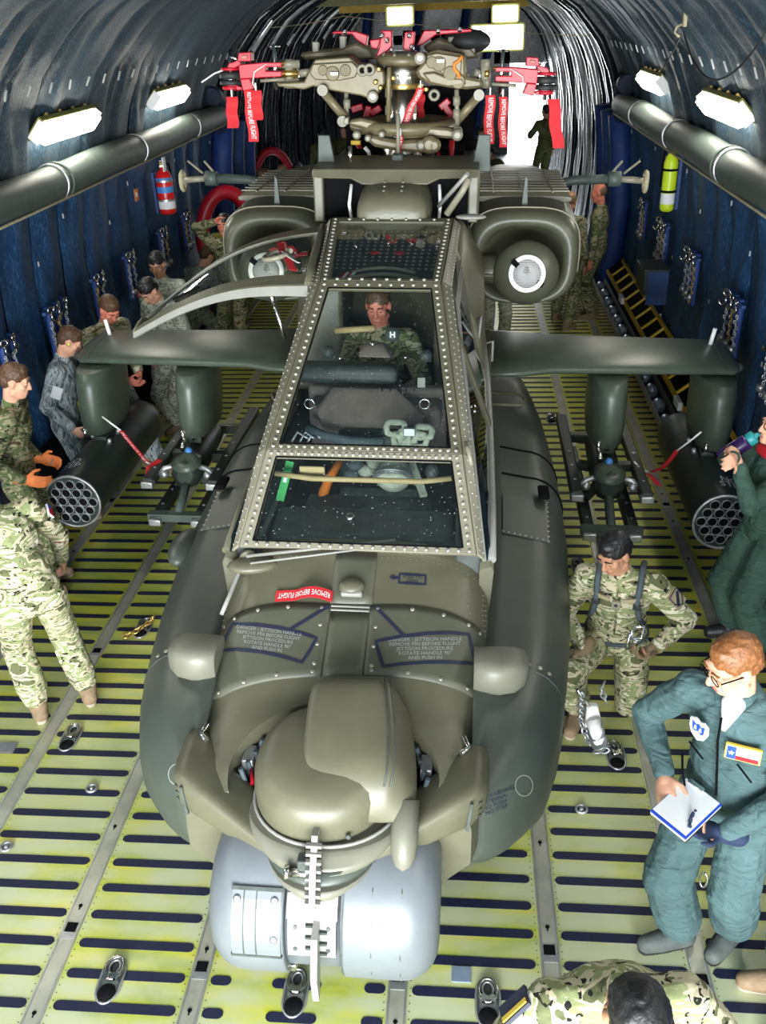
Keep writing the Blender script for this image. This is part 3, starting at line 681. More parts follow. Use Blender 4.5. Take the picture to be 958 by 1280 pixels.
# turret well
wellc = (.02, 2.90)
cut = MB().loft([[V((wellc[0]+.445*cos(2*pi*i/48), wellc[1]+.34*sin(2*pi*i/48), z)) for i in range(48)] for z in (.815, 1.6)]).build('well_cutter', 'black', heli)
bpy.context.view_layer.update()
md = nose.modifiers.new('well', 'BOOLEAN'); md.operation = 'DIFFERENCE'; md.object = cut; md.solver = 'EXACT'
baked(nose); bpy.data.objects.remove(cut); nose.data.set_sharp_from_angle(angle=RAD(28))
MB().loft([[V((wellc[0]+.43*cos(2*pi*i/40), wellc[1]+.04+.30*sin(2*pi*i/40), z)) for i in range(40)] for z in (.80, .822)]).build('well_floor', 'black', heli)
for s in (-1, 1):
    wl = MB()
    for k in range(4):
        a0 = RAD(90+s*(62+k*9)); r_ = .39
        wl.tube([V((wellc[0]+r_*cos(a0)*(1+.03*sin(j*1.3+k)), wellc[1]+r_*sin(a0), .81+.05*j+.02*sin(k+j))) for j in range(4)], .011, 6)
    wl.build('well_wiring', 'strap', heli, kind='stuff')
for s in (-1, 1): MB().box((wellc[0]+s*.385, wellc[1]+.12, .88), (.05, .1, .12)).build('well_bracket', 'galv', heli, .006)
MB().tube([V((-.36, 2.86, .84)), V((-.33, 2.90, .88)), V((-.35, 2.97, .9))], .01, 6).build('well_cable', 'red_metal', heli)

def patch(name, x0, x1, ya, yb, mat, off=.005, nx=10, ny=6, parent=None, th=.006, fa=None):
    """a plate lying on the nose skin; fa(t) trims its edges"""
    top = []; bot = []
    for j in range(ny+1):
        for i in range(nx+1):
            u, v_ = i/nx, j/ny
            x = x0+(x1-x0)*u; lo, hi = (ya, yb) if fa is None else fa(x)
            y = lo+(hi-lo)*v_; top.append(nose_pt(x, y, off)); bot.append(nose_pt(x, y, off-th))
    n1 = (nx+1)*(ny+1); g = lambda i, j: j*(nx+1)+i
    fs = [(g(i, j), g(i+1, j), g(i+1, j+1), g(i, j+1)) for j in range(ny) for i in range(nx)]
    rim = [g(i, 0) for i in range(nx+1)]+[g(nx, j) for j in range(1, ny+1)]+[g(i, ny) for i in range(nx-1, -1, -1)]+[g(0, j) for j in range(ny-1, 0, -1)]
    m = MB(); m.add(top+bot, fs+[(a+n1, b+n1, c+n1, d+n1)[::-1] for a, b, c, d in fs]+[(rim[k], rim[(k+1) % len(rim)], rim[(k+1) % len(rim)]+n1, rim[k]+n1) for k in range(len(rim))], False)
    for k in range(len(fs)): m.sm[k] = True
    return m.build(name, mat, parent or heli)
# the curved access panels left and right, the centre door and the strip between
ELO = tabx([(258, 884), (275, 873), (300, 861), (340, 851), (380, 847), (413, 845), (440, 845), (465, 845), (500, 847), (530, 851), (560, 859), (590, 872), (608, 886)])
EHI = tabx([(262, 800), (275, 782), (300, 766), (330, 757), (370, 754), (413, 756), (440, 757), (465, 757), (510, 757), (550, 763), (580, 774), (605, 795)])
arc_lo = lambda x: edge(ELO, x)
arc_hi = lambda x: max(edge(EHI, x), edge(ELO, x)+.03)
pl = patch('access_panel', -.645, -.095, 0, 0, 'olive_deck', .006, 18, 9, fa=lambda x: (arc_lo(x), arc_hi(x)))
pr = patch('access_panel', .100, .655, 0, 0, 'olive_deck', .006, 18, 9, fa=lambda x: (arc_lo(x), arc_hi(x)))
pc = patch('centre_panel', -.090, .095, 0, 0, 'olive_deck', .004, 5, 5, fa=lambda x: (arc_lo(x), arc_hi(x)-.035))
pu = patch('upper_panel', -.10, .105, 0, 0, 'olive_deck', .006, 5, 5, fa=lambda x: (arc_hi(x)+.005, 4.02))
strip = MB()
for dy in (-.03, -.01): strip.beam(nose_pt(-.09, arc_hi(0)+dy, .008), nose_pt(.095, arc_hi(0)+dy, .008), .009, .008)
strip.build('hinge_strip', 'pale_grey', heli)
MB().ell(hit(NB, 440, 735, .012), (.065, .055, .035)).build('vent_blister', 'olive', heli)
MB().box(hit(NB, 440, 744, .012), (.105, .03, .03), Mx.Rotation(RAD(22), 3, 'X')).build('vent_mouth', 'pale_grey', heli, .01, 3)
scr_me = MB().lathe([(.010, 0), (.010, .003), (.006, .005)], n=10).mesh('fastener')
def on_nose(me, name, mat, x, y, parent, off=.005):
    e = .01; n = (nose_pt(x+e, y)-nose_pt(x-e, y)).cross(nose_pt(x, y+e)-nose_pt(x, y-e)).normalized()
    o = link(name, me, mat, parent, loc=nose_pt(x, y, off)); o.rotation_euler = n.to_track_quat('Z', 'Y').to_euler(); return o
for s, pp in ((-1, pl), (1, pr)):
    for x in (.135, .30, .45, .57, .625):
        on_nose(scr_me, 'fastener', 'bolt', s*x, arc_lo(s*x)+.025, pp); on_nose(scr_me, 'fastener', 'bolt', s*x, arc_hi(s*x)-.022, pp)
    for y in (3.42, 3.52, 3.62): on_nose(scr_me, 'fastener', 'bolt', s*.132, y, pp)
# rows of small rivets on the nose skin
rv = MB()
def rivet_nose(x, y, r=.0045):
    p = nose_pt(x, y, .001); rv.add([p+V((r*cos(q*pi/3), r*sin(q*pi/3), .0)) for q in range(6)]+[p+V((0, 0, .003))], [(q, (q+1) % 6, 6) for q in range(6)], True)
for i in range(44): x = -.62+1.24*i/43; rivet_nose(x, 4.03); rivet_nose(x, 4.0)
for s in (-1, 1):
    for i in range(26): rivet_nose(s*.64, 3.35+.028*i); rivet_nose(s*.655, 3.35+.028*i)
    for i in range(10): rivet_nose(s*(.565+.006*(i % 3)), 3.62+.035*i)
for i in range(24): rivet_nose(-.10+.2*i/23, 3.30)
rv.build('rivets', 'rivet', heli, kind='stuff')
# painted warnings: navy boxes and lettering
WT = 'DANGER - JETTISON HANDLE\nREMOVE PIN BEFORE FLIGHT\nJETTISON PROCEDURE\nROTATE HANDLE 90\u00b0\nAND PUSH IN'
BP = bvh_of(pr); BQ = bvh_of(pl)
BP = BQ = NB
decal_line('painted_border', [(470, 803), (500, 797), (535, 793), (562, 792), (585, 794), (589, 812), (593, 831), (565, 829), (535, 829), (505, 831), (479, 834)], 4.2, BP, 'ink', pr, True, .0095); decal_line('painted_arrow', [(505, 796), (469, 759)], 4.2, BP, 'ink', pr, off=.0095)
decal_line('painted_border', [(292, 781), (320, 782), (350, 786), (378, 793), (396, 799), (388, 814), (378, 829), (350, 821), (325, 816), (298, 813), (276, 815)], 4.2, BQ, 'ink', pl, True, .0095); decal_line('painted_arrow', [(362, 789), (411, 759)], 4.2, BQ, 'ink', pl, off=.0095)
decal_text('lettering', WT, 531, 812, 6.1, -1, BP, 'ink_pale', pr, 1.12, .95, .0095); decal_text('lettering', WT, 336, 801, 6.1, 7, BQ, 'ink_pale', pl, 1.0, .95, .0095)
decal_line('painted_border', [(500, 718), (532, 720), (532, 731), (499, 729)], 3.0, NB, 'ink', heli, True, .004); decal_line('painted_arrow', [(499, 723), (493, 722.5)], 3.0, NB, 'ink', heli, off=.004)
MB().plate([hit(NB, 493, 719, .004), hit(NB, 487, 722.5, .004), hit(NB, 493, 726, .004)], (0, 0, .002)).build('painted_arrow', 'ink', heli)
decal_text('lettering', 'PUSH TO\nOPEN', 515.5, 724.5, 5.6, 3, NB, 'ink', heli, 1., .8)
# nose cheeks that carry the turret: wedge-shaped fairings running in to the chin
for s in (-1, 1):
    rings = []
    for x, yf, yb, zt_, zb_ in ((.672, 2.93, 3.12, .93, .86), (.655, 2.85, 3.14, .965, .82), (.60, 2.785, 3.15, .985, .79), (.50, 2.74, 3.05, .955, .775), (.40, 2.69, 2.95, .915, .76), (.28, 2.63, 2.88, .87, .745), (.14, 2.57, 2.80, .83, .73), (.05, 2.565, 2.8, .80, .71)):
        yc_, zc_ = (yf+yb)/2, (zt_+zb_)/2; ring = []
        for i in range(24):
            a = 2*pi*i/24; c, q = cos(a), sin(a)
            ring.append(V((s*x, yc_+(yb-yf)/2*math.copysign(abs(c)**.45, c), zc_+(zt_-zb_)/2*math.copysign(abs(q)**.45, q))))
        rings.append(ring)
    ck = MB().loft(rings).build('turret_cheek', 'olive', heli)
    MB().beam((s*.60, 2.783, .955), (s*.585, 2.776, .81), .012, .012, (0, -1, 0)).build('hinge_line', 'cockpit_dark', ck)
    for k in range(3): MB().lathe([(.008, 0), (.008, .006)], (s*.635, 2.822, .85+.035*k), (s*.6, -1, 0), 8).build('hinge_bolt', 'cockpit_dark', ck)
    MB().tube([V((s*.55, 3.02, 1.0)), V((s*.585, 3.06, .995)), V((s*.56, 3.1, 1.02))], .012, 7).build('grab_latch', 'steel', heli)
    # rounded sensor pods that stand out of the nose sides
    pr_ = []
    for t, (x, r_, dy) in enumerate(((.60, .105, 0), (.72, .110, 0), (.79, .104, .012), (.835, .08, .03), (.855, .04, .045))):
        pr_.append([V((s*x, 3.50+dy+r_*1.0*math.copysign(abs(cos(2*pi*i/20))**.6, cos(2*pi*i/20)), 1.075+r_*.82*math.copysign(abs(sin(2*pi*i/20))**.6, sin(2*pi*i/20)))) for i in range(20)])
    sp = MB().loft(pr_).build('sensor_pod', 'olive_light', heli)
# ---- upper night-vision turret
def sq_ring(cx, cy, rx, ry_, z, n=40, p=2.6, tilt=0):
    out = []
    for i in range(n):
        a = 2*pi*i/n; c, q = cos(a), sin(a); out.append(V((cx+rx*math.copysign(abs(c)**(2/p), c), cy+ry_*math.copysign(abs(q)**(2/p), q), z+tilt*q*ry_)))
    return out
pn = MB(); cx, cy = -.015, 2.875
for_rings = [(.275, .285, .895), (.282, .29, .92), (.284, .292, 1.0), (.280, .288, 1.045), (.262, .27, 1.085), (.225, .232, 1.11), (.17, .175, 1.125), (.08, .08, 1.13)]
pn.loft([sq_ring(cx, cy, a, b, z, p=2.15, tilt=.16*max(0, (z-.9)/.25)) for a, b, z in for_rings]); turret = pn.build('night_vision_turret', 'olive', heli)
# raised sensor block on its right half: dark flat top, S-shaped front, slanted right facet
hb = []
for y, xl, xr, zt_ in ((2.665, .10, .27, .965), (2.675, .06, .305, 1.01), (2.70, .0, .325, 1.075), (2.75, -.06, .335, 1.13), (2.82, -.085, .335, 1.165), (2.95, -.095, .325, 1.20), (3.10, -.10, .30, 1.235), (3.20, -.10, .285, 1.245), (3.215, -.08, .27, 1.20)):
    zt2 = zt_-.012
    hb.append([V((xl-.01, y, .93)), V((xl-.012, y, zt2-.06)), V((xl, y, zt2-.02)), V((xl+.035, y, zt2)), V((xr-.10, y, zt_)), V((xr-.055, y, zt_-.004)), V((xr-.02, y, zt_-.05)), V((xr+.045, y+.01, zt_*.35+.93*.65)), V((xr+.05, y+.015, .93))])
MB().loft(hb, sm=True).build('sensor_block', 'olive', turret, sub=2)
for o_ in (-.075, -.05): MB().tube([V((xr+o_, y, zt_+.0015)) for y, xr, zt_ in ((2.71, .327, 1.088), (2.75, .335, 1.13), (2.82, .335, 1.165), (2.95, .325, 1.20), (3.10, .30, 1.235), (3.19, .287, 1.245))], .0035, 5).build('seam', 'cockpit_dark', turret)
rim = []
MB().tube(sq_ring(cx+.02, cy, .31, .302, .890, 44, 2.1), .008, 8, True).build('turret_rim', 'pale_grey', turret)
MB().tube(sq_ring(cx+.02, cy, .308, .300, .875, 44, 2.1), .006, 8, True).build('turret_seal', 'black', turret)
on = MB().lathe([(.012, 0), (.012, .006), (.006, .009)], (.12, 2.597, .93), (0, -1, .1), 12).build('port_plug', 'cockpit_dark', turret)
# chin collar under the turret: a boat-shaped bowl
def bowl(rows): return [[V((.005+rx*math.copysign(abs(cos(q))**.95, cos(q)), (yf+3.0)/2+(3.0-yf)/2*sin(q), z)) for q in [2*pi*i/36 for i in range(36)]] for z, rx, yf in rows]
collar = MB().loft(bowl([(.885, .315, 2.555), (.87, .322, 2.535), (.85, .31, 2.505), (.83, .28, 2.48)])).build('chin_collar', 'olive_light', heli)
MB().loft(bowl([(.84, .265, 2.488), (.81, .25, 2.462), (.79, .23, 2.45)])).build('collar_band', 'efab', collar)
MB().loft(bowl([(.80, .235, 2.432), (.78, .225, 2.42), (.755, .19, 2.425), (.73, .14, 2.45)])).build('collar_lip', 'olive_light', collar)
# right-hand bullet fairing
MB().lathe([(.0, -.02), (.03, -.005), (.048, .03), (.055, .09), (.055, .25)], (.335, 2.585, .80), (.0, .68, .73), 18).build('probe_fairing', 'olive_light', heli)
# front wire cutter with its toothed edge
wc = MB(); wc.plate([V((-.012, 2.535, .99)), V((-.012, 2.445, .88)), V((-.012, 2.385, .74)), V((-.012, 2.43, .74)), V((-.012, 2.49, .86)), V((-.012, 2.585, .98))], (.024, 0, 0))
blade = wc.build('wire_cutter', 'pale_grey', heli)
tt = MB().box((0, 0, 0), (.06, .018, .014)).mesh('cutter_tooth')
for k in range(8): link('cutter_tooth', tt, 'pale_grey', blade, loc=(0, 2.51-.10*k/7, .965-.20*k/7))
MB().cyl((-.10, 2.48, .845), (.03, 2.48, .845), .018).build('cutter_bolt', 'steel', blade); MB().lathe([(.03, 0), (.03, .02)], (-.115, 2.48, .845), (1, 0, 0), 6).build('bolt_nut', 'steel', blade)
MB().box((-.02, 2.50, .86), (.09, .05, .10)).build('cutter_bracket', 'cockpit_dark', blade, .006)

# ---- lower target-sight turret: a broad drum on a cross axis
TY, TZ, TR = 2.72, .485, .335
def drum(x0, x1, r0, round0, round1, n=44):
    prof = []
    for j in range(7): a = pi/2*j/6; prof.append((r0-round0*(1-sin(a)), x0+round0*(1-cos(a))*1.0))
    for j in range(7): a = pi/2*(1-j/6); prof.append((r0-round1*(1-sin(a)), x1-round1*(1-cos(a))))
    return MB().lathe(prof, (0, TY, TZ), (1, 0, 0), n)
tads = drum(-.455, -.125, TR, .15, .012).build('sight_drum', 'tads_grey', heli); drum(.105, .485, TR, .012, .15).build('sight_drum', 'tads_grey', heli)
cen = MB().lathe([(.300, -.124), (.300, .104)], (0, TY, TZ), (1, 0, 0), 44).build('drum_core', 'tads_grey', heli)
def drum_plate(name, x0, x1, a0, a1, r_, th, mat, par, n=8):
    m = MB(); ring = lambda x: [V((x, TY-cos(a)*rr, TZ+sin(a)*rr)) for rr, seq in ((r_+th, range(n+1)), (r_, range(n, -1, -1))) for a in [a0+(a1-a0)*i/n for i in seq]]
    m.loft([ring(x0), ring(x1)], sm=False); return m.build(name, mat, par)
dp = drum_plate('window_cover', -.330, -.135, RAD(0), RAD(46), TR, .008, 'tads_grey', tads)
for x in (-.285, -.235): drum_plate('cover_seam', x, x+.005, RAD(0), RAD(46), TR+.008, .002, 'cockpit_dark', tads)
drum_plate('cover_edge', -.335, -.13, RAD(45.5), RAD(48), TR, .012, 'cockpit_dark', tads); drum_plate('cover_edge', -.335, -.13, RAD(-2), RAD(0), TR, .01, 'cockpit_dark', tads)
for x, a in ((-.31, 40), (-.16, 40), (-.16, 14)): MB().lathe([(.016, 0), (.016, .006), (.008, .009)], (x, TY-cos(RAD(a))*(TR+.006), TZ+sin(RAD(a))*(TR+.006)), V((0, -cos(RAD(a)), sin(RAD(a)))), 12).build('cover_latch', 'galv', tads)
for x in (.22, .335): drum_plate('drum_seam', x, x+.004, RAD(-60), RAD(115), TR-.001, .003, 'efab', cen)
drum_plate('drum_seam', .100, .112, RAD(-60), RAD(110), TR-.01, .006, 'cockpit_dark', cen)
fp = drum_plate('front_plate', -.105, .085, RAD(2), RAD(30), .300, .04, 'pale_grey', cen)
drum_plate('front_plate_upper', -.11, .09, RAD(30), RAD(46), .300, .05, 'pale_grey', cen); drum_plate('sight_slot', -.10, .08, RAD(46), RAD(60), .300, .04, 'cockpit_dark', cen); drum_plate('slot_lip', -.075, .055, RAD(49), RAD(56), .335, .008, 'black', cen)
for x in (-.075, .055):
    for a in (8, 24): MB().lathe([(.009, 0), (.009, .005)], (x, TY-cos(RAD(a))*.339, TZ+sin(RAD(a))*.339), V((0, -cos(RAD(a)), sin(RAD(a)))), 8).build('plate_bolt', 'cockpit_dark', fp)
lower = MB().plate([V((-.004, TY-cos(RAD(30))*.335, TZ+sin(RAD(30))*.335)), V((-.004, TY-cos(RAD(22))*.40, TZ+sin(RAD(22))*.40)), V((-.004, TY-cos(RAD(-2))*.43, TZ+sin(RAD(-2))*.43)), V((-.004, TY-cos(RAD(-22))*.44, TZ+sin(RAD(-22))*.44)), V((-.004, TY-cos(RAD(-20))*.40, TZ+sin(RAD(-20))*.40)), V((-.004, TY-cos(RAD(0))*.335, TZ+sin(RAD(0))*.335))], (.026, 0, 0)).build('lower_wire_cutter', 'pale_grey', heli)
for k in range(6):
    a = RAD(6+4*k); MB().box((.009+(-.028 if k % 2 else .028), TY-cos(a)*.345, TZ+sin(a)*.345), (.03, .012, .012)).build('cutter_tooth', 'cockpit_dark', lower)
for x in (-.12, .12): MB().box((x, TY-.20, TZ-.235), (.03, .05, .04)).build('drum_lug', 'steel', cen, .006)

# ---- forward avionics bays along the flanks
def bay_ring(y, s):
    w0 = .60; tab = [(2.93, .66, .80, .46), (2.97, .74, .86, .40), (3.05, .835, .905, .36), (3.2, .945, .95, .33), (3.4, 1.01, .985, .31), (3.7, 1.065, 1.01, .30), (4.1, 1.115, 1.03, .30), (4.6, 1.16, 1.05, .30), (5.3, 1.19, 1.07, .30), (6.2, 1.17, 1.09, .32), (7.0, 1.13, 1.10, .36), (7.6, 1.05, 1.10, .42)]
    xo, zt, zb = interp(tab, y); h = zt-zb; pts = []
    ins = w0; rz = min(.26, h*.42); rx = min(.24, (xo-ins)*.8)
    pts.append(V((s*ins, y, zt+.06)))
    pts.append(V((s*(ins+(xo-rx-ins)*.5), y, zt+.03)))
    for i in range(8): a = pi/2*(1-i/7); pts.append(V((s*(xo-rx+rx*cos(a)), y, zt-rz+rz*sin(a))))
    for i in range(8): a = -pi/2*i/7; pts.append(V((s*(xo-rx+rx*cos(a)), y, zb+rz*.8+rz*.8*sin(a))))
    pts.append(V((s*ins, y, zb)))
    return pts
for s in (-1, 1):
    bay = MB().loft([bay_ring(y, s) for y in (2.93, 2.95, 2.98, 3.03, 3.1, 3.2, 3.3, 3.45, 3.6, 3.8, 4.1, 4.5, 5.0, 5.6, 6.2, 6.8, 7.3, 7.6)]).build('avionics_bay', 'efab', heli)
    for yy in (3.62,): MB().tube([p+V((0, 0, .001)) for p in bay_ring(yy, s)[1:-1]], .004, 4).build('panel_seam', 'cockpit_dark', bay)
    for k in range(3): MB().lathe([(.011, 0), (.011, .005)], bay_ring(3.655, s)[3+k], V((s*.25*k, 0, 1)), 9).build('fastener', 'bolt', bay)
    # hinge lines, step cover and bumps
    for yy in (5.55, 5.95): MB().tube([p+V((0, 0, .002)) for p in bay_ring(yy, s)[1:12]], .008, 5).build('panel_gap', 'black', bay)
    MB().box((s*1.03, 5.30, 1.10), (.07, .16, .03)).build('step_recess', 'black', bay, .012)
    q = [bay_ring(y, s)[k]+V((0, 0, .006)) for y, k in ((4.78, 1), (4.78, 4), (5.25, 4), (5.25, 1))]
    MB().plate(q, (0, 0, .006)).build('cover_plate', 'efab', bay)
    bl = MB()
    for k in range(9): bl.lathe([(.008, 0), (.008, .004)], q[0].lerp(q[1], k/8)+V((0, .01, .004)), (0, 0, 1), 6); bl.lathe([(.008, 0), (.008, .004)], q[1].lerp(q[2], k/8)+V((0, 0, .004)), (0, 0, 1), 6)
    bl.build('cover_bolts', 'bolt', bay, kind='stuff')
    MB().tube([V((s*.70, 6.75, 1.17)), V((s*.70, 6.75, 1.21)), V((s*.93, 6.75, 1.20)), V((s*.97, 6.66, 1.19)), V((s*.93, 6.57, 1.18)), V((s*.70, 6.57, 1.19)), V((s*.70, 6.57, 1.15))], .014, 8).build('grab_rail', 'olive', bay)
    BB = bvh_of(bay); RW = 'RADAR WARNING\nANTENNA\nNO PUSH\nNO STEP'
    decal_text('lettering', RW, *((617, 1003) if s > 0 else (252, 994)), 7.0, -20 if s > 0 else 22, BB, 'ink', bay, 1.05, .9)
    cq = (655, 982) if s > 0 else (222, 968)
    decal_line('antenna_ring', [(cq[0]+11*cos(q), cq[1]+13*sin(q)) for q in [2*pi*i/18 for i in range(18)]], 1.2, BB, 'pale_grey', bay, True, .002)
# small blister on the left bay edge
MB().ell((-1.13, 4.72, .95), (.09, .20, .07)).build('bay_blister', 'efab', heli)
# ---- fuselage below and behind the cockpit
def fus_ring(y, w_, zt, zb, p=5.0, n=36):
    zc_, hz = (zt+zb)/2, (zt-zb)/2; out = []
    for i in range(n):
        a = 2*pi*i/n; c, q = cos(a), sin(a); out.append(V((w_*math.copysign(abs(c)**(2/p), c), y, zc_+hz*math.copysign(abs(q)**(2/p), q))))
    return out
MB().loft([fus_ring(y, w_, zt, zb) for y, w_, zt, zb in ((4.0, .665, 1.16, .36), (5.0, .665, 1.16, .34), (6.45, .645, 1.20, .34), (6.5, .64, 1.9, .34), (6.8, .62, 2.18, .36), (8.5, .58, 2.25, .5), (10.5, .42, 2.0, .95), (13.2, .26, 1.75, 1.2))]).build('fuselage', 'olive', heli)
# side skins from the sill up to the canopy
for s in (-1, 1):
    MB().loft([[V((s*.672, y, 1.0)), V((s*.690, y, zs_-.03)), V((s*.675, y, zs_)), V((s*.62, y, zs_-.02)), V((s*.62, y, 1.0))] for y, zs_ in ((4.0, 1.33), (4.5, 1.40), (5.2, 1.47), (6.0, 1.56), (6.6, 1.75))]).build('side_skin', 'olive', heli)
# shoulder fairings behind the canopy (olive, riveted)
for s in (-1, 1):
    MB().loft([[V((s*a, y, z0)), V((s*b, y, z1)), V((s*c, y, z2)), V((s*.30, y, z2)), V((s*.30, y, z0))] for y, a, z0, b, z1, c, z2 in ((5.95, .655, 1.5, .60, 1.9, .44, 2.20), (6.2, .655, 1.5, .62, 2.15, .46, 2.46), (6.5, .66, 1.5, .62, 2.2, .46, 2.52), (7.0, .66, 1.5, .62, 2.22, .46, 2.5))]).build('shoulder_fairing', 'olive', heli, .03, 3)

# ---- canopy
Cn = {'A': (.60, 4.03, 1.375), 'B': (.515, 4.44, 1.735), 'D': (.355, 5.47, 2.365), 'E': (.40, 6.35, 2.56), 'A2': (.635, 4.03, 1.345), 'B2': (.562, 4.46, 1.70), 'D2': (.415, 5.5, 2.325), 'E2': (.445, 6.42, 2.50)}
def cp(k, s=1): p = Cn[k]; return V((s*p[0], p[1], p[2]))
bolt_me = MB().lathe([(.0115, -.004), (.0115, .003), (.0085, .007), (.004, .009)], n=10).mesh('bolt')
small_me = MB().lathe([(.006, -.002), (.006, .002), (.003, .004)], n=7).mesh('rivet')
def bolts(par, p0, p1, n, nrm, me=bolt_me, name='bolt', mat='bolt', skip=0):
    p0, p1 = V(p0), V(p1); q = V(nrm).to_track_quat('Z', 'Y').to_euler()
    for i in range(skip, n-skip):
        o = link(name, me, mat, par, loc=p0.lerp(p1, i/(n-1))); o.rotation_euler = q
def quad_norm(a, b, c): n = (b-a).cross(c-a).normalized(); return n if n.z > 0 else -n
n1 = quad_norm(cp('A'), cp('B'), cp('A', -1)); n2 = quad_norm(cp('B'), cp('D'), cp('B', -1)); n3 = quad_norm(cp('D'), cp('E'), cp('D', -1))
def flat_frame(name, outer, inner, nrm, th, mat, par):          # a frame with an opening: outer and inner loops of 4
    m = MB(); n = V(nrm)*th; o4, i4 = [V(p) for p in outer], [V(p) for p in inner]
    vs = [p+n*.5 for p in o4]+[p+n*.5 for p in i4]+[p-n*.5 for p in o4]+[p-n*.5 for p in i4]
    fs = []
    for k in range(4):
        j = (k+1) % 4; fs += [(k, j, 4+j, 4+k), (8+k, 12+k, 12+j, 8+j), (k, 8+k, 8+j, j), (4+k, 4+j, 12+j, 12+k)]
    return m.add(vs, fs).build(name, mat, par, .004, 2)
def shrink(a, b, c, d, s_side, s_bot, s_top):                    # a,b bottom left/right; c,d top right/left
    lerp = lambda p, q, t: p.lerp(q, t); L = lambda p, q: (q-p).length
    ad, bc = (d-a).normalized(), (c-b).normalized()
    a1, b1, c1, d1 = a+ad*s_bot, b+bc*s_bot, c-bc*s_top, d-ad*s_top
    return [a1+(b1-a1).normalized()*s_side, b1+(a1-b1).normalized()*s_side, c1+(d1-c1).normalized()*s_side, d1+(c1-d1).normalized()*s_side]
o1 = [cp('A', -1), cp('A'), cp('B'), cp('B', -1)]; i1 = shrink(*o1, .062, .035, .045)
o2 = [cp('B', -1), cp('B'), cp('D'), cp('D', -1)]; i2 = shrink(*o2, .060, .035, .06)
o3 = [cp('D', -1), cp('D'), cp('E'), cp('E', -1)]; i3 = shrink(*o3, .05, .03, .06)
fr1 = flat_frame('windshield_frame', o1, i1, n1, .030, 'frame_tan', heli); fr2 = flat_frame('canopy_frame', o2, i2, n2, .030, 'olive', heli); fr3 = flat_frame('roof_frame', o3, i3, n3, .028, 'olive', heli)  # paler windshield frame: the light falling on it is put into its paint
mid = lambda a, b: a.lerp(b, .5)
for fr, o4, i4, n, cnt in ((fr1, o1, i1, n1, (22, 13, 28, 13)), (fr2, o2, i2, n2, (24, 25, 11, 25)), (fr3, o3, i3, n3, (10, 17, 9, 17))):
    m4 = [mid(p, q) for p, q in zip(o4, i4)]
    for k in range(4): bolts(fr, m4[k]+n*.015, m4[(k+1) % 4]+n*.015, cnt[k], n, skip=0 if k % 2 == 0 else 1)
def pane(name, loop, nrm, mat, par, th=.006):
    return MB().plate([V(p)-V(nrm)*th/2 for p in loop], V(nrm)*th).build(name, mat, par)
pane('windshield', i1, n1, 'glass', heli); pane('canopy_pane', i2, n2, 'glass', heli); pane('roof_pane', i3, n3, 'glass', heli)
seal = MB()
for lp_, n in ((i1, n1), (i2, n2)):
    for k in range(4): seal.beam(lp_[k]+n*.016, lp_[(k+1) % 4]+n*.016, .008, .004, n)
seal.build('window_seal', 'black', heli)
# outer strips, sills, posts and side windows
SILL = [(.680, 4.05, 1.34), (.684, 4.5, 1.40), (.680, 5.2, 1.475), (.665, 6.0, 1.57), (.62, 6.4, 1.80)]
for s in (-1, 1):
    for a, b, mt in (('A', 'B', 'frame_tan'), ('B', 'D', 'olive'), ('D', 'E', 'olive')):  # front rail paler too, light from ahead put into the colour
        p, q, q2, p2 = cp(a, s), cp(b, s), cp(b+'2', s), cp(a+'2', s); n = (q-p).cross(p2-p).normalized(); n = n if n.z > 0 else -n
        st = MB().plate([p, q, q2, p2], n*.016).build('canopy_rail', mt, heli, .004)
        k_ = {'A': 9, 'B': 26, 'D': 20}[a]; rr = MB()
        for e, f_ in ((.30, 0), (.82, .5)):
            for i in range(k_): c0 = p.lerp(p2, e).lerp(q.lerp(q2, e), (i+.5)/k_)+n*.017; rr.lathe([(.006, 0), (.004, .004)], c0, n, 6)
        rr.build('rivets', 'rivet', st, kind='stuff')
    sl = [V((s*x, y, z)) for x, y, z in SILL]
    MB().tube(sl, .022, 8).build('sill_rail', 'pale_grey' if s > 0 else 'olive', heli)
    up = [cp('A2', s), cp('B2', s), cp('B2', s).lerp(cp('D2', s), .72), cp('D2', s), cp('E2', s)]
    def side_pane(name, loop):
        c = sum(loop, V())/len(loop); m = MB(); k = len(loop); th = V((s*.005, 0, 0))
        m.add([p for p in loop]+[c], [(i, (i+1) % k, k) for i in range(k)], False); return m.build(name, 'glass_side', heli)
    pm = sl[2].lerp(sl[3], .25)
    side_pane('side_window', [up[0], up[1], up[2], pm, sl[2], sl[1], sl[0]])
    post = MB().beam(up[2], pm, .05, .03, (s, 0, 0)).build('window_post', 'olive', heli)
    if s > 0:
        side_pane('side_window', [up[2], up[3], up[4], sl[4], sl[3], pm])
        for t0 in (.06, .30): MB().tube([p.lerp(q, .12+t0*.2) for p, q in zip(up, [sl[0], sl[1], pm, sl[3], sl[4]])], .010, 6).build('window_beading', 'pale_grey', heli)
        c = V((.60, 6.0, 1.93)); MB().tube([c+V((.02*sin(a)*.3, .035*cos(a)*1.1, .085*sin(a))) for a in [2*pi*i/14 for i in range(14)]], .008, 6, True).build('door_handle', 'pale_grey', heli)
        for k in range(7): MB().lathe([(.007, 0), (.007, .006)], (.575, 5.02-.035*k*.4, 1.78-.028*k), (1, 0, .4), 8).build('latch_stud', 'white', heli)
    MB().tube([V((s*.64, 6.35, 1.72)), V((s*.70, 6.35, 1.74)), V((s*.70, 6.35, 1.60)), V((s*.66, 6.35, 1.58))], .01, 6).build('step_handle', 'pale_grey', heli)
MB().tube([cp('B')+V((.02, .05, .05)), cp('B')+V((.03, -.06, .06)), cp('B')+V((.05, -.10, -.01))], .012, 7).build('air_probe', 'frame_tan', heli)
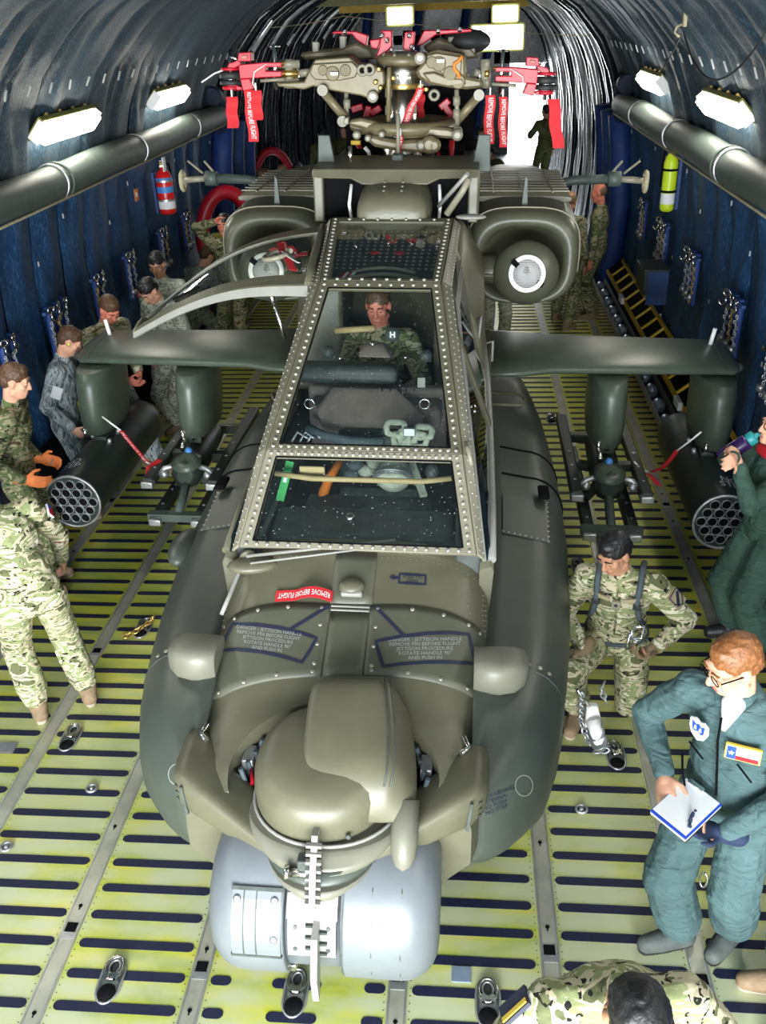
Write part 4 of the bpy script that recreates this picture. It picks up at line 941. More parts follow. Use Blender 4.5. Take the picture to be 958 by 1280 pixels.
MB().tube([V((.36, 6.33, 2.60)), V((.46, 6.30, 2.75)), V((.50, 6.30, 2.83))], .022, 8).build('roof_mast', 'frame_tan', heli)
MB().tube([V((.30, 6.5, 2.62)), V((.49, 6.28, 2.86))], .014, 8).build('roof_strut', 'pale_grey', heli)
MB().ell((.52, 6.25, 2.60), (.10, .05, .018)).build('roof_blade', 'pale_grey', heli)
# dotted panel under the roof pane
rb = MB(); dots = MB()
rp = [p-n3*.05 for p in i3]
MB().plate(rp, n3*.006).build('roof_panel', 'cockpit_dark', heli)
for j in range(11):
    for i in range(15):
        u, v_ = (i+.5)/15, .30+.66*j/10
        if .35 < u < .65 and v_ < .42: continue
        p = rp[0].lerp(rp[1], u).lerp(rp[3].lerp(rp[2], u), v_)+n3*.007; dots.lathe([(.010, 0), (.009, .003)], p, n3, 7)
dots.build('panel_dots', 'bolt', heli, kind='stuff')
for k, (v_, w_) in enumerate(((.10, .7), (.2, .62))):
    MB().tube([rp[0].lerp(rp[1], .5+(t-.5)*w_).lerp(rp[3].lerp(rp[2], .5+(t-.5)*w_), v_+.08*sin(pi*t))+n3*.02 for t in [i/12 for i in range(13)]], .012, 7).build('roof_cable', 'frame_tan', heli)
for k in range(4): MB().beam(rp[0].lerp(rp[1], .05+.03*k).lerp(rp[3].lerp(rp[2], .05+.03*k), .02)+n3*.02, rp[0].lerp(rp[1], .13+.03*k).lerp(rp[3].lerp(rp[2], .13+.03*k), .20)+n3*.02, .018, .006, n3).build('warning_stripe', 'white' if k % 2 else 'red_cloth', heli)
for u in (.38, .62): MB().ell(rp[0].lerp(rp[1], u).lerp(rp[3].lerp(rp[2], u), .56)+n3*.012, (.035, .03, .012)).build('roof_knob', 'red_metal', heli)

# ---- windscreen wiper
wp = MB(); w0 = nose_pt(-.53, 4.00, .05)
MB().lathe([(.045, -.05), (.045, .0), (.03, .010)], w0, n1, 14).build('wiper_pivot', 'frame_tan', heli)
MB().ell(w0+V((.03, -.03, -.02)), (.13, .07, .035), Mx.Rotation(RAD(12), 3, 'Z')).build('wiper_fairing', 'olive', heli)
tip = hq(495, 677, y=4.12)
MB().tube([w0+n1*.03, tip+n1*.02], .009, 7).build('wiper_arm', 'pale_grey', heli); MB().tube([w0+n1*.02+V((.03, -.06, 0)), tip+n1*.01+V((.0, -.04, 0))], .006, 6).build('wiper_arm', 'pale_grey', heli)
MB().beam(hq(410, 676, y=4.115)+n1*.012, hq(578, 682, y=4.115)+n1*.012, .018, .014, n1).build('wiper_blade', 'rubber', heli)
MB().tube([hq(316, 690, y=4.03), hq(300, 712, y=3.93), hq(288, 742, y=3.80), hq(277, 768, y=3.70)], .011, 8).build('guide_rod', 'pale_grey', heli)
# ---- remove-before-flight ribbon lying on the nose
rbn = thing('warning_streamer', 'red remove-before-flight ribbon lying on the nose deck', 'streamer', M=HM.copy(), group='red warning streamers')
def streamer_surf(pts, wdir, wd, name, par, txt=None, th=.0025, mat='red_cloth', flip=False):
    pts = [V(p) for p in pts]; m = MB(); w_ = V(wdir).normalized()*wd/2
    rings = []
    for i, p in enumerate(pts):
        d = (pts[min(i+1, len(pts)-1)]-pts[max(i-1, 0)]).normalized(); n = d.cross(w_).normalized()*th/2; rings.append([p-w_-n, p+w_-n, p+w_+n, p-w_+n])
    o = m.loft(rings, sm=False).build(name, mat, par)
    if txt:
        ln = [0]
        for a, b in zip(pts, pts[1:]): ln.append(ln[-1]+(b-a).length)
        T = ln[-1]
        def fn(u, v_, w2):
            t = min(max(u+T/2, 0), T-1e-4)
            if flip: t = T-t
            k = max(i for i in range(len(ln)-1) if ln[i] <= t); f_ = (t-ln[k])/(ln[k+1]-ln[k])
            p = pts[k].lerp(pts[k+1], f_); d = (pts[k+1]-pts[k]).normalized(); wd_ = V(wdir).normalized(); n = d.cross(wd_).normalized()
            if n.dot(CAM-p) < 0: n = -n
            return p+wd_*(v_*(-1 if flip else 1))+n*.004
        me = text_mesh(txt, wd*.72); x = max(v.co.x for v in me.vertices)-min(v.co.x for v in me.vertices); sc = T*.9/x
        for v in me.vertices: v.co = fn(v.co.x*sc, v.co.y, 0)
        me.materials.clear(); link('lettering', me, 'white', o)
    return o
a, b = V((-.315, 3.83)), V((-.03, 3.83)); pts = []
for i in range(15):
    t = i/14; x = -.37+.28*t; y = arc_hi(x); pts.append(nose_pt(x, y+.035, .012+.035*max(0, sin((t-.35)*pi/.65))*(t > .35)))
streamer_surf(pts, (0, 1, .42), .062, 'ribbon', rbn, 'REMOVE BEFORE FLIGHT', flip=True)

# ---- cockpits
seatback = lambda y0: None
def ck(px, py, y): return hq(px, py, y=y)
tub = MB().box((0, 5.2, 1.19), (1.2, 2.3, .03)).build('cockpit_floor', 'cockpit_dark', heli)
for s in (-1, 1): MB().box((s*.56, 5.0, 1.30), (.14, 1.9, .22)).build('side_console', 'cockpit_dark', heli, .02)
MB().box((0, 4.30, 1.32), (.96, .34, .16)).build('front_coaming', 'cockpit_dark', heli, .04, 3)
MB().box((0, 4.58, 1.30), (.70, .20, .14)).build('front_panel', 'cockpit_dark', heli, .03, 3)
MB().tube([V((-.50, 4.52, 1.56)), V((-.3, 4.50, 1.545)), V((.3, 4.50, 1.545)), V((.46, 4.52, 1.56))], .016, 8).build('reflection_bar', 'reflection_tan', heli)  # solid tan bar standing in for a yellowish reflection on the windshield
for x in (-.30,): MB().box((x, 4.55, 1.565), (.14 if x < -.1 else .08, .02, .06)).build('reflection_tab', 'reflection_tan', heli, .006)  # small piece of the same built-up reflection band
g = MB().beam(ck(363, 577, 4.62), ck(350, 626, 4.50), .045, .012, n1).build('green_marker', 'green_tape', heli); MB().beam(ck(361, 584, 4.605), ck(356, 603, 4.555), .020, .014, n1).build('marker_label', 'white', g)
MB().lathe([(.026, 0), (.026, .05), (.018, .08), (.03, .10), (.02, .12)], ck(439, 665, 4.34), (0, -.2, 1), 14).build('sight_grip', 'steel', heli)
for k in range(3): MB().box(ck(457+8*k, 660, 4.34), (.018, .02, .07)).build('panel_switch', 'pale_grey', heli, .004)
# front seat with harness
fs_ = MB().box((.02, 5.06, 1.30), (.50, .14, .60)).build('front_seat', 'cockpit_dark', heli, .05, 3); MB().box((.02, 4.85, 1.20), (.48, .44, .10)).build('seat_cushion', 'canvas', fs_, .04, 3)
MB().ell(ck(492, 594, 4.72), (.105, .10, .095)).build('seat_helmet_bag', 'canvas', fs_)
for k in range(3): MB().tube([ck(492, 594, 4.72)+V((.107*cos(a), -.102*sin(a)*.6-.05, .097*sin(a)*cos(.4*k)+.02*(k-1))) for a in [pi*i/10 for i in range(11)]], .008, 6).build('bag_strap', 'galv', fs_)
MB().tube([ck(425, 577, 4.85), ck(412, 598, 4.75), ck(405, 615, 4.68), ck(400, 628, 4.62)], [.022, .026, .03, .02], 8).build('shoulder_strap', 'orange', fs_)
for k, (px, py) in enumerate(((445, 580), (458, 588), (440, 592), (470, 578))): MB().ell(ck(px, py, 4.82), (.05, .05, .035)).build('harness_fold', 'canvas' if k % 2 else 'strap', fs_)
MB().beam(ck(515, 580, 4.8), ck(530, 620, 4.6), .04, .02).build('harness_strap', 'canvas', fs_); MB().ell(ck(540, 590, 4.8), (.04, .05, .05)).build('oxygen_valve', 'cockpit_dark', fs_)
# head box between the cockpits
hb_ = MB().box((-.02, 5.30, 1.62), (.80, .22, .14)).box((-.02, 5.42, 1.52), (.86, .10, .45)).build('blast_shield', 'cockpit_brown', heli, .03, 3)
MB().plate([ck(405, 545, 5.06), ck(395, 515, 5.14), ck(415, 490, 5.22), ck(495, 492, 5.22), ck(530, 525, 5.12), ck(528, 545, 5.06)], (0, .05, .02)).build('head_rest', 'cockpit_brown', heli, .02, 3)
for px in (387, 531): MB().tube([ck(px, 505, 5.15)+V((.030*cos(a), -.0, .030*sin(a))) for a in [2*pi*i/14 for i in range(14)]], .006, 6, True).build('vent_ring', 'steel', hb_)
for k in range(5): MB().beam(ck(478+10*k, 486, 5.19), ck(478+10*k, 489, 5.185), .006, .01).build('shield_hole', 'black', hb_)
MB().box(ck(527, 478, 5.22), (.045, .01, .06)).build('data_plate', 'pale_grey', hb_)
ht = MB().box(ck(435, 465, 5.42), (.62, .16, .11)).build('pilot_coaming', 'cockpit_dark', heli, .04, 3)
MB().plate([ck(447, 447, 5.40), ck(455, 434, 5.45), ck(480, 434, 5.45), ck(490, 448, 5.40)], (0, .08, .01)).build('coaming_hood', 'cockpit_brown', ht, .01)
for px, py, r_ in ((410, 440, .04), (533, 445, .04), (466, 430, .018), (425, 448, .014), (507, 447, .014)): MB().ell(ck(px, py, 5.45), r_).build('instrument_cap', 'cockpit_dark' if r_ > .02 else 'steel', ht)
MB().lathe([(.045, 0), (.045, .03), (.02, .04)], ck(491, 418, 5.55), (0, -1, .3), 18).build('helmet_display', 'cockpit_dark', ht)
for dx in (-.012, .012): MB().box(ck(491, 418, 5.505)+V((dx, -.005, 0)), (.008, .006, .035)).build('display_mark', 'white', ht)
MB().box(ck(491, 418, 5.505)+V((0, -.005, 0)), (.03, .006, .008)).build('display_mark', 'white', ht)
MB().tube([V((-.30, 5.60, 2.03)), V((-.05, 5.60, 2.05))], .020, 8).build('reflection_bar_rear', 'reflection_tan', heli)  # tan bar in place of the band reflected in the canopy pane
# belts, hoses and webbing lying behind the front seat
MB().tube([ck(385, 535, 5.0), ck(405, 545, 4.95), ck(440, 552, 4.92), ck(480, 553, 4.92)], .03, 8).build('duct_hose', 'strap', heli)
for k, (px, py, r_) in enumerate(((495, 535, .045), (510, 545, .04), (530, 540, .04), (522, 550, .045), (500, 550, .03))):
    MB().tube([ck(px, py, 4.95)+V((r_*cos(a)*1.2, .02*sin(3*a), r_*sin(a))) for a in [2*pi*i/12 for i in range(12)]], .020, 7, True).build('webbing_loop', 'canvas', heli)
MB().box(ck(512, 540, 4.92), (.07, .02, .05)).build('buckle', 'galv', heli, .005)
for k in range(3): MB().tube([ck(365+10*k, 552, 4.9), ck(372+10*k, 540, 4.98), ck(385+8*k, 548, 4.92)], .008, 6).build('cockpit_wire', 'galv', heli)

# ---- raised left canopy door (hinged on the roof rail)
door = thing('door_group', 'x', 'x'); bpy.data.objects.remove(door)
dA, dB = V((-.44, 5.52, 2.33)), V((-.47, 6.40, 2.50)); dC = hq(168, 416, z=1.90); dC2 = dC+V((.03, .22, .03))
def door_pt(u, v_):           # u: hinge -> outer edge, v: front -> rear, bulging
    f0 = dA.lerp(dC, u)+V((0, 0, .10*sin(pi*u))); f1 = dB.lerp(dC2, u)+V((0, .04*sin(pi*u), .14*sin(pi*u))); return f0.lerp(f1, v_)+V((0, 0, .03*sin(pi*v_)))
nu_, nv_ = 14, 6
gp = MB(); gp.loft([[door_pt(.04+.90*i/nu_, .06+.88*j/nv_) for j in range(nv_+1)] for i in range(nu_+1)], cap=False, closed=False); gp.build('door_pane', 'glass_door', heli)
def band(f0, f1, th):
    rr = []
    for i in range(21):
        a, b = f0(i/20), f1(i/20); n = (b-a).cross(f0(min(1, i/20+.05))-f0(max(0, i/20-.05))).normalized()*th/2; rr.append([a-n, b-n, b+n, a+n])
    return MB().loft(rr, sm=False)
dfr = band(lambda u: door_pt(u, 0), lambda u: door_pt(u, 0)+V((.0, -.012, -.062*(1-.45*u))), .022).build('door_frame', 'pale_grey', heli, label='pale grey front edge of the raised door')
band(lambda u: door_pt(u, 0), lambda u: door_pt(u, .13), .018).build('door_rim', 'olive', heli); band(lambda u: door_pt(u, .84), lambda u: door_pt(u, 1.0), .020).build('door_rim', 'olive', heli)
MB().tube([door_pt(1, j/5) for j in range(6)], .014, 8).build('door_frame', 'olive', heli); MB().tube([door_pt(0, j/5) for j in range(6)], .028, 8).build('door_hinge', 'olive', heli)
ds = MB()
for i in range(40): p = door_pt(i/40, .07); ds.lathe([(.007, 0), (.005, .005)], p+V((0, 0, .004)), (0, 0, 1), 6)
ds.build('door_rivets', 'rivet', dfr, kind='stuff')
MB().tube([door_pt(.62, .25)+V((0, 0, .012)), door_pt(.78, .3)+V((0, 0, .012))], .009, 6).build('door_handle', 'black', dfr)
c = door_pt(.20, .42)+V((0, 0, .02))
MB().tube([c+V((.085*cos(a), .11*sin(a), .0+.02*cos(a))) for a in [.2+1.8*pi*i/18 for i in range(19)]], .016, 8).build('vent_hoop', 'frame_tan', dfr)
MB().tube([hq(337, 362, y=5.72), hq(357, 424, y=5.62)], .013, 8).build('door_strut', 'chrome', heli); MB().cyl(hq(337, 362, y=5.72), hq(343, 380, y=5.695), .020).build('strut_sleeve', 'steel', heli)
st = thing('warning_streamer', 'red and white streamer lying on the raised door glass', 'streamer', M=HM.copy(), group='red warning streamers')
streamer_surf([door_pt(.20, .62)+V((0, 0, .03)), door_pt(.18, .45)+V((0, 0, .035)), door_pt(.13, .30)+V((0, 0, .03)), door_pt(.09, .16)+V((0, 0, .02))], (1, 0, -.2), .05, 'ribbon', st)
streamer_surf([door_pt(.17, .40)+V((0, 0, .045)), door_pt(.12, .30)+V((0, 0, .04)), door_pt(.07, .24)+V((0, 0, .03))], (1, .3, -.2), .02, 'stripe', st, mat='white')

# ---- transmission housing between the engines
dg = MB()
yf = 6.62
hs = MB()
for e in (-1, 1): MB().box((e*.53, yf+.25, 2.66), (.07, .5, .34)).build('housing_cheek', 'olive', heli, .012)
MB().plate([V((-.57, yf, 2.78)), V((-.30, yf-.03, 2.78)), V((-.22, yf-.05, 2.745)), V((.22, yf-.05, 2.745)), V((.30, yf-.03, 2.78)), V((.57, yf, 2.78)), V((.57, yf, 2.84)), V((-.57, yf, 2.84))], (0, .55, .02)).build('housing_lintel', 'olive', heli, .012)
MB().box((0, yf+.12, 2.60), (1.0, .1, .42)).build('housing_shade', 'black', heli)  # black sheet standing in for the shade inside the housing openings
bl_ = MB().loft([[V((x*w_, y, z)) for x, z in ((-1, 2.46), (-1.02, 2.60), (-.9, zt-.03), (-.5, zt), (.5, zt), (.9, zt-.03), (1.02, 2.60), (1, 2.46))] for y, w_, zt in ((6.32, .20, 2.62), (6.36, .235, 2.70), (6.45, .25, 2.745), (6.62, .255, 2.77), (7.0, .255, 2.79))]).build('transmission_fairing', 'olive', heli, sub=2)
for s in (-1, 1):
    for k in range(3): MB().lathe([(.010, 0), (.010, .005)], (s*.06, 6.40+.06*k, 2.735+.018*k), (0, -.3, 1), 8).build('fairing_screw', 'bolt', bl_)
    MB().tube([V((s*.30, 6.6, 2.50)), V((s*.31, 6.55, 2.62)), V((s*.30, 6.62, 2.74))], .012, 7).build('drain_line', 'white', heli)
# decking behind, pedestals and boxes round the mast
MB().box((0, 7.55, 2.62), (1.15, 1.4, .30)).build('rotor_deck', 'olive_deck', heli, .04)
MB().box((0, 7.9, 2.80), (.9, .6, .1)).build('deck_bay', 'black', heli)
for px, w_, h_ in ((437, .20, .07), (497, .10, .16)):
    p = hq(px, 212, y=6.95); MB().plate([p+V((-w_/2, 0, -.12)), p+V((w_/2, 0, -.12)), p+V((w_*.36, 0, h_-.06)), p+V((-w_*.36, 0, h_-.06))], (0, .14, 0)).build('deck_pedestal', 'duct', heli, .01)
    MB().cyl(p+V((0, .07, h_-.06)), p+V((0, .07, h_+.20 if px > 480 else h_+.08)), .014).build('pedestal_rod', 'frame_tan' if px > 480 else 'steel', heli)
for s, px in ((-1, 408), (1, 601)):
    p = hq(px, 205, y=6.9); MB().plate([p+V((-.06, 0, -.05)), p+V((.07, 0, -.05)), p+V((.03 if s < 0 else .06, 0, .19)), p+V((-.05 if s < 0 else -.02, 0, .19))], (0, .03, 0)).build('deck_fin', 'duct', heli, .006)

# ---- engine nacelles
def se_ring(xc, y, zc_, rx, rz_, n=36, p=3.2):
    out = []
    for i in range(n):
        a = 2*pi*i/n; c, q = cos(a), sin(a); out.append(V((xc+rx*math.copysign(abs(c)**(2/p), c), y, zc_+rz_*math.copysign(abs(q)**(2/p), q))))
    return out
for s in (-1, 1):
    xc = s*.90
    nc = MB().loft([se_ring(xc, 7.15, 2.13, .12, .12, p=2.2), se_ring(xc, 7.10, 2.15, .22, .20, p=2.4), se_ring(xc, 6.88, 2.17, .285, .245, p=2.6), se_ring(xc, 6.80, 2.18, .31, .27, p=2.7), se_ring(xc, 6.80, 2.19, .36, .305, p=2.9), se_ring(xc, 6.88, 2.20, .395, .33), se_ring(xc, 7.05, 2.21, .415, .34), se_ring(xc, 7.6, 2.22, .42, .34), se_ring(xc, 8.6, 2.24, .41, .33), se_ring(xc, 9.4, 2.22, .34, .28), se_ring(xc, 9.9, 2.2, .25, .2)]).build('engine_nacelle', 'nacelle', heli)
    MB().loft([se_ring(xc, 7.3, 2.535, .36, .022, 28, 4), se_ring(xc, 8.5, 2.555, .36, .022, 28, 4)]).build('nacelle_top_panel', 'olive', nc)
    tp_ = MB()
    for k in range(9): tp_.box((xc, 7.4+.125*k, 2.578), (.70, .018, .008))
    tp_.build('panel_slats', 'frame_tan', nc, kind='stuff')
    for k in (-1, 0, 1): MB().box((xc+k*.22, 7.9, 2.582), (.012, 1.15, .008)).build('panel_strap', 'frame_tan', nc)
    MB().plate([V((xc-.02, 7.0, 2.54)), V((xc+.02, 7.0, 2.54)), V((xc+.01, 7.0, 2.72)), V((xc-.006, 7.0, 2.74))], (0, .03, 0)).build('vent_fin', 'duct', nc)
    MB().tube([se_ring(xc, 6.93, 2.205, .408, .338)[i] for i in range(-1, 20)], .006, 5).build('nacelle_seam', 'frame_tan', nc)
    # gearbox bulb in the air intake with its round cover
    bc = V((xc+s*.02, 6.72, 2.13))
    bb = MB().ell(bc, (.235, .17, .225), nu=28, nv=18).build('gearbox_bulb', 'nacelle', nc)
    MB().ell(bc+V((-s*.24, .1, 0)), (.20, .12, .10)).build('shaft_fairing', 'nacelle', nc)
    MB().tube([bc+V((-s*.17, .0, .03)), bc+V((-s*.19, -.02, .02)), bc+V((-s*.33, -.02, .02)), bc+V((-s*.35, .02, .02)), bc+V((-s*.33, -.02, -.02)), bc+V((-s*.19, -.02, -.02))], .010, 6).build('shaft_handle', 'olive', nc)
    dv = V((-s*.02, -1, .18)).normalized(); c0 = bc+V((.0, -.155, .03))
    MB().lathe([(.100, -.01), (.128, -.01), (.128, .012), (.098, .012)], c0, dv, 32, capped=False).build('cover_ring', 'white', bb)
    MB().lathe([(.098, -.01), (.098, .006), (.05, .012)], c0, dv, 28).build('cover_mesh', 'mesh_grey', bb)
    for k in range(11):
        z = -.085+.017*k; hw_ = sqrt(max(0, .098**2-z*z)); e_ = V((1, 0, 0)); u_ = dv.cross(e_)
        MB().beam(c0+dv*.011+e_*hw_-u_*z, c0+dv*.011-e_*hw_-u_*z, .005, .004, dv).build('mesh_bar', 'ink_pale', bb)
    for a in (RAD(140), RAD(-35)): MB().box(c0+V((.113*cos(a), -.012, .113*sin(a))), (.05, .02, .035), Mx.Rotation(-a, 3, 'Y')).build('cover_clip', 'black', bb)
    MB().lathe([(.0, 0), (.03, .002)], c0+V((0, .0, 0)), dv, 8) 
    # long boom with an end ring beside the nacelle
    x0 = s*1.22
    bm_ = MB().tube([V((x0, 8.1, 2.38)), V((x0+s*.005, 8.1, 2.47)), V((x0+s*.05, 8.1, 2.535)), V((x0+s*.14, 8.1, 2.55)), V((x0+s*.42, 8.1, 2.56))], .038, 10).tube([V((x0+s*.40, 8.1, 2.56)), V((x0+s*.50, 8.1, 2.56))], .06, 10).build('sensor_boom', 'duct', heli)
    MB().tube([V((x0+s*.50, 8.1, 2.56)), V((x0+s*.68, 8.1, 2.545))], .026, 8).build('boom_tip', 'frame_tan', bm_)
    MB().tube([V((x0+s*.70, 8.1+.06*cos(a), 2.54+.075*sin(a))) for a in [2*pi*i/14 for i in range(14)]], .018, 7, True).build('boom_ring', 'rope', bm_)
    for k in range(2): MB().tube([V((x0+s*(.42+.1*k), 8.1, 2.6)), V((x0+s*(.50+.14*k), 8.1, 2.70))], .010, 6).build('boom_lever', 'frame_tan', bm_)

# ---- stub wings, pylons
def airfoil(x, yl, yt, zc_, th):
    ch = yt-yl; out = []
    for i in range(13):
        t = (1-cos(pi*i/12))/2; out.append(V((x, yl+ch*t, zc_+th*(1.48*sqrt(t)*.67-.63*t*.67-.2*t*t))))
    for i in range(11, 0, -1):
        t = (1-cos(pi*i/12))/2; out.append(V((x, yl+ch*t, zc_-th*.75*(1.48*sqrt(t)*.67-.63*t*.67-.2*t*t))))
    return out
for s in (-1, 1):
    wg = MB().loft([airfoil(s*x, yl, yt, z, th) for x, yl, yt, z, th in ((.55, 6.58, 7.50, 1.40, .20), (.95, 6.62, 7.46, 1.40, .19), (1.15, 6.70, 7.42, 1.40, .18), (2.49, 6.74, 7.36, 1.40, .165), (2.54, 6.80, 7.32, 1.40, .10))]).build('stub_wing', 'wing_green', heli)
    MB().tube([airfoil(s*2.42, 6.74, 7.36, 1.401, .166)[i] for i in range(12)], .004, 4).build('tip_seam', 'cockpit_dark', wg)
    MB().cyl((s*2.40, 7.2, 1.47), (s*2.42, 7.2, 1.60), .016).build('formation_light', 'white', wg); MB().ell((s*2.55, 6.88, 1.40), (.035, .05, .035)).build('navigation_light', 'cockpit_dark', wg)
    for xx, yb in ((1.60, 0), (2.39, 0)):
        rings = []
        for z, yl, yt, hw_ in ((1.36, 6.55, 7.30, .135), (1.24, 6.52, 7.28, .145), (1.00, 6.50, 7.25, .145), (.86, 6.53, 7.20, .13), (.83, 6.60, 7.15, .10)):
            r_ = []
            for i in range(20):
                a = 2*pi*i/20; c, q = cos(a), sin(a); r_.append(V((s*xx+hw_*math.copysign(abs(c)**.8, c), (yl+yt)/2+(yt-yl)/2*math.copysign(abs(q)**.9, q), z)))
            rings.append(r_)
        py_ = MB().loft(rings).build('pylon', 'wing_green', heli)
        MB().box((s*xx, 6.72, .82), (.12, .26, .06)).build('ejector_rack', 'launcher', py_, .01)
        for k in range(3): MB().cyl((s*xx-.07+.07*k, 6.55+.03*k, .83), (s*xx-.07+.07*k, 6.55+.03*k, .92), .016).build('sway_brace', 'steel', py_)

# ---- rocket pods
for s, lb in ((-1, 'dark green rocket pod with nineteen tubes under the left wing tip, reading NO STEP'), (1, 'dark green rocket pod behind the drinking man under the right wing tip')):
    rp_ = thing('rocket_pod', lb, 'rocket pod', M=HM @ Mx.Translation((s*2.33, 5.86, .63)), group='rocket pods')
    Rr = .205
    MB().lathe([(Rr-.004, 0), (Rr, .012), (Rr, 1.45), (Rr*.93, 1.56), (Rr*.75, 1.60)], (0, 0, 0), (0, 1, 0), 36, capped=False).build('pod_body', 'pod_dark', rp_)
    holes = [(0, 0)]+[(.078*cos(pi/3*k), .078*sin(pi/3*k)) for k in range(6)]+[(.152*cos(pi/6*k+.0), .152*sin(pi/6*k)) if k % 2 == 0 else (.137*cos(pi/6*k), .137*sin(pi/6*k)) for k in range(12)]
    # face plate: a disc set back between the tubes
    MB().lathe([(Rr-.004, .004), (.0, .004)], (0, 0, 0), (0, 1, 0), 36, capped=False).build('face_plate', 'launcher', rp_)
    tm = MB().lathe([(.035, .02), (.035, -.010), (.0315, -.010), (.0315, .012)], (0, 0, 0), (0, 1, 0), 16, capped=False).mesh('launch_tube'); dk = MB().lathe([(.0315, -.004), (.0, -.0035)], (0, 0, 0), (0, 1, 0), 16, capped=False).mesh('tube_bore')
    for hx, hz in holes:
        o = link('launch_tube', tm, 'galv', rp_, loc=(hx, 0, hz)); link('tube_bore', dk, 'black', o)
    MB().tube([V((Rr*cos(a), -.004, Rr*sin(a))) for a in [2*pi*i/32 for i in range(32)]], .010, 6, True).build('face_rim', 'galv', rp_)
    for yy in (.78, 1.1): MB().lathe([(Rr+.002, yy), (Rr+.002, yy+.05)], (0, 0, 0), (0, 1, 0), 36, capped=False).build('band', 'launcher', rp_)
    MB().box((0, .9, Rr+.005), (.10, .5, .04)).build('hardback', 'launcher', rp_, .01)
    for k in range(4): MB().lathe([(.02, 0), (.02, .03), (.012, .045)], (.08*(-1)**k, .62+.1*k, Rr*.93), (.3*(-1)**k, 0, 1), 8).build('lug', 'galv', rp_)
    def fpod(u, v_, w_, s=s, y0=.22):
        a = pi/2-u/Rr+(-s)*.35; return V((cos(a)*(Rr+.005), y0+v_*1.3, sin(a)*(Rr+.005)))
    text_on('lettering', 'NO\nSTEP', .085, fpod, 'white', rp_, line=.75)
    text_on('lettering', '01', .075, lambda u, v_, w_: fpod(u-.02*s, v_, w_, s, .80), 'white', rp_)
# ---- missile launchers
for s, lb in ((-1, 'black four-rail missile launcher under the left inner pylon'), (1, 'black four-rail missile launcher under the right inner pylon')):
    ml = thing('missile_launcher', lb, 'launcher', M=HM @ Mx.Translation((s*1.60, 6.55, .60)), group='missile launchers')
    MB().lathe([(.06, -.30), (.115, -.26), (.125, -.05), (.10, .55), (.06, .6)], (0, 0, .06), (0, 1, 0), 8).build('hub', 'launcher', ml)
    MB().lathe([(.11, 0), (.12, .02), (.06, .05)], (0, -.20, .13), (0, -.4, 1), 20).build('hub_cap', 'wing_green', ml); MB().lathe([(.03, 0), (.03, .04), (.015, .06)], (0, -.12, .17), (0, 0, 1), 10).build('cap_bolt', 'label_blue', ml)
    for e in (-1, 1):
        for z, xo, y0 in ((.06, .25, -.42), (-.16, .16, -.60)):
            rl = MB().box((e*xo, y0+.75, z), (.085, 1.5, .075)).build('launch_rail', 'launcher', ml, .012)
            MB().box((e*xo, y0-.0, z-.005), (.095, .07, .055)).build('rail_shoe', 'galv', rl, .01)
            for k in range(3): MB().lathe([(.012, 0), (.012, .006)], (e*xo, y0+.2+.25*k, z+.038), (0, 0, 1), 8).build('rail_bolt', 'galv', rl)
            MB().beam((0, y0+.55, .04), (e*xo, y0+.55, z), .07, .06).build('rail_arm', 'launcher', ml)
        MB().tube([V((e*.05, -.2, .12)), V((e*.17, -.23, .10)), V((e*.24, -.25, .02))], .022, 8).build('cable_conduit', 'galv', ml); MB().ell((e*.17, -.25, .06), .035).build('connector', 'galv', ml)
    MB().tube([V((0, -.22, .02)), V((.0, -.42, -.08)), V((0, -.54, -.13))], .035, 8).build('stem', 'duct', ml)
    MB().beam((-.22, -.56, -.14), (.22, -.56, -.14), .07, .06).build('cross_member', 'duct', ml)
    MB().box((0, .75, .02), (.52, .08, .07)).build('rear_member', 'launcher', ml, .01); MB().cyl((-.06, -.1, .20), (-.06, .05, .26), .022).build('lanyard_post', 'steel', ml)

# ================================================================== rotor head (blades off, red folding gear fitted)
RY = 7.45
def rq(px, py, dy=0.): return hq(px, py, y=RY+dy)
def outline(name, pts, y0, th, mat, par=None, bev=.008):       # a block whose front outline was measured, with real depth
    return MB().plate([hq(px, py, y=y0) for px, py in pts], (0, th, 0)).build(name, mat, par or heli, bev, 2)
mc = rq(503, 120)
# mast
zt = lambda py: rq(503, py).z
mast = MB().lathe([(.15, zt(215)), (.15, zt(190)), (.12, zt(170)), (.118, zt(158)), (.105, zt(152)), (.105, zt(112)), (.135, zt(110)), (.14, zt(104)), (.125, zt(100)), (.14, zt(94)), (.13, zt(82)), (.10, zt(78)), (.10, zt(64))], (mc.x, RY+.12, 0), n=28).build('rotor_mast', 'steel', heli)
MB().lathe([(.145, zt(112)), (.15, zt(109)), (.145, zt(105))], (mc.x, RY+.12, 0), n=28, capped=False).build('mast_collar', 'brass', mast)
MB().lathe([(.19, zt(82)), (.20, zt(78)), (.20, zt(72)), (.15, zt(66))], (mc.x, RY+.12, 0), n=28).build('hub_plate', 'rotor_tan', heli)
for k in range(10):
    a = 2*pi*k/10; MB().lathe([(.016, 0), (.016, .03), (.008, .04)], (mc.x+.165*cos(a), RY+.12+.165*sin(a), zt(74)), (0, 0, 1), 6).build('hub_bolt', 'bolt', heli)
for px in (487, 519): MB().cyl(rq(px, 142, -.04), rq(px, 118, -.04), .012).build('mast_rod', 'patch_yellow' if px < 500 else 'frame_tan', mast)
